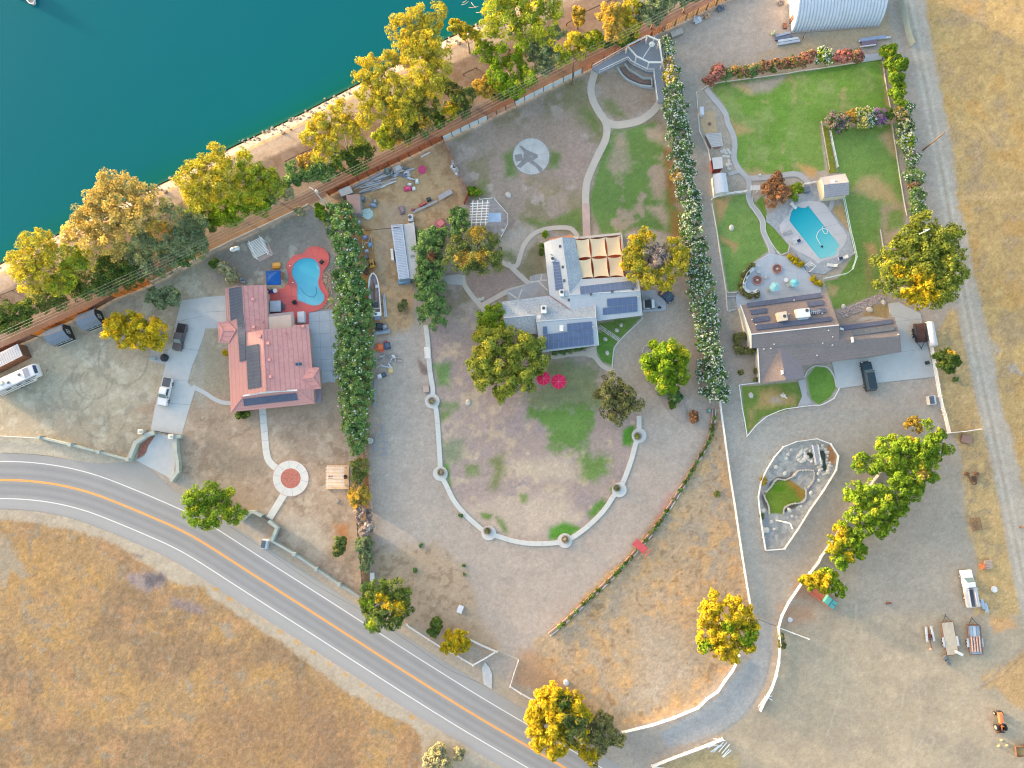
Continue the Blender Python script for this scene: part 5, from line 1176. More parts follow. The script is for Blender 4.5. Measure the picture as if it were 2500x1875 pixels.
b.bar(W(*z5(830,640)[0],0.4),W(*z5(900,740)[0],0.4),0.2,0.8);b.bar(W(*z5(900,740)[0],0.4),W(*z5(1130,880)[0],0.4),0.2,0.8);b.bar(W(*z5(1130,880)[0],0.4),W(*z5(1260,880)[0],0.4),0.2,0.8);b.bar(W(*z5(1260,880)[0],0.4),W(*z5(1270,1000)[0],0.4),0.2,0.8)
tag(b.build('planter',mat('grey_blue_timber',(176,186,190),0.85,var=0.12)),'curved timber planter of bare soil below the corner deck','planter');sheet('planter_soil',z5(760,690,830,690,900,750,1120,890,1240,900,1245,965,1080,950,920,880,800,790),0.25,mat('soil3',(140,116,108),0.95,var=0.25,scale=2))
# arbor bench over the curved walk
p=W(*c21(152,1206)[0],0.9);t=thing('garden_arbor','white slatted arbor standing over the curved white walk','arbor',(p.x,p.y,0.2))
for i in(-1,1):
    for j in(-1,1):b=MB();b.box((p.x+i*0.45+j*-0.09,p.y+j*1.0,1.2),(0.1,0.1,2.0));b.build('post',WHITE,t)
b=MB()
for k in range(12):b.box((p.x-0.09*(k-5.5)/5.5,p.y+(k-5.5)*0.19,2.24),(1.1,0.12,0.06),0.05)
b.build('slat',WHITE,t)

# ------------------------------------------------------------------ fences, walls, poles
def fence(label,pts,h,build_seg,post_m,step=2.4,post_w=0.13,post_h=None,name='fence',cat='fence',group=None,cap=False,post_name='post'):
    """pts: pixels on the ground; posts are parts of their own, build_seg(mb, p, q) fills one bay"""
    P_=[W(*p,0)for p in pts];c=sum(P_,Vector())/len(P_);t=thing(name,label,cat,(c.x,c.y,0),group);b=MB();nodes=[]
    for p,q in zip(P_[:-1],P_[1:]):
        n=max(1,round((q-p).length/step));nodes+=[p+(q-p)*k/n for k in range(n)]
    nodes.append(P_[-1])
    for p,q in zip(nodes[:-1],nodes[1:]):build_seg(b,p,q)
    if b.v:b.build({'rail':'rail','panel':'panel'}.get(getattr(build_seg,'kind','rail'),'rail'),build_seg.m,t)
    ph=post_h or h+0.12;me=None
    for p in nodes:
        if me is None:
            pb=MB();pb.box((0,0,ph/2),(post_w,post_w,ph))
            if cap:pb.lathe((0,0,ph),[(post_w*0.8,0),(post_w*0.8,.04),(0.02,.12)],4)
            me=pb.mesh(post_name);me.materials.append(post_m)
        o=bpy.data.objects.new(post_name,me);COL.objects.link(o);o.parent=t;o.matrix_parent_inverse=Matrix.Translation(-t.location);o.location=(p.x,p.y,0)
    return t
def rails(h,n,w,m,thick=0.05):
    def f(b,p,q):
        for k in range(n):z=h*(k+1)/n-w/2;b.bar((p.x,p.y,z),(q.x,q.y,z),thick,w)
    f.m=m;f.kind='rail';return f
def panels(h,m,thick=0.06,z0=0.05,slats=0):
    def f(b,p,q):
        if slats:
            for k in range(slats):a=p+(q-p)*(k+0.06)/slats;c=p+(q-p)*(k+0.94)/slats;dz=0.06*((k*7919)%5)/5;b.bar((a.x,a.y,(z0+h+dz)/2),(c.x,c.y,(z0+h+dz)/2),thick,h-z0+dz)
        else:b.bar((p.x,p.y,(z0+h)/2),(q.x,q.y,(z0+h)/2),thick,h-z0)
    f.m=m;f.kind='panel';return f
VIN=mat('white_vinyl',(246,246,246),0.5,var=0.03,k=1.1);RW3=rails(1.25,3,0.22,VIN,0.09)
RUST=mat('rust_board',(176,92,52),0.9,var=0.3,scale=1.5,tint2=(130,74,54));ORNG=mat('orange_board2',(218,138,64),0.85,var=0.2,scale=1.5);GREYP=mat('grey_board',(206,214,222),0.8,var=0.1,scale=1.2);BRWN=mat('brown_board',(140,104,88),0.9,var=0.25,scale=1.5);PALEW=mat('pale_wall2',(196,184,172),0.9,var=0.15,scale=1.2)
DPOST=mat('dark_post',(92,72,66),0.85,var=0.2)
RF='white rail fences'
fence('white rail fence dividing the dry triangle from the long gravel drive',c31(845,1560)+c32(855,0,892,270,932,560,965,760,1000,1000,1030,1200,1068,1440,1100,1620)+c33(1106,385),1.25,RW3,VIN,2.6,0.14,group=RF)
fence('white rail fence curving from the round yellow tree down to the road',c33(1002,735,985,790,950,860,890,940,830,1030,740,1090,670,1160,480,1240,300,1300,60,1358),1.25,RW3,VIN,2.6,0.14,group=RF)
fence('white rail fence passing under the leafy tree row along the gravel drive',c42(560,400,400,610,250,830,110,1040,0,1190)+c33(1640,-10,1510,150,1400,310,1345,420,1318,515,1332,650,1322,790,1300,900,1262,1010,1215,1090,1172,1180),1.25,RW3,VIN,2.6,0.14,group=RF)
fence('short white rail spur branching off the drive fence toward the yard',c33(1322,515,1440,560,1560,605),1.1,rails(1.1,2,0.2,VIN,0.1),VIN,2.6,0.14,group=RF)
fence('white rail fence leading to the pile of broken boards by the gravel drive',c33(300,1632,480,1560,660,1495,800,1440,870,1412),1.25,RW3,VIN,2.6,0.14,group=RF)
fence('white rail fence running off the bottom edge of the picture',c33(305,1640,400,1655,480,1675),1.25,RW3,VIN,2.6,0.14,group=RF)
fence('white fence ring round the oval pond garden',oc(150,1620,120,1450,80,1180,50,900,90,680,170,520,270,360,390,225,570,155,840,120,1020,185,1125,350,1095,540,930,810,740,1080,580,1340,400,1600,150,1620),0.9,rails(0.9,2,0.22,VIN,0.1),VIN,2.6,0.14,group=RF)
fence('white rail fence on the right side of the big concrete drive and its corner',c41(872,1020,900,1200,930,1370,960,1550,985,1659)+c42(1000,40,1035,190,1160,178,1280,160),1.3,RW3,VIN,2.6,0.14,group=RF)
LOWF=rails(0.55,1,0.16,VIN,0.12)
fence('low white edging fence round the front lawn of the brown house',c31(1185,1440,1100,1450,1006,1462,1030,1650)+c32(1050,90,1070,216,1140,130,1230,55,1330,12)+c31(1380,1655,1490,1640,1600,1625,1659,1625)+c41(40,1610,112,1570,155,1488),0.55,LOWF,VIN,2.6,0.1,group=RF)
fence('white double rail fence between the barrel roofed shed and the plum coloured bush',c30(788,1615,860,1590,960,1572,1060,1560),1.1,rails(1.1,2,0.16,VIN,0.1),VIN,2.0,0.12,group=RF)
fence('short white fence between the plum coloured bush and the pool house',c30(1530,1500,1659,1478)+c40(10,1476),1.0,rails(1.0,2,0.16,VIN,0.1),VIN,1.8,0.12,group=RF)
TEAL=mat('teal_rail',(206,230,224),0.6,var=0.05)
PFR=rails(1.1,2,0.14,TEAL,0.1)
fence('pale green fence on the right side of the turquoise pool',z2(1050,440,1165,405,1210,640,1280,990,1340,1230,1355,1310),1.1,PFR,TEAL,2.2,0.1,group='pale pool fences')
fence('pale green fence looping round the grass below the turquoise pool',z2(1358,1320,1375,1395,1308,1595,1215,1660)+c41(30,605),1.1,PFR,TEAL,2.2,0.1,group='pale pool fences')
fence('pale rail on the left of the green ground cover strip by the cross row',c40(5,1000,35,1180,70,1385),0.9,rails(0.9,1,0.14,PALEW,0.12),PALEW,2.4,0.12,group='rails of the ground cover strip')
fence('pale blue rail on the right of the green ground cover strip by the cross row',c40(72,1030,100,1170,140,1360),0.9,rails(0.9,2,0.14,mat('pale_blue',(206,216,224)),0.1),MATS['pale_blue'],2.4,0.12,group='rails of the ground cover strip')
tag(sheet('ground_cover',c40(25,1010,70,1040,140,1390,165,1395,80,1400),0.15,mat('ivy',(132,140,48),0.95,var=0.35,scale=3,bump=0.8)),'yellow green ground cover between two pale rails','ground cover',kind='stuff')
# boundary along the dark strip
def fl(i):return fence_line[i]
BF='fence along the dark strip by the lake'
fence('brown board fence behind the brown container at the left edge',[(-60,888),(0,860),(90,822)],1.7,panels(1.7,BRWN,slats=6),DPOST,2.4,0.12,group=BF)
fence('orange board fence behind the dark shed nearest the brown container',[(90,820),(150,793),(230,757)],1.7,panels(1.7,ORNG,slats=6),DPOST,2.4,0.12,group=BF)
fence('brown board fence between the two sheds and the bright orange boards',[(230,757),(283,727)],1.7,panels(1.7,BRWN,slats=6),DPOST,2.4,0.12,group=BF)
fence('bright orange board fence behind the olive tree',[(283,727),(330,710),(372,692)],1.8,panels(1.8,ORNG,slats=6),DPOST,2.4,0.12,group=BF)
fence('low pale wall behind the white pergola and the propane tank',[(372,692),(500,627),(523,613),(570,590),(690,534),(755,503)],1.0,panels(1.0,PALEW,0.25),PALEW,6,0.3,group=BF)
fence('rusty red board fence behind the junk yard',[(804,477),(900,429),(1000,382),(1081,342)],1.9,panels(1.9,RUST,slats=6),DPOST,2.4,0.14,group=BF)
fence('grey white panel fence with dark posts, left of the rust topped section',[(1083,343),(1190,291)],1.6,panels(1.6,GREYP,0.08),DPOST,2.1,0.14,1.9,group=BF)
fence('rust topped panel fence section between the two grey white parts',[(1190,291),(1258,258)],1.6,panels(1.6,mat('rusty_panel',(198,150,124),0.85,var=0.3,scale=1.0)),DPOST,2.1,0.14,1.9,group=BF)
fence('grey white panel fence with dark posts, right part with the utility pole',[(1258,258),(1350,212),(1400,188),(1420,178)],1.6,panels(1.6,GREYP,0.08),DPOST,2.1,0.14,1.9,group=BF)
fence('orange brown board fence behind the corner deck',[(1420,178),(1446,165),(1500,132),(1560,103),(1617,76)],1.5,panels(1.5,mat('orange_brown',(190,124,88),0.85,var=0.2,scale=1.2),slats=5),DPOST,2.4,0.14,group=BF)
fence('tan board fence beyond the gravel yard at the top edge',[(1620,76),(1700,36),(1771,1),(1830,-28)],1.9,panels(1.9,mat('tan_board',(196,150,108),0.85,var=0.2,scale=1.2),slats=5),DPOST,2.4,0.14,group=BF)
fence('rusty fence between the junk yard and the back yard of the middle property',c20(275,1150,330,1250,400,1420,480,1580),1.4,panels(1.4,mat('pinkish_board',(206,140,104),0.85,var=0.25),0.05,slats=4),DPOST,2.4,0.1)
fence('short red brown fence end near the white grid roofed pergola',c20(480,1580,465,1620,448,1659),1.6,panels(1.6,mat('redbrown',(176,92,70),0.85,var=0.2),0.06,slats=4),DPOST,2.0,0.1)
GW=mat('grey_block',(178,186,180),0.9,var=0.1,scale=1.2)
WG='grey roadside walls of the left property'
def wall(label,pts,h,w=0.35,m=None,grp=None,pillars=()):
    P_=[W(*p,0)for p in pts];c=sum(P_,Vector())/len(P_);t=thing('wall',label,'wall',(c.x,c.y,0),grp);b=MB()
    left=offset([(p.x,p.y)for p in P_],w/2);right=offset([(p.x,p.y)for p in P_],-w/2)
    for i in range(len(P_)-1):
        a,q=P_[i],P_[i+1];e=(q-a).normalized()*w*0.4;b.bar((a.x-e.x,a.y-e.y,h/2+0.002*i),(q.x+e.x,q.y+e.y,h/2+0.002*i),w,h)
    b.build('wall',m or GW,t)
    for x,y in pillars:p=W(x,y,0);b=MB();b.box((p.x,p.y,(h+0.3)/2),(w*1.7,w*1.7,h+0.3));b.build('pillar',m or GW,t)
    return t
fence('low white double rail at the left edge of the road',[(-60,1062)]+c02(0,213,170,222,340,233),0.8,rails(0.8,2,0.16,VIN,0.1),VIN,3.0,0.14)
wall('grey block wall along the dirt yard left of the concrete drive',c02(340,226,600,287,830,345,1062,405),1.0,0.4,grp=WG,pillars=c02(345,228,595,286,825,344,1060,404))
wall('angled grey wall on the left of the drive entrance with a bark filled bed',c02(1065,405,1120,270,1215,205,1262,190),1.1,0.8,grp=WG)
wall('grey wall on the right of the drive entrance',c02(1475,220,1440,222,1442,330,1458,420,1460,500,1410,570),1.1,0.7,grp=WG)
for lab,q in(('red bark bed beside the left entrance wall',c02(1112,395,1135,290,1210,225,1262,200,1200,290,1180,350)),('red bark bed beside the right entrance wall',c02(1428,270,1440,340,1445,430,1440,500,1418,540,1418,400))):sheet('bark_bed',q,0.12,mat('bark_chips',(164,108,92),0.95,var=0.3,scale=3,bump=0.5))
for lab,x,y in(('cream cube lantern pillar left of the drive gate',1170,180),('cream cube lantern pillar right of the drive gate',1415,220)):
    p=W(*c02(x,y)[0],0);t=thing('gate_pillar',lab,'pillar',tuple(p),'gate pillars');b=MB();b.box((p.x,p.y,0.7),(0.8,0.8,1.4));b.build('shaft',mat('cream_block',(226,220,206),0.9,var=0.05),t);b=MB();b.box((p.x,p.y,1.45),(0.95,0.95,0.1));b.lathe((p.x,p.y,1.5),[(0.25,0),(0.25,.3),(0.05,.45)],8);b.build('cap',mat('cap_block',(232,228,218)),t)
b=MB();a,c=W(*c02(1262,175)[0],0.8),W(*c02(1405,205)[0],0.8)
for z in(0.25,0.7,1.15):b.bar((a.x,a.y,z),(c.x,c.y,z),0.06,0.06)
for k in range(14):p=a+(c-a)*k/13;b.bar((p.x,p.y,0.2),(p.x,p.y,1.3),0.04,0.04)
tag(b.build('gate',mat('iron',(74,76,80),0.6)),'thin dark iron gate across the concrete drive','gate')
wall('stepped grey wall beside the vivid green tree and the garden gate',c12(310,895,385,825,420,828,470,855),1.1,0.6,grp=WG)
wall('zigzag grey wall right of the garden gate',c12(540,905,600,952,562,1050),1.1,0.6,grp=WG)
wall('long straight grey wall beside the road ending at the mixed green tree',c12(545,1052,740,1165,915,1285,1100,1410,1295,1530),1.0,0.4,grp=WG,pillars=c12(740,1165,915,1285,1100,1410,1295,1530))
b=MB();a,c=W(*c12(470,855)[0],0),W(*c12(542,905)[0],0)
for z in(0.25,0.95):b.bar((a.x,a.y,z),(c.x,c.y,z),0.06,0.08)
for k in range(9):p=a+(c-a)*k/8;b.bar((p.x,p.y,0.15),(p.x,p.y,1.1),0.05,0.05)
tag(b.build('garden_gate',mat('iron',(74,76,80))),'dark iron garden gate at the foot of the round path','gate')
fence('white roadside rail fence left of the small yellow green tree',c13(1640,490)+c23(0,510,160,612,275,685,340,715,430,768,518,820),0.9,rails(0.9,2,0.16,VIN,0.1),VIN,2.8,0.14,cap=True,group='white rails at the dirt drive entrance')
fence('white slanted rail on the left of the dirt drive entrance',c23(520,815,610,765,692,715),1.0,rails(1.0,2,0.18,VIN,0.12),VIN,2.8,0.16,cap=True,group='white rails at the dirt drive entrance')
fence('white sliding gate resting open at the dirt drive entrance',c23(478,606,590,660,712,712),1.2,rails(1.2,5,0.12,mat('gate_white',(226,230,236)),0.06),VIN,1.4,0.08,name='sliding_gate',cat='gate')
b=MB();b.tube([W(*c23(712,706)[0],0.5),W(*c23(800,745)[0],0.25),W(*c23(880,778)[0],0.5)],0.05,6);tag(b.build('gate_chain',METAL),'chain hung across the dirt drive entrance','chain')
fence('white rail on the right of the dirt drive entrance, beside the golden weeping tree',c23(882,782,845,890,815,990,900,1045,998,1100),0.9,rails(0.9,2,0.14,VIN,0.1),VIN,2.6,0.16,cap=True,group='white rails at the dirt drive entrance')
b=MB();b.tube([W(*c33(1165,452)[0],0.6),W(*c33(1240,485)[0],0.3),W(*c33(1310,510)[0],0.6)],0.05,6);tag(b.build('drive_chain',DKG),'chain hung across the gravel drive at the white spur','chain')
fence('weathered plank fence under the thin part of the left boundary row',c12(1305,190,1312,300,1320,450,1335,455,1345,610,1342,720,1345,820),1.3,panels(1.3,mat('old_plank',(176,152,134),0.9,var=0.2),0.08,slats=3),DPOST,2.4,0.1)
fence('grey plank fence from the dead bush down to the road',c12(1240,920,1255,1100,1272,1280,1288,1520),1.2,panels(1.2,mat('grey_plank',(168,164,162),0.9,var=0.2),0.08,slats=3),DPOST,2.4,0.1)
fence('pale green mesh fence beside the dirt road at the upper right',c40(640,-10,655,60,685,200,705,300,740,385),1.8,panels(1.8,mat('green_mesh',(186,198,188),0.9,var=0.08),0.03),METAL,3.0,0.07)
for nm,pts,lab in(('bank_rail',c10(660,1315,800,1245,880,1215),'dark pipe rail on the lake track beside the slender golden tree'),('bank_rail',c20(1270,205,1420,110,1560,45,1659,0),'dark pipe rail on the lake track at the top edge'),('bank_rail',[(-30,738)]+c01(0,745,110,700,165,675),'dark pipe rail on the lake track at the left edge'),('bank_rail',c20(440,610,545,560),'dark pipe rail on the lake track behind the tall yellow tree')):
    fence(lab,pts,0.6,rails(0.6,1,0.14,mat('dark_pipe',(96,78,70),0.7),0.14),MATS['dark_pipe'],3.2,0.14,0.62,name=nm,cat='rail',group='pipe rails along the lake track')
# broken boards
r=random.Random(11)
for i,(x0,y0,x1,y1)in enumerate(((1340,170,1560,210),(1240,345,1400,235),(1290,415,1450,290),(1335,420,1525,235),(1435,410,1580,240),(1490,440,1635,270),(1500,500,1625,360),(1520,505,1660,380),(1210,320,1420,285),(1350,370,1500,290),(1440,155,1465,200))):
    zz=K(1560,1780,7.373);p,q=W(*zz(x0,y0)[0],0.1),W(*zz(x1,y1)[0],0.12+0.04*(i%3));b=MB();b.bar(p,q,0.16,0.06);tag(b.build('loose_board',VIN),'white fence board lying loose at the lower end of the gravel drive','board','broken white fence boards')
for i,(x0,y0,x1,y1)in enumerate(((1165,1165,1215,1090),(1180,1180,1250,1085),(1215,1075,1280,1110),(1225,1090,1275,1075))):
    p,q=W(*c33(x0,y0)[0],0.1),W(*c33(x1,y1)[0],0.14+0.05*(i%3));b=MB();b.bar(p,q,0.16,0.06);tag(b.build('loose_board',VIN),'white fence board collapsed at the end of the fence on the drive bend','board','collapsed white boards at the bend')
# utility poles and wires
POLEW=mat('pole_wood',(128,104,88),0.9,var=0.2,scale=3);PG='utility poles'
def upole(label,base,h,arms,m=POLEW,lamp=False):
    p=W(*base,0);t=thing('utility_pole',label,'utility pole',tuple(p),PG);b=MB();b.tube([(p.x,p.y,-0.2),(p.x,p.y,h)],0.17,10,0.11);b.build('pole',m,t)
    for z,l,ang in arms:b=MB();d=Vector((math.cos(ang),math.sin(ang),0))*l/2;b.bar((p.x-d.x,p.y-d.y,z),(p.x+d.x,p.y+d.y,z),0.12,0.14);b.build('crossarm',m,t)
    if lamp:b=MB();b.lathe((p.x+0.35,p.y,h-1.6),[(0.25,0),(0.28,.3),(0.28,.7),(0.1,.8)],10);b.build('transformer',METAL,t);b=MB();b.bar((p.x,p.y,h-0.6),(p.x-0.9,p.y+0.6,h-0.3),0.06);b.build('bracket',METAL,t)
    return p
u1=upole('pale utility pole with a transformer standing at the junk yard corner',(803,508),9.8,[(9.5,2.0,-0.6)],mat('pale_pole',(206,204,202),0.8),True)
u2=upole('utility pole standing inside the grey white panel fence of the middle back yard',(1396.5,207),9.6,[(9.3,1.6,-0.6)])
upole('rusty leaning looking pole beside the dirt road, right of the flowering column',(2253,367),7.5,[])
upole('brown pole beside the dirt road, near the parked trailers',(2490,1286),9.5,[])
def wire(label,pts):
    b=MB();out=[]
    for p,q in zip(pts[:-1],pts[1:]):
        for k in range(9):t_=k/8;v=p+(q-p)*t_;out.append(v-Vector((0,0,2.2*t_*(1-t_))))
    b.tube(out,0.02,5);return tag(b.build('power_line',mat('wire',(176,170,160),0.6)),label,'power line','power lines over the dark strip')
w0=W(-60,846,9.3);w3=W(1800,-60,9.3);nn=Vector((0.42,0.9,0))
T1,T2=Vector((u1.x,u1.y,9.55)),Vector((u2.x,u2.y,9.35))
for o,lab in((-0.9,'power line nearest the houses, over the dark strip'),(0.0,'middle power line over the dark strip'),(0.9,'power line nearest the lake, over the dark strip')):wire(lab,[w0+nn*o,T1+nn*o,T2+nn*o,w3+nn*o])
wire('lower power line attached below the crossarms',[w0+Vector((0,0,-2.2)),T1+Vector((0,0,-2.2)),T2+Vector((0,0,-2.2)),w3+Vector((0,0,-2.2))])
b=MB();p=W(*c41(675,330)[0],0);t=thing('clothes_pole','white leaning metal mast with a bent top arm beside the giant tree','mast',tuple(p));b.tube([(p.x,p.y,0),(p.x,p.y,9.5)],0.09,8);b.build('pole',WHITE,t)
top=Vector((p.x,p.y,9.5));b=MB();b.tube([top,top+Vector((-2.0,-1.0,0.2))],0.09,8);b.tube([top,top+Vector((-1.2,-0.2,0.1))],0.06,6);b.build('arm',WHITE,t)
p=W(*oc(298,1213)[0],0);b=MB();b.tube([(p.x,p.y,0),(p.x,p.y,6.6)],0.09,8);t=thing('flagpole','white mast leaning across the lower part of the oval pond garden','mast',tuple(p));b.build('pole',VIN,t);b=MB();q=Vector((p.x,p.y,6.6));b.tube([q+Vector((-0.4,0.2,0)),q+Vector((0.4,-0.1,0)),q+Vector((0.7,-1.0,0))],0.09,6);b.build('arm',VIN,t)
p=W(*zc3(190,188)[0],0);b=MB();b.tube([W(*zc3(180,192)[0],0.3),W(*zc3(890,122)[0],3.0)],0.06,6);tag(b.build('long_pipe',DPOST),'long thin rusty pipe lying over the pale ribbed container','pipe')
# ------------------------------------------------------------------ vehicles
TYRE=mat('tyre',(46,46,48),0.9,var=0.15);RIM=mat('rim',(176,178,182),0.4,var=0.05,metal=0.3);WSH=mat('windscreen',(96,118,128),0.08,var=0.1,spec=0.6);RUBB=mat('black_trim',(52,54,58),0.6)
def paint(name,c):return mat('paint_'+name,c,0.35,var=0.03,spec=0.5)
def vframe(front,rear,z=0.9):
    f,r_=W(*front,z),W(*rear,z);d=(f-r_);L=math.hypot(d.x,d.y);return Vector(((f.x+r_.x)/2,(f.y+r_.y)/2,0)),math.atan2(d.y,d.x),L
def local(mb,C,a):
    ca,sa=math.cos(a),math.sin(a);mb.v=[(C.x+x*ca-y*sa,C.y+x*sa+y*ca,C.z+z)for x,y,z in mb.v];return mb
def side_prism(b,prof,w0,w1=None):
    """prof: (x, z) outline of one side; w0 width low, w1 width of points above the belt"""
    n=len(prof);zmin,zmax=min(p[1]for p in prof),max(p[1]for p in prof);w1=w1 or w0
    def hw(z):return(w0+(w1-w0)*(z-zmin)/(zmax-zmin+1e-6))/2
    vs=[(x,-hw(z),z)for x,z in prof]+[(x,hw(z),z)for x,z in prof]
    b.add(vs,[tuple(range(n)),tuple(range(n,2*n))[::-1]]+[(i,n+i,n+(i+1)%n,(i+1)%n)for i in range(n)])
def wheels(t,C,a,xs,tw,r=0.38,w=0.26):
    for x in xs:
        for s in(-1,1):
            wt=MB();wt.lathe((0,0,0),[(r*0.6,-w/2),(r*0.96,-w/2),(r,-w*0.3),(r,w*0.3),(r*0.96,w/2),(r*0.6,w/2)],16)
            wt.v=[(x+vx,s*tw+vz,r+vy)for vx,vy,vz in wt.v];local(wt,C,a);o=wt.build('wheel',TYRE,t)
            rm_=MB();rm_.lathe((0,0,0),[(0.02,w/2+.01),(r*0.58,w/2+.005),(r*0.6,w/2-.05)],12);rm_.v=[(x+vx,s*(tw+vz),r+vy)for vx,vy,vz in rm_.v];local(rm_,C,a);rm_.build('rim',RIM,o)
def vehicle(label,cat,front,rear,kind,body,bed=None,Wd=1.95,hgt=1.8,roofm=None,name=None):
    C,a,L=vframe(front,rear);t=thing(name or cat.replace(' ','_'),label,cat,tuple(C));h=L/2
    def part(fn,nm,m,bev=0.0):
        b=MB();fn(b);local(b,C,a);return b.build(nm,m,t,bevel=bev)
    if kind=='pickup':
        c0,c1=-h+0.36*L,h-0.26*L
        part(lambda b:side_prism(b,[(-h,.5),(-h,1.05),(c1-0.1,1.1),(h-0.15,1.0),(h,.85),(h,.45),(h-.5,.38),(-h+.4,.42)],Wd,Wd*0.97),'body',body,0.06)
        part(lambda b:side_prism(b,[(c0,1.05),(c0+.12,hgt-.04),(c0+.35,hgt),(c1-1.0,hgt),(c1-.75,hgt-.06),(c1,1.08)],Wd*0.95,Wd*0.74),'cab',body,0.05)
        part(lambda b:b.add([(c1-.02,-Wd*.42,1.14),(c1-.02,Wd*.42,1.14),(c1-.70,Wd*.36,hgt-.05),(c1-.70,-Wd*.36,hgt-.05)],[(0,1,2,3)]),'windscreen',WSH)
        for s in(-1,1):part(lambda b:b.add([(c0+.2,s*Wd*.468,1.16),(c1-.2,s*Wd*.468,1.16),(c1-.8,s*Wd*.392,hgt-.14),(c0+.3,s*Wd*.392,hgt-.14)],[(0,1,2,3)]),'side_window',GLASS)
        if bed:part(lambda b:(b.box((-h+0.17*L+0.04,0,1.07),(0.32*L,Wd*0.84,0.06)),[b.box((-h+0.17*L,s*Wd*0.2,1.11),(0.3*L,0.03,0.02))for s in(-1,0,1)]),'bed_cover',bed)
        for s in(-1,1):part(lambda b:b.box((c1-.25,s*(Wd*.5+.1),1.15),(.16,.22,.16)),'mirror',RUBB)
    else:
        c0,c1=(-h+0.1,h-0.27*L)if kind=='suv' else(-h+0.12*L,h-0.25*L)
        part(lambda b:side_prism(b,[(-h,.45),(-h,.95),(-h+.15,1.05),(c1,1.08),(h-.2,.95),(h,.75),(h,.42),(h-.5,.32),(-h+.5,.32)],Wd,Wd*0.96),'body',body,0.08)
        r0,r1=(c0+.25,c1-.75)if kind=='suv' else(c0+0.16*L,c1-0.17*L)
        part(lambda b:side_prism(b,[(c0,1.0),(r0,hgt-.05),(r0+.25,hgt),(r1-.2,hgt),(r1,hgt-.04),(c1,1.03)],Wd*0.94,Wd*0.76),'cabin',GLASS,0.04)
        part(lambda b:side_prism(b,[(r0-.02,hgt-.03),(r0+.25,hgt+.025),(r1-.2,hgt+.025),(r1+.03,hgt-.03)],Wd*0.80,Wd*0.75),'roof',roofm or body,0.015)
        part(lambda b:b.add([(c1-.04,-Wd*.44,1.10),(c1-.04,Wd*.44,1.10),(r1+.08,Wd*.37,hgt-.03),(r1+.08,-Wd*.37,hgt-.03)],[(0,1,2,3)]),'windscreen',WSH)
        for s in(-1,1):part(lambda b:b.box((c1-.35,s*(Wd*.5+.08),1.1),(.16,.2,.14)),'mirror',RUBB)
    for s in(-1,1):part(lambda b:b.box((h-.06,s*Wd*.36,.78),(.14,.32,.14)),'headlight',mat('lamp',(226,230,234),0.2))
    for s in(-1,1):part(lambda b:b.box((-h+.03,s*Wd*.42,.85),(.1,.2,.18)),'tail_light',mat('taillight',(150,36,36),0.3))
    part(lambda b:b.box((h-.02,0,.5),(.16,Wd*.9,.2)),'bumper',RUBB)
    wheels(t,C,a,(-h+0.2*L,h-0.18*L),Wd/2-0.12)
    return t,C,a,L
vehicle('dark brown pickup with a black bed cover on the concrete drive of the tiled house','pickup truck',c01(1428,1178)[0],c01(1478,962)[0],'pickup',paint('brown',(104,96,98)),BLACK,1.95)
vehicle('white pickup with a black bed cover on the concrete drive of the tiled house','pickup truck',c01(1308,1625)[0],c01(1362,1398)[0],'pickup',paint('white',(232,234,238)),DKG,1.95)
vehicle('large black teal sport utility vehicle on the concrete drive of the brown house','car',c41(378,1270)[0],c41(425,1508)[0],'suv',paint('teal',(36,56,68)),None,2.0,1.85)
vehicle('small white car with a black roof parked at the end of the grey house','car',c31(328,800)[0],c31(232,806)[0],'car',paint('white',(232,234,238)),None,1.75,1.5,mat('black_roof',(48,54,60),0.4))
vehicle('dark blue hatchback parked on the dirt under the half dead tree','car',c31(470,772)[0],c31(375,690)[0],'car',paint('blue',(66,78,104)),None,1.8,1.5)
# white utility truck
z7=K(2240,1380,6.38)
C,a,L=vframe(z7(755,78)[0],z7(858,650)[0]);t=thing('utility_truck','white utility truck with side tool boxes and ladder rack in the dirt yard','truck',tuple(C));h=L/2
def vp(fn,nm,m,bev=0.0,par=None):b=MB();fn(b);local(b,C,a);return b.build(nm,m,par or t,bevel=bev)
WP_=paint('white',(232,234,238));c1=h-0.2*L;c0=h-0.46*L
vp(lambda b:side_prism(b,[(c0,.5),(c0,1.1),(c1,1.15),(h-.2,1.05),(h,.85),(h,.45),(h-.5,.4)],1.95,1.9),'body',WP_,0.06)
vp(lambda b:side_prism(b,[(c0,1.1),(c0+.1,1.9),(c1-.75,1.9),(c1,1.12)],1.85,1.45),'cab',WP_,0.05)
vp(lambda b:b.add([(c1-.02,-.8,1.16),(c1-.02,.8,1.16),(c1-.7,.7,1.87),(c1-.7,-.7,1.87)],[(0,1,2,3)]),'windscreen',WSH)
vp(lambda b:b.box((-h+0.27*L,0,.75),(0.53*L,1.9,.2)),'bed',mat('bed_grey',(112,124,140),0.7))
for s in(-1,1):vp(lambda b:b.box((-h+0.27*L,s*.82,1.1),(0.53*L,.5,.75)),'tool_box',mat('box_white',(226,224,228),0.5),0.03);vp(lambda b:b.tube([(-h+.05,s*.55,1.5),(c0-.1,s*.55,1.55)],0.1,8),'tank',mat('tank_white',(222,218,222),0.5))
vp(lambda b:(b.bar((c0-.15,-1.0,1.9),(c0-.15,1.0,1.9),.07),b.bar((c0-.15,-.95,.9),(c0-.15,-.95,1.9),.07),b.bar((c0-.15,.95,.9),(c0-.15,.95,1.9),.07)),'rack',METAL)
vp(lambda b:(b.bar((-h+.15,-1.0,1.8),(-h+.15,1.0,1.8),.07),b.bar((-h+.15,-.95,.9),(-h+.15,-.95,1.8),.07),b.bar((-h+.15,.95,.9),(-h+.15,.95,1.8),.07)),'rack',METAL)
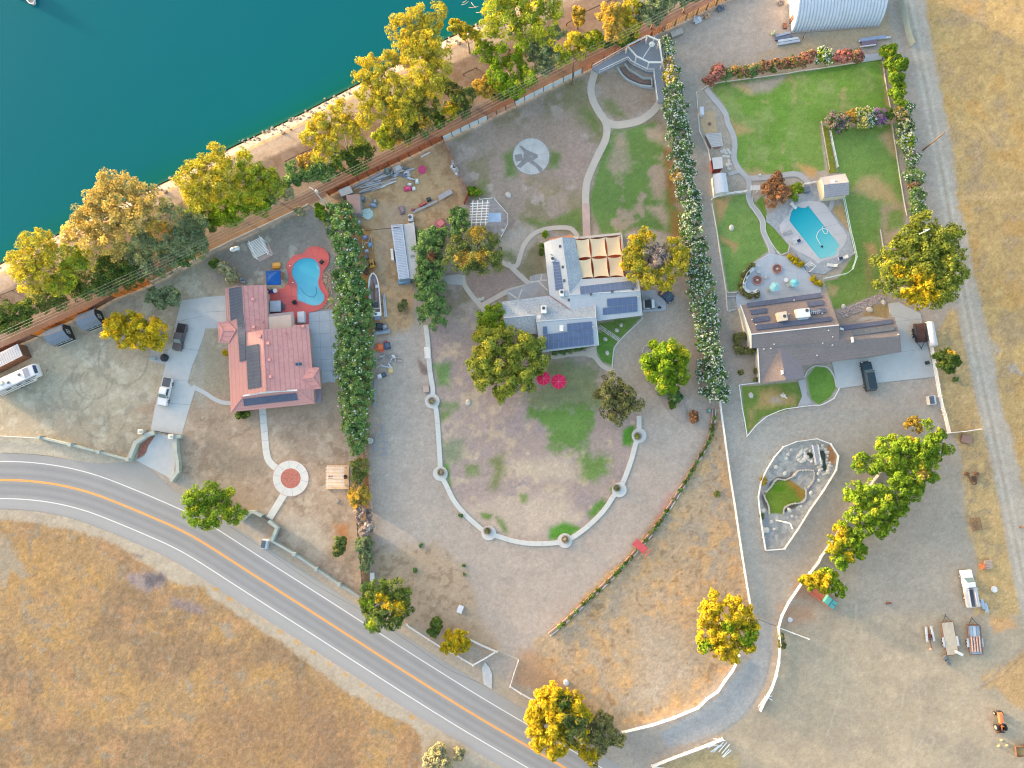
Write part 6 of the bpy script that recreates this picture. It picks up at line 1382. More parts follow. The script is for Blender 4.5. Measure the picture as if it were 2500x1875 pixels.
vp(lambda b:b.tube([(-h+.6,.32,.95),(-h+1.6,.35,.95),(-h+2.8,.3,.98)],.1,6),'red_hose',mat('red_hose',(196,50,90)))
wheels(t,C,a,(-h+0.24*L,h-0.17*L),0.85)
for i,(x,y)in enumerate(((1000,600),(1055,655))):p=W(*z7(x,y)[0],0);b=MB();b.box((p.x,p.y,0.22),(0.5,1.7,0.44),0.18);tag(b.build('gutter_box',mat('pale_steel',(186,200,218),0.5,var=0.1)),('left' if i==0 else 'right')+' of two pale steel boxes lying beside the white utility truck','box')
p=W(*z7(1180,370)[0],0);b=MB();b.prism([(p.x+0.55*math.cos(k)*(1 if k%2 else .9),p.y+0.6*math.sin(k))for k in np.arange(10)*0.628],0,0.5);tag(b.build('plastic_tub',WHITE,bevel=0.08),'white plastic tub on the dry grass right of the utility truck','tub')
# trailers
def trailer(label,corners,deck_m,load=None,fend=True,hitch=None,hz=0.7,wheels_at=(0.3,0.42),cf=z7,side=0.0,name='trailer'):
    """corners in crop units: front-left, front-right, rear-right, rear-left at deck height"""
    P4=[W(*cf(x,y)[0],hz)for x,y in corners];C_=sum(P4,Vector())/4;f=(P4[0]+P4[1])/2;r_=(P4[2]+P4[3])/2;d=f-r_;L=d.length;ang=math.atan2(d.y,d.x);wd=((P4[1]-P4[0]).length+(P4[2]-P4[3]).length)/2
    C_=Vector((C_.x,C_.y,0));t=thing(name,label,'trailer',tuple(C_));h=L/2
    def tp(fn,nm,m,bev=0):b=MB();fn(b);local(b,C_,ang);return b.build(nm,m,t,bevel=bev)
    n=9
    tp(lambda b:[b.box((0,-wd/2+wd*(k+.5)/n,hz-0.04),(L,wd/n*0.93,0.08))for k in range(n)],'deck',deck_m)
    tp(lambda b:(b.bar((-h,-wd/2-.04,hz-.1),(h,-wd/2-.04,hz-.1),.09,.2),b.bar((-h,wd/2+.04,hz-.1),(h,wd/2+.04,hz-.1),.09,.2),b.bar((h+.04,-wd/2,hz-.1),(h+.04,wd/2,hz-.1),.1,.2),b.bar((-h-.04,-wd/2,hz-.1),(-h-.04,wd/2,hz-.1),.1,.2)),'frame',mat('rust_frame',(130,92,74),0.8,var=0.2))
    tp(lambda b:(b.bar((h,-wd*.4,hz-.12),(h+1.2,0,hz-.2),.09,.12),b.bar((h,wd*.4,hz-.12),(h+1.2,0,hz-.2),.09,.12),b.box((h+1.3,0,hz-.2),(.3,.14,.12)),b.tube([(h+1.0,0,0),(h+1.0,0,hz)],.05,6)),'drawbar',DKG)
    for s in(-1,1):
        if fend:tp(lambda b:b.box((-L*0.05-h*0.1,s*(wd/2+.22),hz+.02),(L*0.3,.34,.06)),'fender',mat('fender',(200,208,218),0.6))
    wheels(t,C_,ang,[-h+L*w_ for w_ in wheels_at],wd/2+.2,.33,.22)
    return t,C_,ang,L,wd
tr=trailer('flat trailer with a worn timber deck in the dirt yard',[(372,893),(555,885),(640,1388),(465,1398)],mat('worn_deck',(206,194,176),0.9,var=0.14,scale=1.5))
p=W(*z7(635,1372)[0],0.75);b=MB();b.tube([(p.x-0.55,p.y+0.35,0.95),(p.x+0.6,p.y-0.2,0.95)],0.27,12);tag(b.build('white_drum',WHITE,smooth=False),'white drum lying on the rear corner of the flat timber trailer','drum')
p=W(*z7(410,1425)[0],0);b=MB();b.lathe(tuple(p),[(0.45,0),(0.5,.3),(0.4,.6),(0.2,.75)],10);b.box((p.x+0.5,p.y-0.9,0.25),(0.5,0.9,0.5),0.6);tag(b.build('mower',mat('mower',(122,126,132),0.8,var=0.3)),'grey machine standing behind the flat timber trailer','machine')
tr=trailer('small trailer loaded with steel sheets and rusty pipes',[(775,940),(965,925),(1005,1385),(828,1390)],mat('steel_deck',(164,176,190),0.7,var=0.15),hz=0.65)
t,C_,ang,L,wd=tr
for k in range(4):b=MB();b.tube([(-L*0.40,-wd*0.34+k*wd*0.225,0.82),(L*0.12,-wd*0.34+k*wd*0.225,0.86)],0.13,10);local(b,C_,ang);tag(b.build('steel_pipe',mat('pinkpipe',(216,178,164),0.6,var=0.1)),'pinkish steel pipe lying on the small trailer','pipe','pipes on the small trailer')
for k in range(3):b=MB();b.box((L*0.3,-wd*0.3+k*wd*0.3,0.74),(L*0.36,wd*0.26,0.14+0.04*k));local(b,C_,ang);tag(b.build('steel_channel',mat('channel%d'%k,((150,170,190),(196,210,222),(168,186,204))[k],0.4,var=0.1)),('left grey','middle pale','right grey')[k]+' steel sheet stacked at the front of the small trailer','steel sheet')
b=MB();b.bar((L/2,-wd/2,0.95),(L/2,wd/2,0.95),0.07);b.bar((-L/2,wd/2,0.9),(L/2,wd/2,0.95),0.06);b.bar((-L/2,-wd/2,0.9),(L/2,-wd/2,0.95),0.06);local(b,C_,ang);b.build('side_rail',MATS['rust_frame'],t)
C,a,L=vframe(z7(165,950)[0],z7(225,1320)[0],0.5);t=thing('boat_trailer','narrow old boat trailer with pale fenders left of the flat trailer','trailer',tuple(C))
for s in(-1,1):b=MB();b.box((0.6*L/2-0.5,s*.55,0.62),(L*0.62,.34,.1),s*-0.06);local(b,C,a);b.build('fender',mat('pale_fender',(206,210,218),0.6),t)
b=MB();b.bar((L/2,0,.45),(-L/2,0,.45),.12,.12);b.bar((L*.3,-.6,.45),(L*.3,.6,.45),.1,.1);b.bar((-.2,-.6,.45),(-.2,.6,.45),.1,.1);local(b,C,a);b.build('frame',MATS['rust_frame'],t)
b=MB();b.box((0.4,0.05,.6),(.7,.35,.3));local(b,C,a);b.build('winch',mat('winch',(110,60,60)),t);b=MB();b.lathe((-L/2+.1,.1,.2),[(.2,0),(.25,.2),(.1,.45)],8);local(b,C,a);b.build('coupler',mat('coupler',(206,176,160)),t);wheels(t,C,a,(L*0.05,),.55,.3,.2)
# dump trailer
tr=trailer('rusty steel dump trailer parked by the white propane cylinder',[(790,1115),(862,1105),(850,962),(762,968)],mat('rust_bed',(132,94,80),0.85,var=0.3,scale=1.2,tint2=(106,74,66)),cf=c41,hz=0.8,fend=False,wheels_at=(0.45,0.62))
t,C_,ang,L,wd=tr;bk=mat('dump_black',(50,54,64),0.6)
for s in(-1,1):b=MB();b.bar((-L/2,s*(wd/2+.05),1.1),(L/2,s*(wd/2+.05),1.1),.1,.7);local(b,C_,ang);b.build('side_wall',bk,t);b=MB();b.box((-L*.02,s*(wd/2+.26),0.75),(1.7,.36,.08));local(b,C_,ang);b.build('fender',bk,t)
b=MB();b.bar((L/2,-wd/2,1.1),(L/2,wd/2,1.1),.1,.7);local(b,C_,ang);b.build('front_wall',bk,t)
# red and teal pickup
zt=K(1900,1320,8.295);C,a,L=vframe(zt(1160,1330)[0],zt(640,930)[0],0.9);t=thing('old_truck','old red and teal flatbed pickup under the lowest yellow tree of the row','pickup truck',tuple(C));h=L/2
TL=paint('teal_old',(104,190,180));RD=mat('faded_red',(222,124,100),0.6,var=0.15)
vp(lambda b:side_prism(b,[(h-2.5,.5),(h-2.5,1.1),(h-.9,1.12),(h-.1,1.0),(h,.8),(h,.5)],1.75,1.6),'body',TL,0.06)
vp(lambda b:side_prism(b,[(h-2.5,1.1),(h-2.45,1.75),(h-1.5,1.75),(h-1.05,1.12)],1.6,1.35),'cab',TL,0.05)
vp(lambda b:b.add([(h-1.07,-.7,1.16),(h-1.07,.7,1.16),(h-1.45,.6,1.72),(h-1.45,-.6,1.72)],[(0,1,2,3)]),'windscreen',WSH)
vp(lambda b:b.box((h-0.5,0,1.1),(0.85,.07,.06)),'hood_stripe',mat('stripe_dark',(70,84,100)))
vp(lambda b:b.box((-h*0.32,0,.8),(L*0.62,1.7,.12)),'bed',RD)
for s in(-1,1):vp(lambda b:b.bar((-h,s*.88,1.0),(h-.3,s*.88,1.0),.12,.4),'side_board',RD)
wheels(t,C,a,(-h+1.0,h-.8),0.75)
# tractor
zk=K(2360,1680,8.507);C,a,L=vframe(zk(690,490)[0],zk(745,950)[0],0.9);t=thing('tractor','small orange tractor in the dirt yard near the right edge','tractor',tuple(C));h=L/2;OR=paint('orange',(228,128,84))
vp(lambda b:side_prism(b,[(h-2.0,.7),(h-2.0,1.25),(h-.3,1.2),(h-.05,1.05),(h,.6)],.75,.6),'hood',OR,0.05)
vp(lambda b:b.box((h-.02,0,.7),(.14,.8,.6)),'grille',RUBB)
for s in(-1,1):vp(lambda b:side_prism(b,[(-h+.6,1.0),(-h+.7,1.35),(-h+1.3,1.35),(-h+1.6,1.0)],.36,.36),'fender',OR);b_=t.children[-1];bpy.data.objects[b_.name].data.transform(Matrix.Translation(Vector((-math.sin(a)*s*.55,math.cos(a)*s*.55,0))))
vp(lambda b:(b.box((-h+1.05,0,.95),(.5,.5,.2)),b.box((-h+.8,0,1.2),(.12,.5,.4))),'seat',RUBB)
vp(lambda b:(b.lathe((-h+1.75,0,1.35),[(.22,0),(.24,.03),(.2,.05)],12),b.bar((-h+1.75,0,.9),(-h+1.75,0,1.36),.05)),'steering_wheel',RUBB)
vp(lambda b:b.bar((-h+.05,-.75,.3),(-h+.05,.75,.3),.1,.4),'blade',mat('rust_blade',(120,78,60)))
vp(lambda b:b.bar((-h+.1,0,.5),(h-.3,0,.5),.3,.35),'chassis',mat('chassis',(92,62,50)))
wheels(t,C,a,(-h+1.0,),.72,.58,.34);wheels(t,C,a,(h-.45,),.62,.34,.2)
for lab,x,y in(('pale block on the dirt behind the orange tractor',712,1075),('left of two straw coloured blocks below the orange tractor',660,1195),('right of two straw coloured blocks below the orange tractor',828,1185)):p=W(*zk(x,y)[0],0);b=MB();b.box((p.x,p.y,0.12),(.42,.22,.24),.3);tag(b.build('block',mat('straw_block',(214,204,150))),lab,'block')
C,a,L=vframe(zk(1010,1310)[0],zk(1400,1300)[0],0.6);t=thing('old_trailer','rusty wooden trailer cut off by the right edge','trailer',tuple(C));vp(lambda b:b.box((0,0,.65),(L,1.5,.12)),'deck',mat('mossy_deck',(164,140,98),0.9,var=0.25));vp(lambda b:(b.bar((L/2,-.8,.8),(L/2,.8,.8),.1,.4),b.bar((-L/2,-.8,.7),(L/2,-.8,.7),.1,.4),b.bar((-L/2,.8,.7),(L/2,.8,.7),.1,.4)),'frame',MATS['rust_frame']);wheels(t,C,a,(-.6,),.9,.36,.25)
# camper trailer
A_,B_=W(*z6(785,1330)[0],2.6),W(*z6(-250,1790)[0],2.6);d=A_-B_;a=math.atan2(d.y,d.x);C=Vector((A_.x,A_.y,0))-Vector((math.cos(a),math.sin(a),0))*5.2;t=thing('camper_trailer','white fifth wheel camper with dark swooping stripes at the left edge','camper',tuple(C));CW=mat('camper_white',(232,232,236),0.45,var=0.03)
vp(lambda b:side_prism(b,[(-5.2,.6),(-5.2,3.3),(3.6,3.35),(4.6,3.25),(5.05,2.9),(5.2,2.3),(5.0,1.6),(3.4,1.5),(3.0,.6)],2.5,2.4),'body',CW,0.12)
vp(lambda b:b.add([(2.5,-.95,3.37),(3.6,-.95,3.39),(3.6,.95,3.39),(2.5,.95,3.37)],[(0,1,2,3)]),'roof_panel',mat('roof_pan',(128,142,164),0.5))
vp(lambda b:b.add([(4.62,-.9,3.29),(5.06,-.8,2.95),(5.06,.8,2.95),(4.62,.9,3.29)],[(0,1,2,3)]),'front_cap',mat('cap_navy',(62,72,100),0.4))
for x,y in((1.6,.2),(-.9,-.4),(-3.6,.3)):vp(lambda b:b.box((x,y,3.42),(.42,.42,.16)),'roof_vent',DKG)
vp(lambda b:b.box((-2.3,.1,3.45),(.9,.7,.26)),'roof_unit',mat('cream_ac',(232,222,204)),0.05)
for z0,zb,x0,x1 in((2.6,2.75,-5.1,4.4),(1.9,2.0,-5.1,3.6),(1.1,1.3,-5.1,2.6)):vp(lambda b:b.add([(x0,-1.262,z0),(x1,-1.256,z0+.25),(x1+.3,-1.25,zb+.35),(x0,-1.262,zb)],[(0,1,2,3)]),'stripe',mat('camper_navy',(58,66,88),0.5))
vp(lambda b:(b.bar((5.1,-.3,.6),(5.5,0,.6),.1),b.tube([(3.6,0,0),(3.6,0,1.5)],.08,6)),'hitch',DKG)
for x in(-2.0,0.3,2.2):vp(lambda b:b.add([(x-.5,-1.258,2.05),(x+.5,-1.258,2.05),(x+.5,-1.257,2.5),(x-.5,-1.257,2.5)],[(0,1,2,3)]),'window',GLASS)
wheels(t,C,a,(-1.2,-.2),1.05,.38,.26)
# derelict boat
def hull(label,bow,stern,wd,name,hm,dm,z0=0.9,hh=1.2,cabin=False):
    C,a,L=vframe(bow,stern,z0+hh*0.5);t=thing(name,label,'boat',tuple(C));N_=14;h=L/2;vs=[];top=[]
    for i in range(N_+1):
        s=i/N_;x=-h+L*s;w=wd/2*(1 if s<.55 else math.sqrt(max(0,1-((s-.55)/.452)**2.2)));top.append((x,w))
    b=MB();n=N_+1
    for x,w in top:vs+=[(x,-w,z0+hh),(x,-w*.75,z0+.3),(x,0,z0),(x,w*.75,z0+.3),(x,w,z0+hh)]
    b.add(vs,[(i*5+j,i*5+j+1,(i+1)*5+j+1,(i+1)*5+j)for i in range(N_)for j in range(4)]+[(0,1,2,3,4)[::-1]]);local(b,C,a);b.build('hull',hm,t)
    b=MB()
    for s in(-1,1):
        pts=[(x,s*max(w-.06,0.02),z0+hh+.02)for x,w in top]
        for p,q in zip(pts[:-1],pts[1:]):b.bar(p,q,.2,.1)
    local(b,C,a);b.build('gunwale',mat('gunwale',(232,232,232),0.6),t)
    b=MB();vs=[(x,-w*.86,z0+.55)for x,w in top]+[(x,w*.86,z0+.55)for x,w in top];b.add(vs,[(i,i+1,n+i+1,n+i)for i in range(N_)]);local(b,C,a);b.build('deck',dm,t)
    return t,C,a,L
t,C,a,L=hull('derelict white motor boat with a rusty bare deck beside the boundary hedge',c11(1366,558)[0],c11(1392,905)[0],2.2,'boat',mat('boat_white',(222,222,222),0.7,var=0.1),mat('rotten_deck',(176,160,158),0.9,var=0.25,scale=1.5,tint2=(146,120,112)))
for nm,bx,m_ in(('engine_cover',(-L*.46,0,2.0,.8,2.0,.3),WHITE),('hatch',(-L*.46,0,2.2,.3,.45,.06),BLACK),('console',(L*.18,-.6,1.9,.6,.5,.5),mat('console',(206,210,216))),('tarpaulin',(-L*.22,.1,1.6,.9,1.0,.3),DKG),('cross_bar',(-L*.33,0,2.1,.08,2.0,.1),WHITE),('rust_bar',(L*.08,.1,1.65,L*.42,.22,.2),mat('rust_keel',(150,100,78)))):vp(lambda b:b.box(bx[:3],bx[3:]),nm,m_,0.02)
vp(lambda b:b.box((-L*.53,-.1,1.2),(.6,1.2,.8)),'outboard',mat('outboard',(150,160,190),0.6,var=0.3),0.1)
vp(lambda b:(b.bar((-L*.4,-.6,.35),(L*.4,0,.35),.12),b.bar((-L*.4,.6,.35),(L*.4,0,.35),.12),b.bar((-L*.2,-1,.5),(-L*.2,1,.5),.14),b.bar((L*.1,-.8,.6),(L*.1,.8,.6),.3,.9)),'cradle',DPOST)
for i,o in enumerate((-1.4,-1.75)):b=MB();b.bar((-L*.5,o,.3),(L*.05,o+.15*i,.3),.28,.12);local(b,C,a);tag(b.build('aluminium_plank',mat('alu',(200,208,218),0.4,var=0.1)),('inner','outer')[i]+' pale aluminium plank lying along the derelict boat','plank')
t,C,a,L=hull('white boat at the top left of the lake, cut by the frame',(84,12),(66,-26),1.9,'boat',mat('boat_white',(222,222,222)),mat('cream_deck',(240,226,206),0.7),WATER_Z-0.25,0.9)
vp(lambda b:b.box((L*.05,0,.55+WATER_Z+.2),(1.2,1.3,.5)),'seat_box',WHITE,0.05)
b=MB();p=W(52,-1,WATER_Z);b.tube([(p.x,p.y,WATER_Z+.1),(p.x-0.8,p.y+2.0,WATER_Z+.1)],.3,10);tag(b.build('float',WHITE),'small white float beside the white boat on the lake','float')

# ------------------------------------------------------------------ trees, hedges and shrubs
def leaf_mat(name,trans=0.3,rough=0.75):
    m=bpy.data.materials.new(name);m.use_nodes=True;n=m.node_tree;n.nodes.clear()
    at=n.nodes.new('ShaderNodeAttribute');at.attribute_name='Col'
    d=n.nodes.new('ShaderNodeBsdfDiffuse');t=n.nodes.new('ShaderNodeBsdfTranslucent');mx=n.nodes.new('ShaderNodeMixShader');o=n.nodes.new('ShaderNodeOutputMaterial')
    mx.inputs[0].default_value=trans+0.08;d.inputs['Roughness'].default_value=rough
    n.links.new(at.outputs['Color'],d.inputs[0]);n.links.new(at.outputs['Color'],t.inputs[0])
    n.links.new(d.outputs[0],mx.inputs[1]);n.links.new(t.outputs[0],mx.inputs[2]);n.links.new(mx.outputs[0],o.inputs[0])
    return m
LEAF=leaf_mat('leaf');PETAL=leaf_mat('petal',0.35)
BARK=mat('bark',(150,128,108),0.9,var=0.3,scale=3,k=0.7);BARKP=mat('pale_bark',(198,184,170),0.9,var=0.2,scale=3,k=0.8)
def quads_mesh(name,C,Nn,size,colr,rng,asp=1.5):
    """one leaf-sized face at every centre C, facing Nn"""
    n=len(C);r=rng.normal(size=(n,3));u=np.cross(Nn,r);u/=np.linalg.norm(u,axis=1)[:,None]+1e-9;v=np.cross(Nn,u)
    s=size[:,None];a=u*s*0.5*asp;b_=v*s*0.5
    V4=np.stack([C-a,C-b_*0.9+a*0.1,C+a,C+b_*0.9-a*0.1],1).reshape(-1,3)
    me=bpy.data.meshes.new(name);me.vertices.add(4*n);me.vertices.foreach_set('co',V4.astype(np.float32).ravel())
    me.loops.add(4*n);me.loops.foreach_set('vertex_index',np.arange(4*n,dtype=np.int32))
    me.polygons.add(n);me.polygons.foreach_set('loop_start',np.arange(n,dtype=np.int32)*4);me.update(calc_edges=True)
    ca=me.color_attributes.new('Col','FLOAT_COLOR','POINT');cc=np.ones((n,4),np.float32);cc[:,:3]=colr
    ca.data.foreach_set('color',np.repeat(cc,4,0).ravel())
    return me
def crown_points(lobes,rng,puff,per,low=-0.45,fill=1.0,flat=0.85):
    Cs,Ns,Pi,Pc=[],[],[],[];k=0
    for(x,y,z,r,rz)in lobes:
        npf=max(4,int(fill*4.4*(r/puff)**1.75*(0.6+0.4*rz/r)))
        d=rng.normal(size=(npf*2,3));d/=np.linalg.norm(d,axis=1)[:,None];d=d[d[:,2]>low][:npf]
        f=rng.uniform(0.45,1.04,len(d))
        pc=np.stack([x+d[:,0]*f*(r-puff*0.3),y+d[:,1]*f*(r-puff*0.3),z+d[:,2]*f*(rz-puff*0.2)],1)
        pr=puff*rng.uniform(0.55,1.25,len(d))
        for c,q,dd in zip(pc,pr,d):
            n=max(8,int(per*(q/puff)**2));e=rng.normal(size=(n,3))+dd*0.55;e/=np.linalg.norm(e,axis=1)[:,None]
            Cs.append(c+e*q*rng.uniform(0.55,1.05,n)[:,None]*np.array([1,1,flat]));Ns.append(e*0.9+rng.normal(size=(n,3))*0.45+dd*0.3);Pi.append(np.full(n,k));k+=1
    C=np.concatenate(Cs);N=np.concatenate(Ns);N/=np.linalg.norm(N,axis=1)[:,None]
    C[:,2]=np.maximum(C[:,2],0.08)
    return C,N,np.concatenate(Pi),k
PAL={ # leaf colours, golds and yellows partly painted sunlight: main, second, share of the second, third (rare)
 'gold':((186,172,58),(142,146,66),0.38,(202,174,56)),
 'goldpink':((194,168,92),(150,146,94),0.42,(208,174,96)),
 'goldgreen':((168,170,54),(118,140,60),0.45,(190,176,50)),
 'olive':((118,128,70),(96,110,64),0.5,(150,142,70)),
 'greygreen':((126,140,104),(106,122,90),0.5,(148,154,110)),
 'dark':((98,118,56),(78,98,50),0.5,(124,134,62)),
 'green':((122,146,48),(100,128,44),0.45,(152,160,50)),
 'lime':((128,152,46),(104,134,42),0.4,(160,164,52)),
 'mesquite':((140,148,64),(114,128,58),0.42,(164,162,66)),
 'brownolive':((130,130,84),(106,110,70),0.5,(146,140,90)),
 'yellow':((190,166,44),(150,150,48),0.35,(214,172,44)),
 'amber':((186,158,72),(154,142,74),0.45,(200,166,70)),
 'hedge':((118,146,88),(98,128,76),0.5,(146,162,100)),
 'hedge2':((104,134,80),(84,114,70),0.5,(134,152,96)),
 'plum':((158,116,86),(132,106,76),0.45,(176,130,90)),
 'redol':((124,120,72),(156,116,92),0.3,(100,116,66)),
 'sage':((172,166,132),(146,146,112),0.4,(196,182,132)),
 'dead':((168,156,150),(140,128,122),0.5,(190,176,166)),
}
def paint_leaves(Pi,k,pal,rng,kk=1.75):
    a,b2,sh,c=PAL[pal];A,B2,Cc=alb(a,kk),alb(b2,kk),alb(c,kk)
    t=np.clip(rng.normal(sh,0.3,k),0,1);base=A*(1-t[:,None])+B2*t[:,None]
    rare=rng.random(k)<0.12;base[rare]=Cc
    base*=rng.uniform(0.82,1.16,k)[:,None]
    col=base[Pi]*rng.uniform(0.7,1.3,len(Pi))[:,None]
    return np.clip(col,0.005,0.8)
NPLANT=[0];BT='tall trees along the lake bank'
def lobes_of(cf,ls,z,vz=0.8):
    """(x, y, r) in crop units -> world lobes; z: height of the lobe centres"""
    s=1/3.318;out=[]
    for i,l in enumerate(ls):
        px,py=cf(l[0],l[1])[0];zc=l[3]if len(l)>3 else z
        w=W(px,py,zc);r=1.13*l[2]*s*0.0798*(H-zc)/H
        out.append((w.x,w.y,zc,r,min(r*vz,zc)))
    return out
def plant(name,cat,label,cf,ls,z,pal,group=None,puff=None,per=62,leaf=0.27,bark=None,trunk=True,low=-0.45,fill=1.0,vz=0.8,flowers=None,patches=None,cname='crown',limbs=7,asp=1.5,base=None):
    """a tree or shrub: crown (or foliage) of leaf-sized faces on clumps, trunk with limbs, blossoms"""
    NPLANT[0]+=1;rng=np.random.default_rng(1000+NPLANT[0])
    lb=lobes_of(cf,ls,z,vz);R=np.mean([l[3]for l in lb]);puff=puff or min(0.95,max(0.33,R*0.36))
    if group==BT:lb=[(a,b2,c,1.16*q,1.1*z_)for a,b2,c,q,z_ in lb]
    wts=np.array([l[3]**2 for l in lb]);bx=sum(l[0]*w for l,w in zip(lb,wts))/wts.sum();by=sum(l[1]*w for l,w in zip(lb,wts))/wts.sum()
    if base is not None:w=W(*cf(*base)[0],0);bx,by=w.x,w.y
    t=thing(name,label,cat,(bx,by,0),group)
    C,N,Pi,k=crown_points(lb,rng,puff,per,low,fill)
    col=paint_leaves(Pi,k,pal,rng)
    if patches:
        for(x,y,r,p2)in patches:
            px,py=cf(x,y)[0];w=W(px,py,z+1);rr=r/3.318*0.08
            d=np.hypot(C[:,0]-w.x,C[:,1]-w.y);pick=d<rr*rng.uniform(0.6,1.2,len(d))
            c2=paint_leaves(Pi,k,p2,rng);col[pick]=c2[pick]
    me=quads_mesh(cname,C,N,leaf*rng.uniform(0.6,1.3,len(C)),col,rng,asp)
    link_mesh(cname,me,LEAF,t)
    if trunk:
        b=MB();top=max(l[2]for l in lb)*0.75;tr=max(0.07,0.035*top+0.05)
        b.tube([(bx,by,-0.1),(bx+0.15,by-0.1,top*0.35),(bx+0.1,by+0.2,top*0.6)],tr,8,tr*0.7)
        pick=sorted(lb,key=lambda l:-l[3])[:limbs]
        for l in pick:
            mx,my=bx+(l[0]-bx)*0.5,by+(l[1]-by)*0.5
            b.tube([(bx+0.1,by+0.15,top*0.5),(mx,my,top*0.55+0.2*l[2]),(l[0],l[1],l[2]),(l[0]+(l[0]-bx)*0.12,l[1]+(l[1]-by)*0.12,l[2]+l[4]*0.55)],tr*0.5,6,tr*0.12)
        b.build('trunk',bark or BARK,t,smooth=True)
    if flowers:
        cols,share=flowers
        m=(rng.random(len(C))<share*0.55)&(N[:,2]>-0.1);Cf=C[m]+N[m]*0.1+np.array([0,0,.12]);Nf=N[m]+np.array([0,0,1.0]);Nf/=np.linalg.norm(Nf,axis=1)[:,None]
        ci=rng.integers(0,len(cols),k)[Pi[m]];cc=np.array([alb(c,1.3)for c in cols])[ci]*rng.uniform(0.75,1.05,len(Cf))[:,None]
        link_mesh('blossom',quads_mesh('blossom',Cf,Nf,leaf*1.25*rng.uniform(0.6,1.3,len(Cf)),np.clip(cc,0,0.85),rng,1.1),PETAL,t)
    return t
def shrub(*a,**k):
    k.setdefault('trunk',False);k.setdefault('cname','foliage');k.setdefault('leaf',0.26);k.setdefault('low',-0.2)
    return plant(*a,**k)
BT='tall trees along the lake bank'
plant('tree','tree','rounded golden tree over the bank, the one nearest the left edge of the picture',c01,[(300,330,120),(230,450,120),(400,400,90),(250,590,110),(380,540,100),(170,520,70)],8,'gold',BT,bark=BARKP)
plant('tree','tree','yellow green tree with a pale forked trunk showing beside the golden corner tree',c01,[(600,420,105),(560,540,80),(680,430,80),(520,640,90),(430,640,70)],6,'goldgreen',BT,bark=BARKP,base=(745,600))
plant('tree','tree','pink gold tree leaning over the water, third from the left on the bank',c01,[(620,220,100),(720,130,120),(850,150,130),(760,330,100),(900,290,130),(660,100,60)],9,'goldpink',BT,bark=BARKP)
plant('tree','tree','broad orange topped tree jutting farthest into the turquoise lake left of the yellow ones',c01,[(880,-170,90),(1030,-160,100),(1150,-80,100),(800,-30,100),(1000,-20,130),(1120,110,120),(990,150,110),(1250,0,90),(840,-90,70)],10,'goldpink',BT,bark=BARKP)
plant('tree','tree','grey green tree behind the orange topped tree, toward the brown fence',c01,[(1280,240,120),(1380,110,120),(1500,180,110),(1150,300,110),(1560,300,100),(1440,300,110),(1600,160,90)],7,'greygreen',BT,patches=[(1280,200,90,'amber')])
plant('tree','tree','low blue green tree hanging over the dark strip of the fence',c01,[(1250,460,110),(1390,420,100),(1180,520,70),(1120,420,80),(1010,390,80)],4,'greygreen',BT)
plant('tree','tree','dark green understory tree between the forked trunk and the fence',c01,[(880,500,110),(1000,520,100),(820,600,90),(930,590,80),(700,650,90),(610,690,80)],3.5,'dark',BT)
plant('tree','tree','large bright yellow tree with pale inner branches left of the open shore',c10,[(120,1230,90),(60,1350,110),(180,1400,110),(60,1500,110),(-60,1370,90),(-130,1480,100),(-20,1600,100),(150,1560,110),(-60,1560,80)],10,'gold',BT,bark=BARKP)
plant('tree','tree','yellow green tree right of the large bright yellow one, left of the open shore',c10,[(330,1280,65),(350,1400,110),(450,1450,110),(550,1500,85),(300,1560,100),(430,1590,100),(520,1420,60)],8,'goldgreen',BT,bark=BARKP)
plant('tree','tree','deep green tree at the foot of the yellow trees beside the utility pole',c10,[(330,1640,90),(430,1650,80),(250,1700,100),(120,1700,100),(20,1740,90),(180,1770,70),(-80,1700,80)],4,'lime',BT)
plant('tree','tree','slender golden tree with a leaning white trunk standing alone on the dirt track',c10,[(1100,900,85),(950,1020,90),(1090,1030,100),(870,1110,80),(1000,1170,90),(1200,1050,70),(930,1240,70),(1260,1140,50)],7.5,'gold',BT,bark=BARKP,base=(1190,1290),fill=0.8)
plant('tree','tree','very large golden tree that closes the open shore on its right',c10,[(1340,530,85),(1500,490,65),(1270,650,75),(1400,650,110),(1340,780,110),(1500,730,120),(1450,880,110),(1600,860,110),(1280,920,60),(1320,1000,40),(1610,960,90)],11,'gold',BT,bark=BARKP)
plant('tree','tree','tall yellow tree reaching out over the water right of the very large golden one',c20,[(230,90,70),(60,160,100),(-60,250,90),(-70,170,60),(160,230,100),(120,370,110),(230,420,100),(0,400,110),(100,550,120),(250,560,90),(40,690,110),(180,690,90)],12,'gold',BT,bark=BARKP)
plant('tree','tree','grey olive tree under the tall yellow tree near the rusty fence',c20,[(0,840,110),(80,940,90),(130,1040,60),(160,850,80),(-60,960,90),(-100,1060,60),(0,1080,60)],6,'olive',BT,patches=[(120,1000,60,'amber')])
plant('tree','tree','small yellow tree at the water in the gap between two tall lakeside trees',c20,[(390,220,60),(460,270,60),(540,290,45)],7,'gold',BT,bark=BARKP)
plant('tree','tree','huge lime yellow tree with bare twigs over the water at the top edge',c20,[(700,80,105),(850,70,115),(1000,60,120),(1130,60,90),(1200,100,55),(650,230,80),(780,230,115),(950,220,120),(1100,250,100),(720,-60,110),(900,-70,120)],12,'goldgreen',BT,bark=BARKP)
plant('tree','tree','bright green tree with two pale leaning trunks below the huge lime yellow tree',c20,[(600,420,75),(720,440,85),(850,520,70),(950,620,75),(850,690,80),(700,600,80),(930,400,70),(760,680,70)],6,'lime',BT,bark=BARKP,base=(790,620))
plant('tree','tree','grey green tree hanging right of the two pale leaning trunks',c20,[(1050,420,95),(1120,470,75),(1180,280,70),(1040,330,80),(1080,540,60)],6,'greygreen',BT)
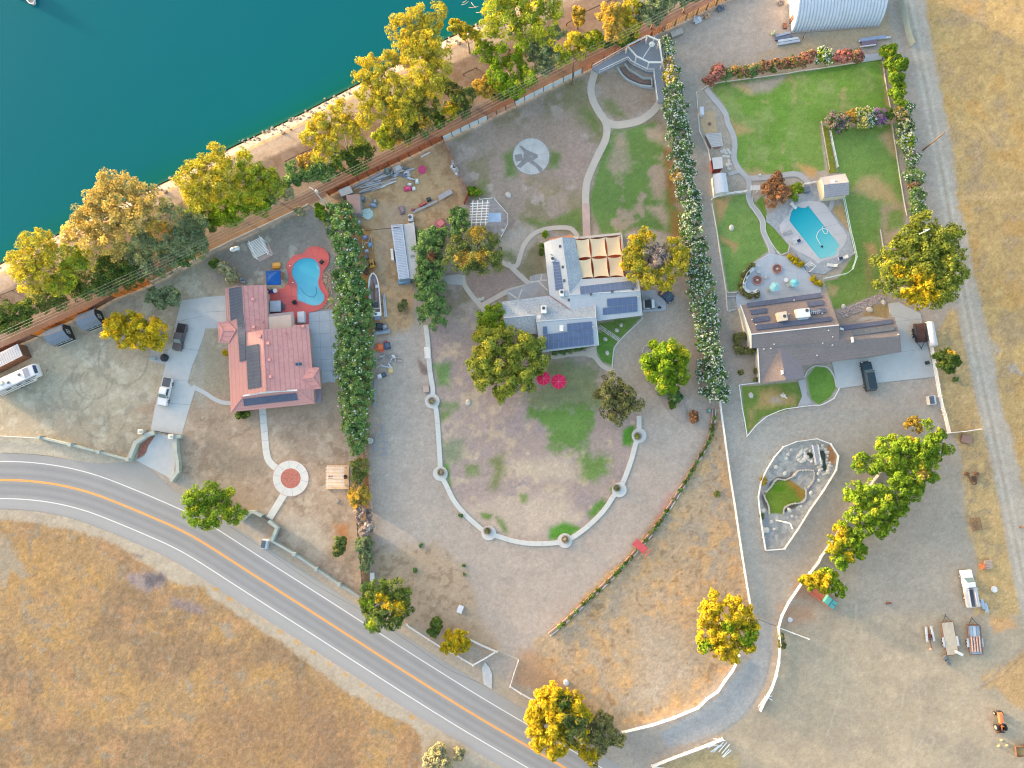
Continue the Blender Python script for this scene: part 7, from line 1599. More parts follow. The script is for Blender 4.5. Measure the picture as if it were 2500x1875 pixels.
plant('tree','tree','low yellow and teal tree by the fence below the small waterside tree',c20,[(320,900,65),(420,840,75),(460,770,60),(380,790,50),(420,900,50)],3.5,'olive',BT,patches=[(330,880,70,'yellow')])
plant('tree','tree','orange shrubby tree between the rusty fence and the bright green tree',c20,[(580,720,60),(660,740,60),(620,660,50)],3,'amber',BT)
plant('tree','tree','little round amber tree standing alone at the bank rail',c20,[(1362,110,50),(1370,160,40)],4,'amber',BT)
plant('tree','tree','weeping amber tree beside the terrace corner, beyond the fence',c30,[(-60,130,80),(0,220,80),(20,90,60),(-20,290,50)],7,'amber',BT)
plant('tree','tree','yellow tree right of the weeping amber one, beyond the terrace',c30,[(140,220,65),(130,70,80),(70,150,60),(60,290,45)],6,'gold',BT)
plant('tree','tree','blue green tree at the top edge behind the terrace',c30,[(280,80,85),(380,60,80),(250,150,65),(330,150,50),(420,-20,70)],6,'greygreen',BT)
plant('tree','tree','grey green tree cut by the top edge right of the blue green one',c30,[(540,-10,50),(640,-20,50),(600,-60,60)],5,'greygreen',BT)
BS='shrubs between the lake track and the fence'
for lab,cf,ls,pal in(
    ('dark green shrub in the left corner under the wires',c01,[(60,880,90),(20,1000,70),(100,970,70)],'dark'),
    ('yellow green shrub next to the left corner shrub under the wires',c01,[(180,860,70),(260,840,65),(200,930,50)],'dark'),
    ('olive shrub right below the rounded golden corner tree',c01,[(350,760,85),(450,720,80),(480,790,50)],'olive'),
    ('white flecked shrub between the forked tree and the wires',c01,[(880,640,75),(800,680,50)],'hedge2'),
    ('orange lit shrub left of the slender golden tree',c10,[(830,1320,60),(900,1320,50)],'amber'),
    ('dense blue green shrub by the wires left of the dirt track opening',c10,[(730,1410,80),(690,1480,50)],'hedge2'),
    ('mid green shrub under the wires, right of the dense blue green one',c10,[(870,1430,70),(990,1400,70),(930,1370,60)],'hedge2'),
    ('dark shrub with yellow top below the slender golden tree',c10,[(1120,1320,80),(1080,1280,50)],'dark'),
    ('dark shrub under the leaning white trunk',c10,[(1260,1280,85),(1290,1220,60),(1230,1360,50)],'dark'),
    ('yellow topped shrub below the very large golden tree',c10,[(1450,1110,70),(1480,1160,55)],'goldgreen'),
    ('orange shrub beside the yellow topped shrub by the fence strip',c10,[(1560,1080,55),(1610,1120,50)],'amber'),
    ('yellow bush, first of the row left of the utility pole',c20,[(1235,450,65),(1250,500,55)],'goldgreen'),
    ('yellow bush in the middle of the row above the utility pole',c20,[(1340,360,70),(1390,420,50),(1330,300,40)],'gold'),
    ('yellow bush at the right of the row above the utility pole',c20,[(1465,320,65),(1540,340,50),(1480,380,40)],'goldgreen'),
    ('pale stemmed shrub beside the blue green shrub by the dark wire strip',c10,[(620,1560,60),(560,1610,50),(680,1570,40)],'sage'),
    ('dark olive shrub by the rusty fence at the feet of the tall yellow tree',c20,[(210,950,50),(250,1000,35)],'dark'),
    ('green shrub under the broad orange topped tree beside the wires',c01,[(1050,600,70),(1120,560,60),(1000,560,60)],'dark'),
    ('blue green shrub at the right end of the wire strip under the grey green tree',c01,[(1480,400,80),(1560,370,70),(1620,330,60)],'hedge2'),
    ('olive shrub under the large bright yellow tree',c10,[(-90,1850,60),(-20,1830,60),(60,1820,50)],'olive'),
    ('green shrub filling the gap under the yellow green tree by the open shore',c10,[(520,1590,70),(470,1640,60),(560,1540,50)],'hedge'),
    ('leafy shrub between the very large golden tree and the fence strip',c10,[(1630,1040,70),(1540,990,70)],'lime'),
    ('dark shrub under the bright green tree with two leaning trunks',c20,[(760,740,60),(840,740,50),(690,720,40)],'dark'),
    ('grey olive shrub under the tall yellow tree by the track',c20,[(260,700,70),(330,720,60),(60,760,70)],'olive'),
    ('green shrub at the feet of the amber trees above the terrace',c30,[(60,330,50),(130,300,50),(-60,340,40)],'dark')):
    shrub('shrub','shrub',lab,cf,[(a,b2,1.22*q)for a,b2,q in ls],2.6,pal,BS,leaf=0.3)
# garden trees
plant('olive_tree','tree','grey green olive tree between the concrete drive and the fence',c01,[(1260,740,70),(1380,720,70),(1300,800,60),(1410,780,45)],3,'greygreen')
plant('palo_verde_tree','tree','wispy yellow tree beside the two dark sheds',c01,[(950,960,85),(1080,950,95),(1000,1050,95),(1150,1060,110),(1280,1020,95),(1260,1110,70),(900,1030,60)],4,'yellow',leaf=0.26,asp=2.4,per=60)
plant('tree','tree','round vivid green tree overhanging the road',c12,[(60,680,100),(-50,720,100),(150,720,85),(230,830,85),(100,840,100),(-30,850,110),(-90,800,75),(50,910,55),(290,870,50)],4.5,'green')
plant('tree','tree','mixed green and orange tree at the end of the left boundary hedge by the road',c13,[(1400,230,85),(1520,200,85),(1600,260,70),(1350,330,85),(1470,340,100),(1590,380,80),(1380,470,80),(1530,470,75)],4.5,'dark',patches=[(1440,300,60,'yellow'),(1570,360,60,'yellow'),(1320,340,50,'lime'),(1360,480,60,'lime')])
plant('mesquite_tree','tree','very large feathery tree at the corner of the grey house, above the red parasols',c21,[(620,1120,110),(720,1130,130),(850,1130,130),(980,1150,100),(600,1280,110),(760,1290,150),(930,1310,140),(1040,1270,85),(620,1420,100),(780,1450,120),(900,1440,100),(550,1330,80),(750,1540,60)],5,'mesquite',leaf=0.3,asp=2.2,per=60)
plant('tree','tree','small bright green tree tucked behind the very large feathery one',c21,[(620,910,75),(690,880,70),(700,970,75),(610,980,60)],3,'green')
plant('tree','tree','olive and amber tree below the white lath gazebo',c21,[(550,250,85),(400,330,95),(620,330,100),(360,430,85),(500,430,105),(640,450,105),(700,420,70),(590,520,55),(450,510,55)],4.5,'olive',patches=[(560,220,70,'amber'),(430,430,70,'amber'),(580,420,60,'amber')])  # amber patches paint the sunlit top and lower clumps
plant('tree','tree','half dead tree with bare grey twigs next to the shade sails',c31,[(250,270,80),(150,330,75),(130,420,75),(90,490,45),(200,490,80),(300,570,85),(400,590,85),(500,500,85),(530,400,65),(480,340,75),(160,560,60),(260,640,50),(420,650,50),(340,400,90),(360,470,80),(250,400,70)],5,'gold',patches=[(350,390,110,'dead'),(330,450,70,'dead')],limbs=13,bark=BARKP)
plant('pepper_tree','tree','round lime green tree standing in the gravel loop',c31,[(400,1180,105),(320,1280,100),(480,1260,115),(400,1350,120),(540,1200,70),(300,1360,75),(520,1370,95),(420,1440,80)],4,'lime',leaf=0.28,asp=2.4,per=64)
plant('tree','tree','dull brown green tree at the edge of the loop lawn',c31,[(-20,1450,85),(80,1520,85),(-70,1550,85),(60,1610,85),(150,1640,80),(-30,1640,80),(20,1710,70)],4,'brownolive')
plant('tree','tree','giant spreading tree with orange lit lower branches beside the dirt road',c41,[(850,150,95),(720,240,105),(900,280,125),(1050,270,95),(620,360,85),(760,400,125),(930,420,135),(1080,420,105),(540,480,95),(650,560,105),(820,560,125),(1000,560,125),(1110,560,85),(550,620,80),(720,680,105),(850,680,105),(980,720,95),(800,790,75),(930,780,75),(1050,710,75),(840,480,110),(720,560,100),(950,640,100),(1000,350,90),(760,300,90)],6.5,'mesquite',patches=[(820,640,110,'yellow'),(760,760,100,'yellow'),(880,740,90,'yellow'),(640,540,60,'yellow')],leaf=0.34)  # yellow patches paint sunlight onto the lower left of the crown
plant('tree','tree','small green tree with an orange tip by the white rail fence',c41,[(1040,1230,65),(1000,1300,45),(1090,1260,45),(1050,1330,40),(970,1230,35)],3,'dark',patches=[(1080,1185,30,'amber')])
RW='row of leafy trees along the gravel drive'  # yellow patches on the lower trees paint sun on their left sides
plant('locust_tree','tree','topmost and largest green tree of the row along the gravel drive',c42,[(560,300,85),(650,300,85),(750,330,105),(850,300,95),(930,290,70),(960,190,50),(890,125,35),(1030,320,45),(560,420,90),(680,420,100),(800,430,95),(900,400,70),(470,460,65),(640,540,90),(760,560,80),(860,520,50),(920,550,35),(350,410,55),(320,470,45)],5,'green',RW,patches=[(760,220,40,'yellow'),(840,520,45,'amber'),(640,560,50,'lime')])
plant('locust_tree','tree','second green tree of the row, over the broken white rail',c42,[(290,640,65),(220,690,40),(300,740,80),(420,660,90),(520,720,100),(640,670,85),(740,650,75),(800,630,50),(400,830,100),(540,850,100),(650,800,70),(290,870,75),(480,950,75),(570,930,55),(360,960,65),(500,1010,35)],5,'green',RW,patches=[(440,890,50,'lime'),(250,780,45,'lime')])
plant('locust_tree','tree','yellowing tree of the row, third from the top',c42,[(180,960,55),(130,1080,65),(110,1140,50),(230,1060,75),(310,1080,65),(340,1160,45),(170,1210,55),(180,1270,35),(240,1190,45)],3.5,'lime',RW,patches=[(170,1010,70,'yellow'),(120,1130,50,'yellow'),(250,1190,40,'yellow')])
plant('locust_tree','tree','lowest yellow tree of the row, over the red and teal pickup',c42,[(60,1340,60),(40,1420,70),(150,1460,55),(110,1370,45),(-60,1400,60),(-120,1380,35),(-20,1330,35)],3.5,'lime',RW,patches=[(20,1390,80,'yellow'),(-100,1380,60,'yellow')])
shrub('shrub','shrub','dry orange bush at the top end of the green tree row',c42,[(760,100,45),(705,130,28),(790,150,40)],2,'amber',fill=0.7)
plant('tree','tree','round bright yellow tree between the white fence and the bend of the gravel drive',c33,[(790,260,38),(800,350,85),(960,310,60),(750,430,75),(900,450,105),(1040,430,90),(1110,520,55),(760,580,85),(900,600,105),(1050,600,85),(1090,660,55),(740,670,55),(850,710,65),(950,740,55)],5,'yellow',patches=[(1080,600,80,'lime'),(740,680,60,'lime'),(920,520,50,'lime')],leaf=0.3,per=60)  # lime patches paint the less lit lower parts of the crown
plant('willow_tree','tree','large golden weeping tree overhanging the road at the bottom edge',c23,[(1130,1080,85),(1220,1100,85),(1050,1150,85),(1180,1210,115),(1010,1270,80),(1120,1330,115),(1350,1150,75),(1400,1230,75),(1300,1250,105),(1030,1400,80),(1180,1450,90),(1330,1380,95),(1040,1480,45),(1160,1530,50)],5.5,'yellow',patches=[(1250,1130,60,'dark'),(1340,1390,90,'olive'),(1280,1280,60,'olive'),(1400,1300,60,'olive')],leaf=0.28,asp=2.2,per=64)  # olive and dark patches paint the unlit right side into the leaves
plant('tree','tree','dark brown green tree right of the golden weeping one',c23,[(1560,1290,75),(1480,1380,80),(1600,1400,85),(1520,1480,75),(1440,1540,55),(1480,1600,50),(1680,1410,55)],4,'brownolive',patches=[(1450,1570,90,'yellow')])
# free standing shrubs
for nm,lab,cf,ls,z,pal in(
    ('shrub','single green bush in the dry front yard near the thin hedge',c12,[(1090,1090,50),(1080,1150,45),(1110,1060,35)],1.3,'olive'),
    ('shrub','dark green bush behind the white roadside rail',c23,[(225,490,48),(200,550,42)],1.5,'dark'),
    ('small_tree','small yellow green tree on the white roadside rail',c23,[(350,620,70),(420,600,60),(400,680,55),(310,680,45),(450,660,40)],1.8,'yellow'),
    ('shrub','green bush between the grey wall end and the mixed green tree',c13,[(1310,200,45),(1340,230,40)],1.3,'hedge'),
    ('round_bush','clipped dark round bush near the propane tank',c11,[(70,470,38)],1.0,'dark'),
    ('shrub','thin olive shrub behind the tiled house, next to the round bush',c11,[(150,510,45),(200,550,50),(240,590,40),(210,600,40)],1.2,'sage'),
    ('shrub','spiky green yucca clump at the top of the left hedge',c11,[(940,60,45),(980,100,40),(910,20,30)],1.4,'lime'),
    ('shrub','pale spiky clump on the garden wall beside the yucca',c11,[(760,45,35),(800,70,25)],1.2,'sage'),
    ('shrub','scrubby olive bush on the dirt drive near the metal container',c11,[(1600,830,35),(1620,790,25)],0.8,'brownolive'),
    ('shrub','spiky grass clump near the white lath gazebo',c20,[(510,1555,40),(550,1560,30)],0.8,'green'),
    ('shrub','grey green bush above the hedge beside the lath gazebo',c21,[(400,100,75),(410,60,50),(420,170,65),(380,220,60)],2.2,'hedge'),
    ('shrub','flowering dark bush under the round lime tree',c31,[(480,1520,55),(510,1560,35)],1.2,'hedge2'),
    ('shrub','low green cushion below the flowering dark bush',c31,[(465,1620,32)],0.6,'dark'),
    ('shrub','small low plant left of the flowering dark bush',c31,[(375,1525,22)],0.5,'olive'),
    ('round_bush','bright green clipped ball beside the plum coloured bush',c30,[(1465,1548,62)],1.8,'green'),
    ('shrub','big pale sage bush by the road at the bottom edge',c23,[(220,1560,80),(170,1620,60),(280,1620,60),(240,1500,45)],1.0,'sage'),
    ('shrub','small pale sage bush by the road, right of the big one',c23,[(405,1520,38),(400,1570,30)],0.8,'sage'),
    ('round_bush','round bush at the front corner of the tiled roof',c12,[(275,40,32)],0.9,'dark'),
    ('round_bush','round bush touching its neighbour at the front of the tiled roof',c12,[(338,42,34)],0.9,'dark'),
    ('shrub','tiny olive bush at the side wall of the tiled house',c11,[(172,1205,22)],0.8,'yellow'),
    ('shrub','green plant in the stone bed at the corner of the grey roof',c21,[(1095,240,24)],0.7,'lime'),
    ('shrub','row of little green plants in the narrow bed of the grey house',c21,[(1065,330,18),(1068,365,20),(1070,395,16)],0.5,'dark'),
    ('shrub','flower bed plants along the front wall of the grey house',c21,[(1180,1195,18),(1240,1185,22),(1300,1175,25),(1360,1165,25),(1410,1160,20)],0.5,'hedge'),
    ('shrub','ochre plants in the curved bed beside the fire ring terrace',c31,[(1410,415,18),(1440,432,20),(1470,455,22),(1505,480,20)],0.4,'yellow'),
    ('shrub','ochre plants along the terrace edge near the pool gate',c31,[(1610,600,18),(1640,625,20),(1665,640,18)],0.4,'yellow'),
    ('shrub','dry brown plant in the corner of the gravel loop',c32,[(640,55,38),(650,80,30)],0.6,'plum'),
    ('shrub','tumbleweed bush on the small side yard of the brown house',c31,[(1020,1355,20)],0.5,'brownolive'),
    ('shrub','dry shrub against the white side wall of the brown house',c31,[(1150,1350,18),(1150,1420,20)],0.5,'brownolive'),
    ('shrub','sprawling bare shrub on the white roadside fence of the gravel drive',c33,[(1350,600,22),(1352,660,28)],0.7,'brownolive'),
    ('shrub','dry shrub on the left rim of the oval pond garden',c32,[(1212,565,20),(1210,595,16)],0.5,'amber'),
    ('shrub','small green shrub on the lower left rim of the oval pond garden',c32,[(1195,865,16)],0.4,'olive'),
    ('shrub','tiny green bush on the dry triangle beside the white fence',c32,[(833,685,18)],0.4,'olive')):
    shrub(nm,'shrub',lab,cf,ls,z,pal)
b_weeds=[('small weed on the dirt near the left hedge of the middle drive',c22,(94,1100,13)),('round weed beside the mixed green tree of the middle drive',c22,(44,1303,18)),('weed in the middle of the dirt drive, upper of two',c22,(440,1262,14)),('weed in the middle of the dirt drive, lower of two',c22,(443,1332,10)),('weed on the outer edge of the curved walk',c22,(412,862,14)),('green sprout on the dirt right of the small orange tipped tree',c41,(1105,1412,18))]
for lab,cf,l in b_weeds:shrub('weed','weed',lab,cf,[l],0.25,'hedge2','weeds on the bare dirt',leaf=0.16,puff=0.25)
plant('plum_bush','shrub','large round reddish brown bush above the rectangular pool',c30,[(1300,1510,85),(1260,1560,80),(1350,1560,80),(1300,1600,75),(1310,1450,50)],2.6,'plum',leaf=0.26,cname='foliage')
# hedges and rows of flowering shrubs
WH=[(240,240,232),(246,244,238),(228,232,232)]
def hedge(name,label,cf_ls,z,pal,flowers=None,**k):
    """one long hedge given over several crops"""
    ls=[]
    for cf,l in cf_ls:ls+=[(*cf(a[0],a[1])[0],a[2]/3.318)for a in l]
    return plant(name,'hedge',label,K(0,0,1.0),[(a,b,r*3.318*1.16)for a,b,r in ls],z,pal,None,trunk=False,cname='foliage',leaf=0.27,flowers=flowers,low=-0.3,per=54,puff=0.62,**k)
hedge('oleander_hedge','long tall white flowering hedge between the middle and right properties',[
    (c30,[(420,340,42),(440,430,42),(440,510,45),(460,600,58),(475,720,72),(490,850,82),(500,980,86),(520,1100,82),(540,1230,82),(545,1350,78),(560,1450,78),(590,1560,82)]),
    (c31,[(620,20,72),(620,120,76),(640,250,82),(660,380,86),(680,500,82),(690,620,86),(700,750,90),(730,880,95),(745,1000,82),(760,1120,82),(775,1230,82),(790,1340,95),(800,1430,104),(830,1530,76)])],
    2.2,'hedge2',(WH,0.24),patches=[(1500+440/3.318,500/3.318,60,'amber'),(1500+450/3.318,620/3.318,70,'yellow'),(1500+500/3.318,1420/3.318,60,'amber')],vz=0.95)  # amber and yellow patches paint sun flecks into the foliage colour
hedge('boundary_hedge','long dense green hedge right of the tiled house and kidney pool',[
    (c11,[(1090,80,100),(1120,220,120),(1160,370,110),(1170,500,110),(1170,620,108),(1190,750,132),(1200,880,138),(1210,1010,138),(1215,1140,130),(1220,1260,126),(1215,1380,130),(1220,1500,116),(1225,1620,112)]),
    (c12,[(1220,60,100),(1225,140,85)])],2.4,'hedge',(WH,0.035),vz=0.9)
TH='bushes in the thin part of the left boundary row'
shrub('shrub','shrub','green bush closing the lower end of the dense boundary hedge',c12,[(1230,240,75),(1240,310,60)],1.8,'hedge',TH)
shrub('shrub','shrub','olive bush right of the wooden lath pergola',c12,[(1250,470,75),(1240,530,60)],1.6,'olive',TH)
shrub('shrub','shrub','amber bush just below the wooden lath pergola',c12,[(1240,670,70),(1300,700,55),(1220,740,45)],1.5,'amber',TH)
shrub('shrub','shrub','lavender grey dead bush leaning over the left boundary fence',c12,[(1290,860,60),(1330,940,55),(1300,990,50),(1250,830,40)],1.4,'dead',TH)
shrub('shrub','shrub','grey green bush below the dead bush on the boundary fence',c12,[(1290,1090,70),(1310,1190,60),(1310,1270,40)],1.6,'greygreen',TH)
hedge('hedge','thick green hedge between the metal container and the olive and amber tree',[(c21,[(170,290,95),(240,250,65),(150,400,105),(160,520,105),(160,650,100),(170,760,105),(185,880,115)])],2.2,'hedge',None,patches=[(1000+180/3.318,500+420/3.318,45,'plum')],vz=0.9)
PK=[(222,146,140),(210,120,124),(226,160,148)]
RO='red oleander row above the big lawn'
for lab,ls,pal,fl in(
    ('coral red round oleander at the left end of the row above the big lawn',[(830,600,60),(765,650,40),(850,560,40)],'redol',(PK,0.4)),
    ('green low oleander next to the coral red round one',[(900,610,42),(940,590,36)],'hedge',(PK,0.06)),
    ('olive oleander with pink tips, third clump of the row',[(985,585,48),(1040,590,46)],'olive',(PK,0.14)),
    ('green oleander in the left middle of the row',[(1110,570,48),(1150,560,40)],'hedge',(PK,0.1)),
    ('brownish oleander in the middle of the row',[(1200,548,50),(1250,545,42)],'redol',(PK,0.1)),
    ('mixed green and red oleander right of the middle of the row',[(1310,535,50),(1370,528,50)],'redol',(PK,0.12)),
    ('olive oleander left of the pink one in the row',[(1445,508,55)],'olive',(PK,0.16)),
    ('pink topped oleander beside the white flowering ball',[(1545,480,64),(1580,450,40)],'redol',(PK,0.24)),
    ('ball shaped bush covered in white flowers in the red row',[(1697,470,66),(1690,430,40)],'green',(WH,0.3)),
    ('deep pink oleander right of the white flowering ball',[(1860,460,52),(1830,440,36),(1780,475,30)],'redol',(PK,0.45)),
    ('pink and olive oleander at the right end of the row',[(1945,450,55),(1975,470,32)],'redol',(PK,0.22))):
    shrub('oleander','shrub',lab,c30,ls,1.4,pal,RO,flowers=fl)
MX=[(206,150,190),(228,190,180),(190,120,190),(226,170,120)]
FR='flowering shrubs round the upper right lawns'
for lab,ls,pal,fl in(
    ('pink and purple flowering shrub at the left end of the short cross row',[(140,990,80),(90,1000,50),(195,1000,55)],'hedge2',(MX,0.35)),
    ('orange leaved shrub in the short cross row',[(258,950,50)],'amber',([(206,150,100)],0.1)),
    ('cream and yellow flowering shrub in the short cross row',[(350,940,75),(360,1000,50)],'lime',([(240,224,170),(238,232,214)],0.4)),
    ('white flowering shrub squeezed right of the cream one',[(412,985,50),(420,930,35)],'hedge2',(WH,0.25)),
    ('violet flowering shrub at the right end of the short cross row',[(480,940,62),(490,980,40)],'hedge2',([(170,110,180),(196,140,196)],0.4)),
    ('dark green shrub joining the cross row and the right column',[(560,930,45)],'dark',None),
    ('white flowering shrub at the top of the right column',[(705,890,62)],'hedge2',(WH,0.2)),
    ('orange and cream shrub beside the top of the right column',[(635,930,50),(680,940,40)],'olive',([(224,190,110),(230,210,180)],0.25)),
    ('cream flowering shrub, second in the right column',[(695,1030,72),(660,1070,40)],'hedge2',([(236,226,200)],0.2)),
    ('yellow and white flowering shrub, third in the right column',[(712,1165,72),(690,1120,40)],'lime',(WH,0.25)),
    ('white flowering shrub with lilac edge, fourth in the right column',[(730,1290,72)],'hedge2',(WH+[(196,170,206)],0.28)),
    ('leafy green shrub, fifth in the right column',[(765,1430,76)],'hedge',(WH,0.12)),
    ('low dark shrub between the fifth and sixth shrubs of the right column',[(770,1505,40)],'redol',(PK,0.1)),
    ('leafy green shrub at the bottom of the right column, above the giant tree',[(780,1590,76),(800,1690,60)],'hedge',(WH,0.08))):
    shrub('flowering_shrub','shrub',lab,c40,ls,1.5,pal,FR,flowers=fl)
CT='feathery green trees in the upper right corner'
for lab,ls in(('topmost feathery green tree beside the scrap rails',[(560,430,68),(520,420,40)]),('second feathery green tree from the top of the corner row',[(595,520,72),(650,520,50)]),('third feathery green tree from the top of the corner row',[(620,630,66)]),('lowest feathery green tree of the corner row',[(640,740,66),(645,820,50)])):
    plant('cypress_tree','tree',lab,c40,ls,2.2,'green',CT,leaf=0.24,asp=2.4,per=70,puff=0.7)

# ------------------------------------------------------------------ small things
b=MB()
for x0,y0,x1,y1 in((420,40,480,10),(430,20,470,-10),(480,60,560,50),(500,20,540,60),(540,100,590,90)):b.tube([W(*c20(x0,y0)[0],7),W(*c20((x0+x1)/2,(y0+y1)/2+8)[0],7.5),W(*c20(x1,y1)[0],8)],.06,5,.03)
tag(b.build('bare_branch',BARKP),'bare grey branches reaching over the water at the top edge','branch')
def cm(c):return mat('c%d_%d_%d'%c,c,0.75,var=0.1)
def one(name,label,cat,mb,m,group=None,bevel=0.0,smooth=False):return tag(mb.build(name,m,bevel=bevel,smooth=smooth),label,cat,group)
def tank(label,cf,a,c,r,z,m):
    A,B_=W(*cf(*a)[0],z),W(*cf(*c)[0],z);t=thing('propane_tank',label,'tank',tuple((A+B_)/2));d=(B_-A).normalized();b=MB()
    pts=[A+d*s for s in(0,.08,.3)]+[B_-d*s for s in(.3,.08,0)];n=14;vs=[];x=Vector((-d.y,d.x,0))
    for p,k in zip(pts,(.35,.75,1,1,.75,.35)):vs+=[p+x*r*k*math.cos(2*math.pi*i/n)+Vector((0,0,r*k*math.sin(2*math.pi*i/n)))for i in range(n)]
    b.add(vs,[(i*n+k,i*n+(k+1)%n,(i+1)*n+(k+1)%n,(i+1)*n+k)for i in range(5)for k in range(n)]+[tuple(range(n))[::-1],tuple(range(5*n,6*n))]);b.build('cylinder',m,t,smooth=True)
    b=MB();p=(A+B_)/2;b.lathe((p.x,p.y,z+r-.03),[(.2,0),(.22,.15),(.05,.2)],10);b.build('valve_dome',METAL,t)
    for e in(.25,.75):b=MB();p=A+(B_-A)*e;b.box((p.x,p.y,(z-r*.5)/2),(.5,.5,z-r*.5+.1));b.build('foot',cm((190,186,180)),t)
tank('white propane tank near the white lath pergola',c11,(207,368),(282,348),.45,.8,WHITE)
tank('large white propane cylinder along the white rail fence of the concrete drive',c41,(888,945),(928,1150),.75,1.1,cm((228,226,232)))
# parasols
def parasol(label,cf,x,y,r,c,c2,h=2.3,grp=None,n=8):
    p=W(*cf(x,y)[0],h);t=thing('parasol',label,'parasol',(p.x,p.y,0),grp);b=MB();vs=[(p.x,p.y,h+.35)]
    for k in range(2*n):rr=r if k%2==0 else r*.86;q=math.pi*k/n;vs.append((p.x+rr*math.cos(q),p.y+rr*math.sin(q),h-(0.12 if k%2==0 else 0)))
    b.add(vs,[(0,1+k,1+(k+1)%(2*n))for k in range(2*n)]);b.build('canopy',cm(c),t)
    b=MB()
    for k in range(n):q=2*math.pi*k/n;b.bar((p.x,p.y,h+.37),(p.x+r*.98*math.cos(q),p.y+r*.98*math.sin(q),h-.1),.05,.02)
    b.build('rib',cm(c2),t);b=MB();b.tube([(p.x,p.y,0),(p.x,p.y,h+.45)],.04,6);b.build('pole',WHITE,t)
    b=MB();b.lathe((p.x,p.y,.7),[(.5,0),(.5,.05)],14);b.build('table_top',cm((200,214,210)),t)
parasol('red parasol nearer the very large feathery tree',c21,1085,1405,1.45,(232,34,88),(240,120,150),grp='red parasols on the lawn')
parasol('red parasol on the open lawn, right of the other red one',c21,1208,1432,1.55,(232,34,88),(240,120,150),grp='red parasols on the lawn')
zp=K(1800,600,8.295)
parasol('pale turquoise parasol in the middle of the terrace',zp,762,830,1.0,(158,216,220),(176,226,228),grp='turquoise parasols on the terrace',n=6)
parasol('small turquoise parasol on the right of the terrace',zp,1165,745,.85,(128,206,218),(150,218,226),grp='turquoise parasols on the terrace',n=5)
def chair(label,cf,x,y,rz,c,grp=None,s=.55,z=0.0,nm='patio_chair'):
    p=W(*cf(x,y)[0],.4);t=thing(nm,label,'chair',(p.x,p.y,z),grp,rz);m=cm(c)
    def pt(nm_,*bx):
        b=MB();[b.box(q[:3],q[3:])for q in bx];me=b.mesh(nm_);me.materials.append(m);o=bpy.data.objects.new(nm_,me);COL.objects.link(o);o.parent=t
    pt('seat',(0,0,.42,s,s,.06));pt('backrest',(-s*.48,0,.7,.06,s,.5))
    for i in(-1,1):
        pt('armrest',(0,i*s*.5,.62,s,.06,.05))
        for j in(-1,1):pt('leg',(j*s*.44,i*s*.44,.2,.05,.05,.4))
for lab,x,y,rz,c in(('pale metal chair left of the pale turquoise parasol',620,895,0.2,(196,206,196)),('pale chair upper left of the small turquoise parasol',1030,790,2.2,(206,220,214)),('pale chair touching the small turquoise parasol on its left',1085,735,0.3,(196,220,218)),('faint white chair between the two fire rings',575,645,0,(206,210,212)),('faint white chair above the fire ring in the bench',430,530,1.5,(206,210,212))):chair(lab,zp,x,y,rz,c,'terrace chairs')
for lab,cf,x,y,rz,c in(('black chair beside the pool deck step of the tiled house',z5p,1000,1480,.6,(46,50,56)),('black folding chair at the top right of the kidney pool',z5p,1540,665,2.4,(44,56,66)),('dark chair against the tiled house wall',z5p,470,1260,1,(40,42,46)),('purple cushioned chair against the tiled house',z5p,545,1255,1.2,(90,80,160))):chair(lab,cf,x,y,rz,c,'chairs round the kidney pool',.75,.16)
def disc(name,label,cat,cf,x,y,r,h,m,prof=None,grp=None):
    p=W(*cf(x,y)[0],0);b=MB();b.lathe((p.x,p.y,0),prof or[(r*.15,0),(r*.15,h-.05),(r,h-.05),(r,h)],18);return one(name,label,cat,b,m,grp)
disc('round_table','round white table between the two turquoise parasols','table',zp,965,712,.42,.75,WHITE)
disc('round_table','round white table by the dark chairs of the tiled house','table',z5p,630,1262,.45,.9,WHITE)
for lab,x,y in(('fire ring with a red brick rim inside the curved white bench',395,705),('fire ring with a brick rim in the middle of the terrace',798,475)):
    p=W(*zp(x,y)[0],0);t=thing('fire_ring',lab,'fire pit',tuple(p),'fire rings');b=MB();r=1.0
    b.lathe((p.x,p.y,.05),[(r*.82,0),(r,0),(r,.35),(r*.84,.35),(r*.82,.05)],24);b.build('rim',cm((190,150,146)),t);b=MB();b.lathe((p.x,p.y,.06),[(r*.83,0),(r*.83,.12)],20);b.build('ash_bed',mat('brick_ash',(150,112,104),.95,var=.3,scale=4),t);b=MB();b.lathe((p.x,p.y,.15),[(.18,0),(.2,.3),(.06,.4)],8);b.build('spout',cm((230,214,200)),t)
bp_=crv(zp(330,465,235,560,170,690,145,820,200,905,300,935,420,900),4);P_=[W(*q,.5)for q in bp_];t=thing('curved_bench','curved white bench seat backed by a low hedge on the terrace','bench',tuple(P_[8]));b=MB();[b.bar(p,q,.5,.12)for p,q in zip(P_[:-1],P_[1:])];b.build('seat',WHITE,t)
b=MB();o2=[W(*q,.8)for q in offset(bp_,4 if offset(bp_,4)[8][0]<bp_[8][0]else-4)];[b.bar(p,q,.08,.7)for p,q in zip(o2[:-1],o2[1:])];b.build('backrest',WHITE,t)
for k in range(0,len(P_),5):b=MB();b.box((P_[k].x,P_[k].y,.22),(.35,.35,.44));b.build('support',WHITE,t)
shrub('low_hedge','hedge','low olive hedge curving behind the white terrace bench',c31,[(1120,490,17),(1092,515,19),(1068,545,19),(1048,580,20),(1035,615,20),(1027,650,20),(1025,690,21),(1045,715,21),(1075,732,20),(1110,735,20),(1150,728,19),(1165,715,14)],0.5,'brownolive',puff=.4)
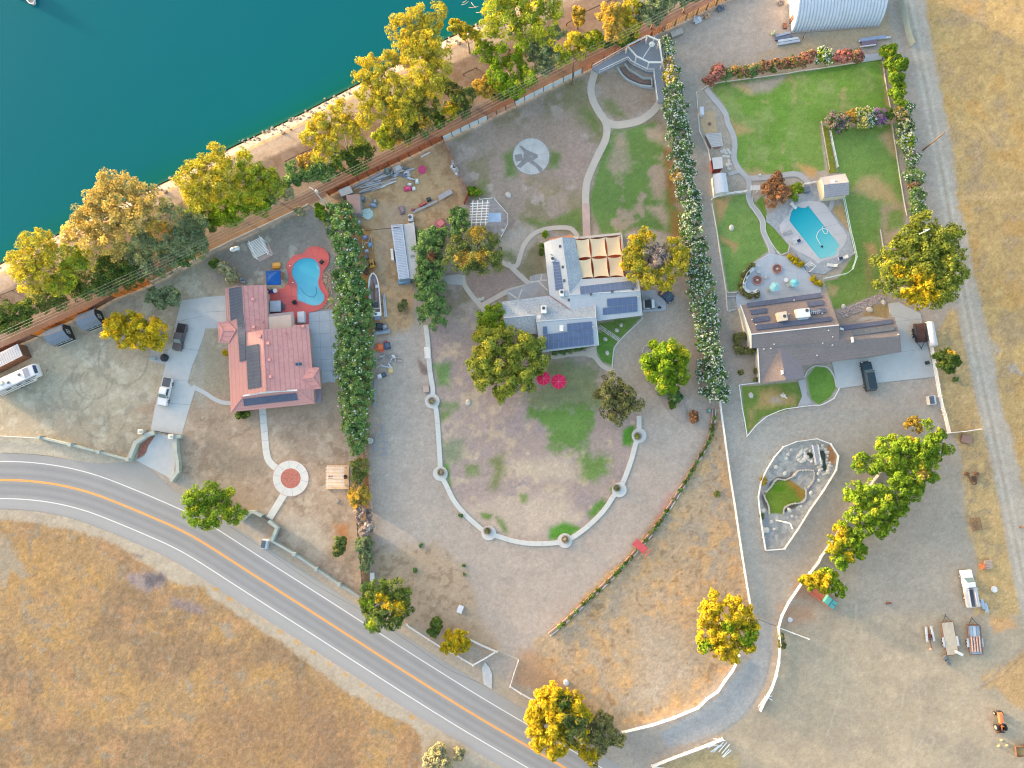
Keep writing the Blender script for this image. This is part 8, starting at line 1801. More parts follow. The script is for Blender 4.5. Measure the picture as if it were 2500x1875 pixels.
# clipped hedge round an air conditioner
t=shrub('box_hedge','hedge','clipped square hedge with a hole beside the white wall of the brown house',c31,[(988,1075,26),(992,1095,26),(992,1120,26),(994,1145,26),(998,1170,26),(1015,1180,26),(1040,1180,26),(1065,1180,26),(1090,1180,26),(1112,1180,24),(1008,1068,26),(1032,1068,26),(1056,1070,22)],.8,'brownolive',puff=.45)
# pool furniture
def lounger(label,cf,x,y,rz,c,pad=None,grp='pool loungers'):
    p=W(*cf(x,y)[0],.35);t=thing('sun_lounger',label,'lounger',(p.x,p.y,0),grp,rz)
    def pt(nm_,m,*bx,tl=None):
        b=MB();[b.box(q[:3],q[3:],0,tl)for q in bx];me=b.mesh(nm_);me.materials.append(m);o=bpy.data.objects.new(nm_,me);COL.objects.link(o);o.parent=t
    pt('frame',cm(c),(.3,0,.35,1.3,.62,.06));pt('backrest',cm(c),(-.65,0,.5,.75,.62,.06),tl=Matrix.Rotation(.5,3,'Y'))
    if pad:pt('pad',cm(pad),(.35,0,.41,.7,.56,.08))
    for i in(-1,1):
        for j in(-.3,.8):pt('leg',cm(c),(j,i*.27,.17,.05,.05,.34))
for lab,x,y,rz,c,pad in(('grey slatted lounger, topmost on the left of the turquoise pool',280,990,.4,(172,170,174),None),('white lounger below the grey slatted one',385,1090,.4,(214,212,214),None),('lounger with a navy pad on the left of the turquoise pool',440,1125,.4,(222,222,224),(50,60,92)),('lounger with a navy pad at the lower right of the turquoise pool',1175,1390,2.9+.5,(222,222,224),(50,60,92)),('plain white lounger at the lower edge of the pool deck',1000,1510,3.0,(222,224,222),None)):lounger(lab,z2,x,y,rz,c,pad)
b=MB();b.bar(W(*z2(335,500)[0],.6),W(*z2(425,592)[0],.55),.55,.08);b.box(tuple(W(*z2(350,515)[0],.3)),(.5,.5,.6),.8);one('diving_board','white diving board over the upper end of the turquoise pool','diving board',b,WHITE)
b=MB();b.box(tuple(W(*z2(590,290)[0],.4)),(1.1,1.1,.8),.1);one('deck_box','dark grey box beside the bright green clipped ball','box',b,cm((120,132,150)),bevel=.05)
t=thing('pool_gate','open white gate frame at the lower left corner of the pool deck','gate',tuple(W(*z2(670,1510)[0],0)));b=MB();Q4=[W(*z2(x,y)[0],1.1)for x,y in((585,1500),(650,1450),(740,1525),(660,1600))]
for i in(0,1,2):b.bar(Q4[i],Q4[i+1],.1,.1);b.bar(Q4[i]-Vector((0,0,.7)),Q4[i+1]-Vector((0,0,.7)),.08,.08)
for f in(.33,.66):b.bar(Q4[0]+(Q4[3]-Q4[0])*f*.5,Q4[1]+(Q4[2]-Q4[1])*f,.08,.06)
b.build('rail',WHITE,t)
for q in Q4:b=MB();b.box((q.x,q.y,.55),(.1,.1,1.15));b.build('post',WHITE,t)
b=MB();p=W(*zs(965,1590)[0],0);[b.tube([(p.x+i*.75,p.y-.2,0),(p.x+i*.75,p.y-.2,2.2)],.07,6)for i in(-1,1)];[b.bar((p.x+i*.75,p.y-.5,2.2),(p.x+i*.75,p.y+.5,2.2),.09)for i in(-1,1)];[b.bar((p.x-.9,p.y-.4+.2*k,2.28),(p.x+.9,p.y-.4+.2*k,2.28),.09)for k in range(5)];one('garden_arch','white lattice arch over the path by the barrel roofed shed','arch',b,WHITE)
b=MB();p=W(*zs(152,285)[0],.5);b.box((p.x,p.y,.5),(.75,1.7,1.0),.05);one('white_hutch','narrow white box at the left end of the sand yard','box',b,cm((214,220,232)),bevel=.03)
disc('fire_ring','small dark ring in the middle of the sand yard','ring',zs,280,483,.35,.12,cm((130,110,100)),[(.18,0),(.34,0),(.34,.15),(.2,.15)])
# tiled house surroundings
p=W(*z5p(600,1560)[0],.9);t=thing('hot_tub','square hot tub under a pale grey cover in the angle of the tiled house','hot tub',(p.x,p.y,0));b=MB();b.box((p.x,p.y,.5),(2.3,2.3,.8),.04);b.build('shell',cm((110,116,130)),t,bevel=.1);b=MB();b.box((p.x,p.y,.98),(2.35,2.35,.16),.04);b.build('cover',cm((196,200,212)),t,bevel=.08);b=MB();b.box((p.x+1.45,p.y,.25),(.5,.9,.5),.04);b.build('step',cm((100,106,120)),t)
p=W(*z3(1000,460)[0],1.0);b=MB();b.box((p.x,p.y,.55),(1.45,2.3,1.1),.06);one('white_cabinet','white covered cabinet beside the blue concrete patio','cabinet',b,cm((222,224,232)),bevel=.08)
p=W(*z5p(620,725)[0],.4);t=thing('orange_sofa','orange double lounger behind the blue canopy','lounger',(p.x,p.y,0));b=MB();b.box((p.x,p.y+.1,.3),(1.7,.9,.4),.03);b.build('seat',cm((226,172,92)),t,bevel=.12);b=MB();b.box((p.x,p.y-.55,.4),(1.7,.35,.7),.03);b.build('backrest',cm((222,160,72)),t,bevel=.1)
b=MB();b.box(tuple(W(*z5p(722,930)[0],.5)),(.15,1.6,1.0));one('wooden_screen','orange wooden screen at the right side of the blue canopy','screen',b,cm((206,122,66)))
b=MB();p=W(*c11(305,610)[0],0);b.lathe(tuple(p),[(.3,0),(.35,.8),(.25,.9)],10);b.box((p.x+.5,p.y-.6,.4),(.8,.4,.8));one('barbecue','grey barbecue at the north corner of the tiled roof','barbecue',b,cm((150,158,170)))
for lab,cf,x,y,c in(('white dot lamp on the left of the kidney pool, upper',z5p,900,745,(244,240,240)),('white dot lamp on the left of the kidney pool, lower',z5p,962,1082,(244,240,240))):disc('deck_lamp',lab,'lamp',cf,x,y,.12,.3,cm(c),[(.12,.1),(.14,.25),(.05,.32)])
b=MB();p=W(*c01(1328,1238)[0],.5);b.lathe((p.x,p.y,0),[(.75,0),(.8,.5),(.55,.7),(.3,.9)],14);one('covered_grill','round dark covered fire bowl on the small pad by the drive','grill',b,cm((52,54,62)))
b=MB();p=W(*c01(1238,1243)[0],.3);b.box((p.x,p.y,.3),(1.3,.5,.6),-.1);one('bench','blue grey bench on the small pad by the drive','bench',b,cm((156,176,182)),bevel=.05)
for lab,x,y in(('stone ring on the dirt right of the brick circle path',1068,738),):disc('stone_ring',lab,'stone ring',c12,x,y,.45,.1,STONE,[(.3,0),(.45,0),(.45,.15),(.32,.15)])
def mailbox_bank(label,cf,x,y,rz):p=W(*cf(x,y)[0],.9);t=thing('equipment_box',label,'box',(p.x,p.y,0));b=MB();b.box((p.x,p.y,.55),(1.2,1.7,1.1),rz);b.build('casing',cm((206,212,222)),t);[(lambda b:(b.box((p.x-.15*math.cos(rz)+i*.36*-math.sin(rz),p.y+i*.36*math.cos(rz),1.13),(.85,.33,.05),rz),b.build('panel',cm((92,104,118)),t)))(MB())for i in(-1.5,-.5,.5,1.5)]
mailbox_bank('grey panel topped box on the road shoulder by the zigzag wall',c12,483,1090,-.15)
mailbox_bank('grey panel topped white box by the white rail of the concrete drive',c41,915,1582,.1)
for lab,cf,x,y,w_,d_,h_,rz,c in(('white upright box left of the mixed green tree',c12,1358,1365,.8,2.0,.8,.08,(226,232,240)),('white lidded box standing alone on the middle dirt drive',c23,410,372,1.0,1.4,.7,-.35,(226,230,238)),('grey block bench at the curved walk beside the arbor',c21,133,1492,1.1,1.3,.4,.1,(206,180,164)),('small rock coloured box on the lawn near the plum bush',c30,1177,1415,.5,.35,.3,.1,(226,232,236)),('grey steel box against the tan fence of the gravel yard',c30,505,265,2.4,1.3,.9,.35,(186,180,176)),('brown sheet leaning on the quonset end wall',K(1840,0,5.53),425,345,.7,1.1,.4,.1,(150,100,82)),('dark speaker like box on the concrete by the white rail',c41,878,1278,.6,.6,.6,.3,(70,78,80)),('rusty crate on the dry strip near the white corner fence',c42,1195,240,1.8,1.5,.5,-.3,(164,130,116))):p=W(*cf(x,y)[0],h_*.8);b=MB();b.box((p.x,p.y,h_/2),(w_,d_,h_-.08),rz);b.m=1;b.box((p.x,p.y,h_-.04),(w_*1.06,d_*1.04,.08),rz);b.m=0;one('utility_box',lab,'box',b,[cm(tuple(int(v*.8)for v in c)),cm(c)],bevel=.02)
# planters at the nodes of the curved walk
for i,(p_,lab)in enumerate(zip(NODES,('topmost on the left of the loop','second on the left of the loop','lower left of the loop','lowest of the loop','lower right of the loop','topmost on the right of the loop'))):
    q=[(0,0),(3,-3),(-2,-6),(1,-4),(-7,-5),(-4,2)][i];p=W(p_[0]+q[0],p_[1]+q[1],0);t=thing('stone_planter','round stone planter, '+lab+' walk','planter',(p.x,p.y,.2),'planters on the curved walk');b=MB();b.lathe((p.x,p.y,.15),[(.78,0),(.82,.45),(.6,.45),(.58,.25)],16);b.build('ring',STONE,t);b=MB();b.lathe((p.x,p.y,.2),[(.6,0),(.6,.28)],12);b.build('soil',cm((150,128,110)),t)
    C,N,Pi,k=crown_points([(p.x,p.y,.55,.42,.3)],np.random.default_rng(i),.3,20,-.1);link_mesh('plant',quads_mesh('plant',C,N,np.full(len(C),.17),paint_leaves(Pi,k,('sage','sage','brownolive','sage','olive','lime')[i],np.random.default_rng(i)),np.random.default_rng(i)),LEAF,t)
# low timber bed with shrubs along the dirt drive
bed=crv(c32(808,-5,800,100,780,215,735,310,670,420,590,560,510,690,400,860,300,1000,200,1120,60,1275,-20,1360)+c22(1500,1490)+c23(1460,280,1350,390,1240,490,1130,580),4)
for o,h_,m_ in((3.8,.35,mat('pink_rail',(206,158,138),.85,var=.15)),(-3.8,.3,mat('grey_rail',(200,198,196),.85,var=.15))):
    b=MB();P_=[W(*q,h_)for q in offset(bed,o)]
    for p,q in zip(P_[:-1],P_[1:]):b.bar(p,q,.16,h_)
    one('timber_edging',('pink' if o>0 else 'grey')+' low timber edging of the narrow shrub bed along the dirt drive','edging',b,m_)
sheet('shrub_bed',band(bed,7),.05,mat('bed_soil',(178,170,166),.95,var=.3,scale=3))
bs_=[i for i in range(2,len(bed)-3)if(i*37)%11 not in(0,5,8)]
for n_,i in enumerate(bs_):
    x,y=bed[i];where='upper' if i<len(bed)*.35 else 'middle' if i<len(bed)*.7 else 'lower';shrub('rose_bush','shrub','small clipped bush in the '+where+' stretch of the narrow bed along the dirt drive',K(0,0,1),[(x-1.5,y+1,3.6*3.318),(x+2,y-1.5,3.2*3.318)],.45,('hedge','brownolive','dark')[n_%3],'bushes of the narrow bed, '+where+' stretch',leaf=.2,puff=.35,per=30)
Q4=[W(*c32(x,y)[0],.9)for x,y in((180,1045),(270,1120),(235,1170),(140,1090))];c=sum(Q4,Vector())/4;t=thing('red_shelter','small red roofed stand on the narrow shrub bed beside the dirt drive','stand',(c.x,c.y,0));b=MB();b.prism([(q.x,q.y)for q in Q4],1.3,1.38);b.build('roof',mat('red_sheet',(206,92,98),.7,var=.08),t)
for q in Q4:b=MB();b.box((q.x+(c.x-q.x)*.1,q.y+(c.y-q.y)*.1,.65),(.1,.1,1.3));b.build('post',cm((190,80,84)),t)
b=MB();b.bar(Q4[1]+Vector((.5,-.3,.3)),Q4[2]+Vector((.5,-.3,.3)),.1,.5);b.build('front_board',cm((206,92,98)),t)
# oval garden bridge and stones
t=thing('garden_bridge','small white railed footbridge over the pond in the oval garden','bridge',tuple(W(*oc(840,330)[0],0)));b=MB();Q4=[W(*oc(x,y)[0],.4)for x,y in((785,215),(850,205),(890,450),(830,460))]
for k in range(12):f=(k+.5)/12;b.bar(Q4[0]+(Q4[3]-Q4[0])*f,Q4[1]+(Q4[2]-Q4[1])*f,.25,.06)
b.build('deck',cm((186,192,204)),t);railing(t,oc,[(778,205),(800,330),(825,465)],.4,.7,.5);railing(t,oc,[(850,200),(872,330),(895,455)],.4,.7,.5)
for lab,q in(('dark little pool left of the white footbridge',oc(712,320,760,300,795,325,800,360,770,382,725,365)),('long dark pond right of the white footbridge',oc(885,290,925,275,960,300,970,380,965,440,985,490,970,545,935,545,925,510,940,450,920,380,890,340))):sheet('pond',crv(q,3,True),.03,mat('pond_water',(58,62,40),.15,var=.2,spec=.5))
r=random.Random(3);k_=0
def stones(name,label,pts,r0,m,grp):
    for x,y in pts:
        rr=r0*r.uniform(.6,1.3);p=W(*oc(x,y)[0],0);b=MB();b.lathe((p.x,p.y,-.05),[(rr,0),(rr*1.05,rr*.35),(rr*.6,rr*.75),(rr*.15,rr*.85)],7,r.uniform(.8,1.3),r.uniform(.7,1.1),r.random()*3);one(name,label,'rock',b,m,grp)
PSTN=mat('pond_stone',(212,208,200),.9,var=.15)
stones('pond_stone','pale stone ringing the dark little pool of the oval garden',[(655,270),(690,270),(720,255),(640,300),(690,310),(620,330),(640,370),(680,400),(740,400),(780,420),(720,370),(760,280),(610,400),(650,420),(700,360),(600,350),(580,370)],.35,PSTN,'stones round the little pool')
stones('pond_stone','pale stone ringing the long dark pond of the oval garden',[(890,250),(930,245),(970,260),(990,300),(1000,350),(990,400),(995,440),(1020,480),(1010,520),(1000,560),(970,590),(940,600),(910,580),(890,550),(880,500),(905,470),(910,420),(895,390),(930,210),(1030,440),(1050,490),(1030,530),(870,590),(910,530)],.33,PSTN,'stones round the long pond')
stones('garden_rock','scattered pale rock in the oval pond garden',[(440,385),(510,265),(420,585),(300,500),(465,330),(520,1165),(130,1090),(180,1350),(280,1335),(240,1240),(140,1350),(480,1080),(640,1030),(770,850),(880,680),(550,610)],.42,PSTN,'scattered rocks in the oval garden')
for pts in(oc(150,850,140,880,160,940,190,1000,205,1060,210,1130),oc(400,1130,405,1070,440,1030,520,995,640,980,700,920,705,830,690,780),oc(150,850,200,800,240,750,280,690,330,660,420,672,500,640,560,600,600,550,700,545,800,550,815,640,780,720,730,780)):
    pp=crv(pts,6);b=MB()
    for p,q in zip(pp[:-1],pp[1:]):b.bar(W(*p,.03),W(*q,.03),.2,.1)
    for p in pp[::2]:w=W(*p,0);b.box((w.x,w.y,.12),(.3*r.uniform(.7,1.2),.26,.26),r.random()*3)
    one('stone_edging','string of pale stones edging the grass island of the oval garden, '+('left side' if pts[0]==oc(150,850)[0]and len(pts)<8 else 'right side' if len(pts)<9 else 'upper loop'),'edging',b,mat('edge_stone',(206,200,190),.9,var=.15))
# lawn ornaments, rocks
for lab,cf,x,y,s_ in(('round pale boulder in the middle of the left lawn by the gravel drive',c31,948,187,.55),('flat grey stone in the front lawn of the brown house',c31,1105,1543,.5),('upper pale rock in the triangle lawn of the grey house',zH,1640,1212,.38),('second pale rock in the triangle lawn of the grey house',zH,1585,1278,.4),('pale rock on the right lawn strip of the grey house',zH,1440,1390,.4),('lowest pale rock on the lawn strip of the grey house',zH,1465,1565,.42),('pale rock on the bare soil of the loop lawn',c21,475,1600,.55),('rock on the bare back yard near the white grid pergola',c20,800,1580,.6),('pale boulder at the fork of the curved paths',c21,570,768,.4),('pale boulder touching the one at the path fork',c21,595,760,.35),('big rock at the head of the dry creek bed by the brown house',c41,520,790,.45),('flat rock on the dry creek bed of the brown house',c41,405,850,.6),('pale rock on the upper rim of the dry creek bed',c41,195,825,.45)):
    p=W(*cf(x,y)[0],0);b=MB();b.lathe((p.x,p.y,-.05),[(s_,0),(s_*1.05,s_*.3),(s_*.65,s_*.7),(s_*.15,s_*.8)],9,1.15,.9,r.random()*3);one('boulder',lab,'rock',b,mat('pale_rock',(208,204,196),.9,var=.15,scale=3),'garden boulders')
sheet('gravel_creek',crv(c41(140,870,200,830,300,800,380,760,460,735,530,740,535,790,440,810,400,850,300,880,200,915,160,930),3,True),.04,mat('creek_gravel',(176,164,162),.95,var=.3,scale=5,bump=.6))
b=MB();p=W(*c31(1372,1545)[0],.5);b.lathe((p.x,p.y,0),[(.35,0),(.3,.3),(.15,.8),(.2,1.0),(.05,1.2)],10);b.box((p.x-.35,p.y+.25,.6),(.8,.12,.5),.6,Matrix.Rotation(.5,3,'Y'));b.box((p.x+.3,p.y-.35,.6),(.7,.12,.5),-.7,Matrix.Rotation(-.5,3,'Y'));one('statue','white winged garden statue on the front lawn of the brown house','statue',b,WHITE)
disc('paddling_pool','pink round paddling pool in the junk yard','paddling pool',zg,260,460,.8,.35,mat('pink_plastic',(236,96,144),.5,var=.05),[(.72,.05),(.82,.02),(.85,.35),(.74,.35),(.72,.08)])
disc('well_cover','round white tank lid beside the steel cattle panels at the boundary fence','tank',c12,1343,253,.6,.7,cm((222,218,206)),[(.58,0),(.6,.7),(.5,.74),(.46,.6)])
disc('water_tank','round white and blue lid in the dry triangle near the weeping tree','tank',c23,1268,965,.5,.5,cm((206,212,226)),[(.5,0),(.52,.45),(.3,.52)])
disc('concrete_lid','round pale lid on the dry strip near the white spur fence','lid',c33,1423,458,.45,.15,cm((222,224,226)),[(.45,0),(.45,.12),(.2,.16)])
b=MB();fr=c12(1335,140,1385,230,1380,340,1365,345);st=mat('blue_steel',(138,158,184),.5)
P_=[W(*q,.5)for q in fr];[b.bar(p,q,.14,.3)for p,q in zip(P_[:-1],P_[1:])];one('steel_chute','bent blue steel rail beside the round white tank lid','rail',b,st)
b=MB();A4=[W(*q,.6)for q in c12(1370,122,1435,128,1472,358,1410,372)];[b.bar(A4[i],A4[(i+1)],.1,.1)for i in range(3)]
for f in(.3,.55,.8):b.bar(A4[0]+(A4[3]-A4[0])*f,A4[1]+(A4[2]-A4[1])*f,.08,.08)
for q in A4:b.box((q.x,q.y,.3),(.1,.1,.6))
one('cattle_panel','blue steel corral panel lying by the left boundary row','panel',b,st)
# quonset yard scrap
zq=K(1840,0,5.53)
for i,(x0,y0,x1,y1,w_,c)in enumerate(((300,490,490,440,.5,(150,166,190)),(290,530,520,490,.6,(96,108,134)),(330,560,600,515,.5,(186,198,214)),(320,600,620,550,.5,(164,180,200)))):b=MB();b.bar(W(*zq(x0,y0)[0],.25),W(*zq(x1,y1)[0],.3),w_,.3);one('steel_beam',('short pale','dark','long pale','lowest grey')[i]+' steel beam stacked at the quonset corner','beam',b,mat('scrap%d'%i,c,.5,var=.15),'steel beams at the quonset hut')
for i,(x0,y0,x1,y1,w_,c)in enumerate(((1420,560,1850,500,.3,(206,216,230)),(1430,545,1780,495,.7,(150,166,192)),(1460,600,1660,570,1.1,(128,112,130)),(1440,632,1650,605,.2,(214,218,226)))):b=MB();b.bar(W(*zq(x0,y0)[0],.3+.03*i),W(*zq(x1,y1)[0],.35+.03*i),w_,.25);one('steel_beam',('long white','wide blue grey','broad mauve','thin white')[i]+' steel piece in the stack right of the quonset hut','beam',b,mat('scrapb%d'%i,c,.5,var=.15),'steel stack right of the quonset hut')
for i,(x0,y0,x1,y1)in enumerate(((700,430,660,530),(690,400,690,520))):b=MB();b.bar(W(*zq(x0,y0)[0],1.2),W(*zq(x1,y1)[0],.1),.12,.1);one('leaning_plank',('dark','grey')[i]+' plank leaning on the quonset side','plank',b,(DPOST,PALEW)[i])
for nm,lab,cf,x,y,c,s_ in(('machine','grey and brown machine against the quonset end wall at the top edge',zq,370,40,(150,140,140),.8),('machine','yellow and grey machine left of the steel beams',zq,262,450,(196,200,170),.6),('machine','blue metal frame by the tan fence',c30,672,165,(206,216,228),1.1),('pallet','tan pallet by the tan fence',c30,750,130,(196,168,142),.9),('machine','dark machine by the tan fence near the top edge',c30,860,70,(110,120,136),1.0)):
    p=W(*cf(x,y)[0],.3);b=MB();b.box((p.x,p.y,.35),(s_*1.3,s_,.5),.4);b.box((p.x+.2*s_,p.y+.1,.7),(s_*.6,s_*.6,.5),.7);b.tube([(p.x-s_,p.y-.3*s_,.3),(p.x+s_,p.y+.5*s_,.6)],.07,6);b.lathe((p.x-.4*s_,p.y+.4*s_,.2),[(.3*s_,0),(.3*s_,.4),(.1,.5)],8);one(nm,lab,'machinery',b,cm(c))
# dry strip leftovers on the right
b=MB();Q_=[W(*q,.5)for q in c42(1200,520,1245,605,1270,605,1280,520)];[b.bar(p,q,.16,.2)for p,q in zip(Q_[:-1],Q_[1:])];b.bar(Q_[0]*.6+Q_[1]*.4,Q_[3]*.6+Q_[2]*.4,.12,.15);b.lathe(tuple(Q_[0]-Vector((0,0,.5))),[(.3,0),(.32,.7)],8);b.lathe(tuple(Q_[3]-Vector((0,0,.5))),[(.3,0),(.32,.7)],8);b.box(tuple((Q_[1]+Q_[3])/2-Vector((0,0,.2))),(.6,1.0,.3),.2);one('farm_implement','rusty wedge shaped farm implement on the dry strip','implement',b,mat('dark_rust',(112,84,70),.8,var=.3))
b=MB();A,B_,D=[W(*q,.15)for q in c42(1225,885,1300,875,1245,980)]
for f in(0,.33,.66,1):b.bar(A+(B_-A)*f,D+(B_-A)*f,.1,.12);b.bar(A+(D-A)*f,B_+(D-A)*f,.1,.12)
one('iron_grid','rusty iron grid lying on the dry strip','grid',b,mat('rust_grid',(168,130,106),.85,var=.2))
b=MB();p=W(*c42(1372,1258)[0],.3);[b.box((p.x,p.y+.8-.27*k,.35),(1.3,.2,.08),.08)for k in range(6)];b.box((p.x,p.y,.15),(1.1,1.5,.25),.08);one('pallet','pinkish pallet stack above the white utility truck','pallet',b,cm((212,184,166)));b=MB();p=W(*c42(1325,1270)[0],.3);b.box((p.x,p.y,.3),(.6,.9,.6),.2);b.lathe((p.x,p.y,.6),[(.2,0),(.2,.3)],8);one('orange_engine','orange engine block beside the pinkish pallet','engine',b,cm((226,132,92)))
b=MB();b.bar(W(*c42(540,1570)[0],.1),W(*c42(585,1565)[0],.1),.3,.15);one('rusty_bar','small rusty bar lying alone in the dirt yard','bar',b,cm((140,90,70)))
# junk yard
r=random.Random(21);JC=((186,190,200),(206,208,214),(150,156,170),(170,150,136),(216,204,190),(128,132,146),(190,176,164),(224,226,230))
def plank(lab,cf,x0,y0,x1,y1,w_,c,z=.15,nm='scrap_plank',grp='scrap planks in the junk yard'):b=MB();b.bar(W(*cf(x0,y0)[0],z),W(*cf(x1,y1)[0],z+r.uniform(0,.2)),w_,.09);one(nm,lab,'plank',b,cm(c),grp)
for k in range(40):x0=r.uniform(440,840);y0=810-(x0-640)*.3+r.uniform(-240,20);l=r.uniform(180,470);plank('weathered plank in the long heap below the rusty fence',z1,x0,y0,min(1240,x0+l),y0-l*r.uniform(.22,.42),r.uniform(.1,.28),JC[k%8],.12+.02*(k%9))
for k in range(34):x0=r.uniform(1080,1480);y0=r.uniform(350,540);l=r.uniform(60,160);plank('short pale scrap in the heap at the right end of the rusty fence',z1,x0,y0,x0+l,y0-l*r.uniform(-.3,.8),r.uniform(.12,.4),(JC[0],JC[1],JC[7],JC[5])[k%4],.12+.03*(k%7),'scrap_piece','pale scrap heap by the rusty fence')
for k in range(5):plank('long grey pole lying along the rusty fence',z1,330+10*k,705+16*k,960+8*k,400+14*k,.1,JC[k],.3,'scrap_pole','long poles along the rusty fence')
for k in range(24):x0=r.uniform(420,880);y0=r.uniform(1010,1290)if x0<640 else r.uniform(1050,1230);an=r.random()*3;l=r.uniform(50,190);plank('loose scrap in the heap below the orange sheet',K(870,740,8.295),x0,y0,min(930,x0+l*math.cos(an)),y0+l*.7*math.sin(an),r.uniform(.1,.35),JC[k%8],.1+.02*(k%8),'scrap_piece','scrap heap below the orange sheet')
zj=K(870,740,8.295)
def jbox(nm,lab,cf,x,y,w_,d_,h_,c,rz=0.0,cat=None,legs=0):
    p=W(*cf(x,y)[0],h_*.7);b=MB();b.box((p.x,p.y,h_*.45),(w_,d_,h_*.9),rz);b.m=1;b.box((p.x+w_*.1,p.y+d_*.08,h_*.95),(w_*.7,d_*.7,h_*.14),rz+.1);b.m=0;return one(nm,lab,cat or nm.replace('_',' '),b,[cm(c),cm(tuple(min(250,int(v*1.15)+8)for v in c))],bevel=.03)
jbox('tarpaulin','orange sheet over a heap below the derelict boat',zj,480,900,1.6,1.5,.5,(232,112,74),-.2);jbox('covered_cart','dark grey covered cart touching the orange sheet',zj,620,865,1.2,1.3,.8,(86,96,118),.2);jbox('red_cart','small red cart above the dark grey covered one',zj,585,800,.7,.5,.6,(190,60,84),.6)
jbox('black_crate','black crate with a grey lid below the derelict boat',zj,460,475,1.4,1.4,.8,(60,64,72),-.1);jbox('grey_machine','grey machine beside the black crate',zj,580,480,1.0,.9,.7,(150,152,158),.3)
for k,(y0,y1)in enumerate(((600,545),(630,575))):plank(('upper','lower')[k]+' blue grey steel sheet lying under the black crate',zj,345,y0,680,y1,.5,(166,178,192),.2+.1*k,'steel_sheet','steel sheets under the black crate')
jbox('green_bin','green grey bin at the rusty fence',z1,1035,395,.9,1.3,1.1,(110,128,128),.3);jbox('table','stained grey work table by the rusty fence',z1,1245,345,1.8,1.3,.9,(180,176,176),.4);jbox('crate','dark crate with four holes beside the square flat roofed shed',z1,535,960,.95,.95,.7,(110,120,140));jbox('blue_chair','grey blue seat in the junk yard',z1,755,1085,1.3,.7,.6,(138,150,172),-.3);jbox('tipped_bin','round bin left in the middle of the junk yard',z1,790,1010,.7,.9,.8,(130,142,152),.4)
jbox('red_toy_car','pink red cart in the junk yard',z1,1450,745,1.5,.9,.6,(214,84,120),.1);jbox('white_crate','white crate above the pink red cart',z1,1490,665,.8,.6,.5,(216,214,212),-.2);jbox('white_crate','white crate right of the pink red cart',z1,1577,745,.7,.7,.5,(222,226,226),.1);jbox('pale_drawer','pale green drawers right of the white crates',z1,1640,600,.7,1.0,.5,(206,222,214),.1)
jbox('brown_trunk','mauve brown trunk standing alone in the junk yard',z1,1335,1185,.95,1.6,.5,(142,118,126),.25);b=MB();p=W(*z1(650,1265)[0],0);rr_=random.Random(4);b.prism([(p.x+1.3*math.cos(k)*rr_.uniform(.8,1.1),p.y+1.2*math.sin(k)*rr_.uniform(.8,1.1))for k in np.arange(14)*.449],0,.25);b.prism([(p.x-.3+.8*math.cos(k),p.y+.5+.5*math.sin(k))for k in np.arange(9)*.698],.25,.4);one('plastic_sheet','crumpled pale green sheet in front of the square flat roofed shed','sheet',b,mat('pale_tarp',(200,218,212),.7,var=.12,scale=2))
jbox('rooftop_fan','white swamp cooler with a round vent above the grey container',z1,1515,1345,1.0,1.4,.9,(226,226,228),.05);p=W(*z1(1520,1350)[0],1.0);disc('cooler_vent','round dark vent on the white swamp cooler','vent',z1,1519,1358,.36,.98,DKG,[(.36,.9),(.36,.98),(.2,1.0)])
jbox('red_cooler','dark red box by the long timber beam',z1,1560,1180,.6,.6,.5,(150,84,96));jbox('brick_stack','stack of pink bricks near the thick hedge of the junk yard',zg,615,1550,1.9,1.7,.8,(200,120,124),.6);jbox('slate_sheet','grey sheet below the stack of pink bricks',zg,470,1640,1.8,1.0,.1,(150,160,172),.7)
plank('long grey timber beam crossing the junk yard',zg,60,1320,560,1080,.5,(178,172,174),.3,'timber_beam','timber beams');plank('upper grey timber bundle crossing the junk yard',zg,590,1030,850,880,1.1,(186,178,180),.3,'timber_beam','timber beams');jbox('red_cart','red framed cart on the long timber beam',zg,260,1150,1.6,.5,.6,(190,96,92),.45);jbox('generator','black generator beside the long timber beam',zg,385,1045,.9,.7,.7,(70,78,84),.3);plank('white plank near the rusty fence above the pink paddling pool',zg,230,190,415,95,.25,(236,238,240),.2)
for k,(x,y)in enumerate(((870,290),(880,335),(855,390),(910,370),(890,440),(940,430),(915,480),(965,480),(950,530),(975,560))):jbox('junk_box','grey white box in the pile against the inner rusty fence',zg,x,y,.6,.5,.5+.1*(k%3),(JC[0],JC[1],JC[7])[k%3],k*.7)['group']='boxes piled against the inner rusty fence'
for nm,lab,x,y,c,s_ in(('mower','blue and white mower at the top of the junk column by the hedge',165,320,(150,156,200),.9),('wheelbarrow','grey wheelbarrow in the junk column by the hedge',205,605,(166,172,190),.8),('machine','dark mower below the grey wheelbarrow',180,725,(120,112,116),1.1)):jbox(nm,lab,zc3,x,y,s_,s_*.8,.7,c,.3)
disc('planter_tub','round straw filled tub, upper of two in the junk column','tub',zc3,190,890,.75,.7,cm((176,160,120)),[(.7,0),(.75,.7),(.62,.7),(.6,.5)]);disc('planter_tub','round dark tub, lower of two in the junk column','tub',zc3,200,1020,.7,.6,cm((120,100,80)),[(.65,0),(.72,.6),(.6,.6),(.58,.4)])
b=MB();fr=[W(*zc3(x,y)[0],.4)for x,y in((120,400),(130,560),(180,430),(240,430),(290,270),(330,570))];[b.tube([p,q],.06,6)for p,q in zip(fr[:-1],fr[1:])];one('tube_frame','pale tube frame in the junk column by the hedge','frame',b,METAL);jbox('blue_cooler','white and blue box inside the pale tube frame',zc3,275,475,.7,.9,.5,(120,160,206),.1)
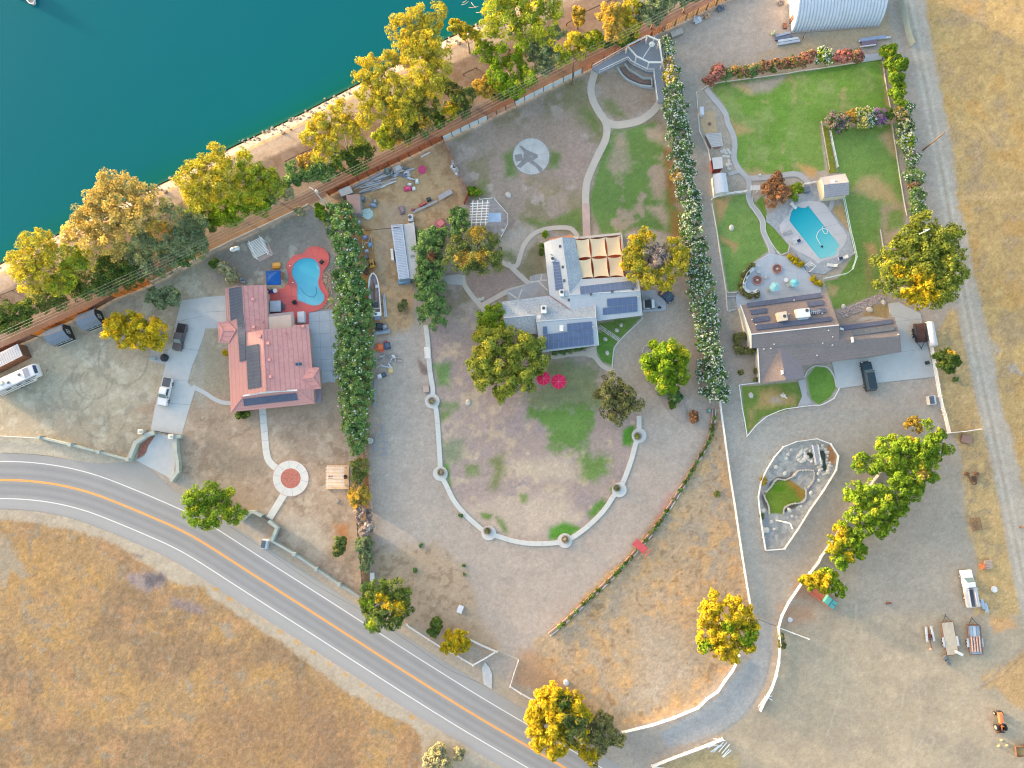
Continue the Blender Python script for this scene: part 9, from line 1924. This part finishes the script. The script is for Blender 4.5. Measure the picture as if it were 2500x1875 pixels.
C,a,L=vframe(zc3(340,945)[0],zc3(300,790)[0],.5);t=thing('yellow_loader','small yellow loader beside the straw filled tub','loader',tuple(C));YL=cm((222,168,76));vp(lambda b:b.box((.1,0,.6),(1.1,.8,.6)),'body',YL,.06);vp(lambda b:b.box((.6,0,.5),(.25,1.1,.6)),'bucket',YL);vp(lambda b:b.box((.1,0,1.0),(.4,.4,.2)),'seat',BLACK);[vp(lambda b:b.bar((-.4,s*.28,.5),(-1.0,s*.2,.5),.22,.2),'fork',cm((230,190,120)))for s in(-1,1)];wheels(t,C,a,(-.25,.35),.5,.26,.2)
b=MB();p=W(*zc3(745,700)[0],1.2);b.box((p.x,p.y,1.3),(.5,2.4,1.6),.12);one('propane_box','white cabinet fixed on the left side of the pale ribbed container','cabinet',b,cm((226,220,214)));jbox('blue_tarp','blue grey tarpaulin at the lower end of the pale ribbed container',zc3,970,1225,2.6,.9,.7,(132,160,182),.08)
jbox('sheet_metal','curved pale sheet by the boundary hedge top',z1,460,1440,.7,1.5,.4,(160,172,184),-.3);b=MB();b.tube([W(*q,.4)for q in crv(z1(370,1370,430,1460,500,1550,555,1590),4)],.09,6);one('bent_pipe','bent white pipe by the top of the boundary hedge','pipe',b,WHITE)
jbox('solar_frame','tan framed panel in the scrap heap',zj,690,1355,1.1,1.5,.15,(206,176,130),.15);jbox('white_bin','white bin at the lower end of the scrap heap',zj,470,1480,.9,.8,.7,(214,218,226),.3);jbox('dark_bin','dark and white bin at the lower end of the scrap heap',zj,550,1455,.9,.8,.7,(84,90,108),.5)
plank('long pale steel strip lying beside the boundary hedge',c11,1380,1410,1375,1640,.5,(166,176,186),.2,'steel_strip');b=MB();p=W(*c31(360,832)[0],.3);b.box((p.x,p.y,.4),(.4,.3,.8),.5);b.lathe((p.x+.3,p.y,.1),[(.2,0),(.2,.2)],8);one('dark_cart','small dark cart on the concrete right of the white car','cart',b,BLACK)
b=MB();p=W(*c31(250,682)[0],.3);b.lathe((p.x,p.y,0),[(.35,0),(.4,.5),(.3,.6)],10);one('yellow_bin','yellow topped bin behind the small white car','bin',b,cm((206,170,40)));slab('parking_pad',crv(c31(215,690,330,690,400,740,418,800,415,855,230,870,225,780),1),CONCB)
jbox('red_bin','teal and red bin at the upper end of the narrow shrub bed',c32,768,10,.7,.7,.6,(110,150,150),.1);jbox('water_box','row of white steps on the right of the lath gazebo',zg,1880,1680,.6,.6,.4,(216,220,226))
def scatter(name,label,region,n,s0,s1,m,seed,cat='stones',kind='stuff',zf=None):
    """countless small stones or clods as one object"""
    g=random.Random(seed);P_=np.array(region);x0,y0=P_.min(0);x1,y1=P_.max(0);X=np.array([g.uniform(x0,x1)for _ in range(n*6)]);Y=np.array([g.uniform(y0,y1)for _ in range(n*6)])
    ins=sdist(X,Y,region)>0;b=MB()
    for x,y in list(zip(X[ins],Y[ins]))[:n]:
        s=g.uniform(s0,s1);z=GZ[int((y-gy[0])/ST),int((x-gx[0])/ST)];p=W(x,y,z);q=g.random()*6;pr=[(p.x+s*g.uniform(.7,1.2)*math.cos(q+k),p.y+s*g.uniform(.6,1.1)*math.sin(q+k))for k in np.arange(6)*1.047]
        vs=[(a,c,p.z-.05)for a,c in pr]+[(p.x+(a-p.x)*.6,p.y+(c-p.y)*.6,p.z+s*.6)for a,c in pr];b.add(vs,[(i,(i+1)%6,6+(i+1)%6,6+i)for i in range(6)]+[tuple(range(6,12))])
    return tag(b.build(name,m),label,cat,None,kind)
scatter('shore_rocks','pale stones covering the strip of shore beside the lake',B(1,25),2600,.12,.4,mat('shore_stone',(186,175,165),.95,var=.25,scale=2),5)
scatter('boulder_row','line of larger tan rocks between the shore and the track',B(25,33),520,.25,.6,mat('tan_stone',(176,156,138),.95,var=.3,scale=1.5),6)
scatter('pool_gravel','loose tan stones between the red pool deck and the hedge',c11(960,540,1030,520,1050,830,900,860,1000,760,990,690,958,620),260,.1,.25,mat('tan_pebble',(196,168,142),.95,var=.35,scale=2),8)
scatter('creek_stones','grey pink stones of the dry creek bed by the brown house',c41(160,880,300,800,460,735,530,750,440,810,300,880,200,915),300,.1,.28,mat('creek_stone',(184,172,170),.95,var=.3,scale=2),9)
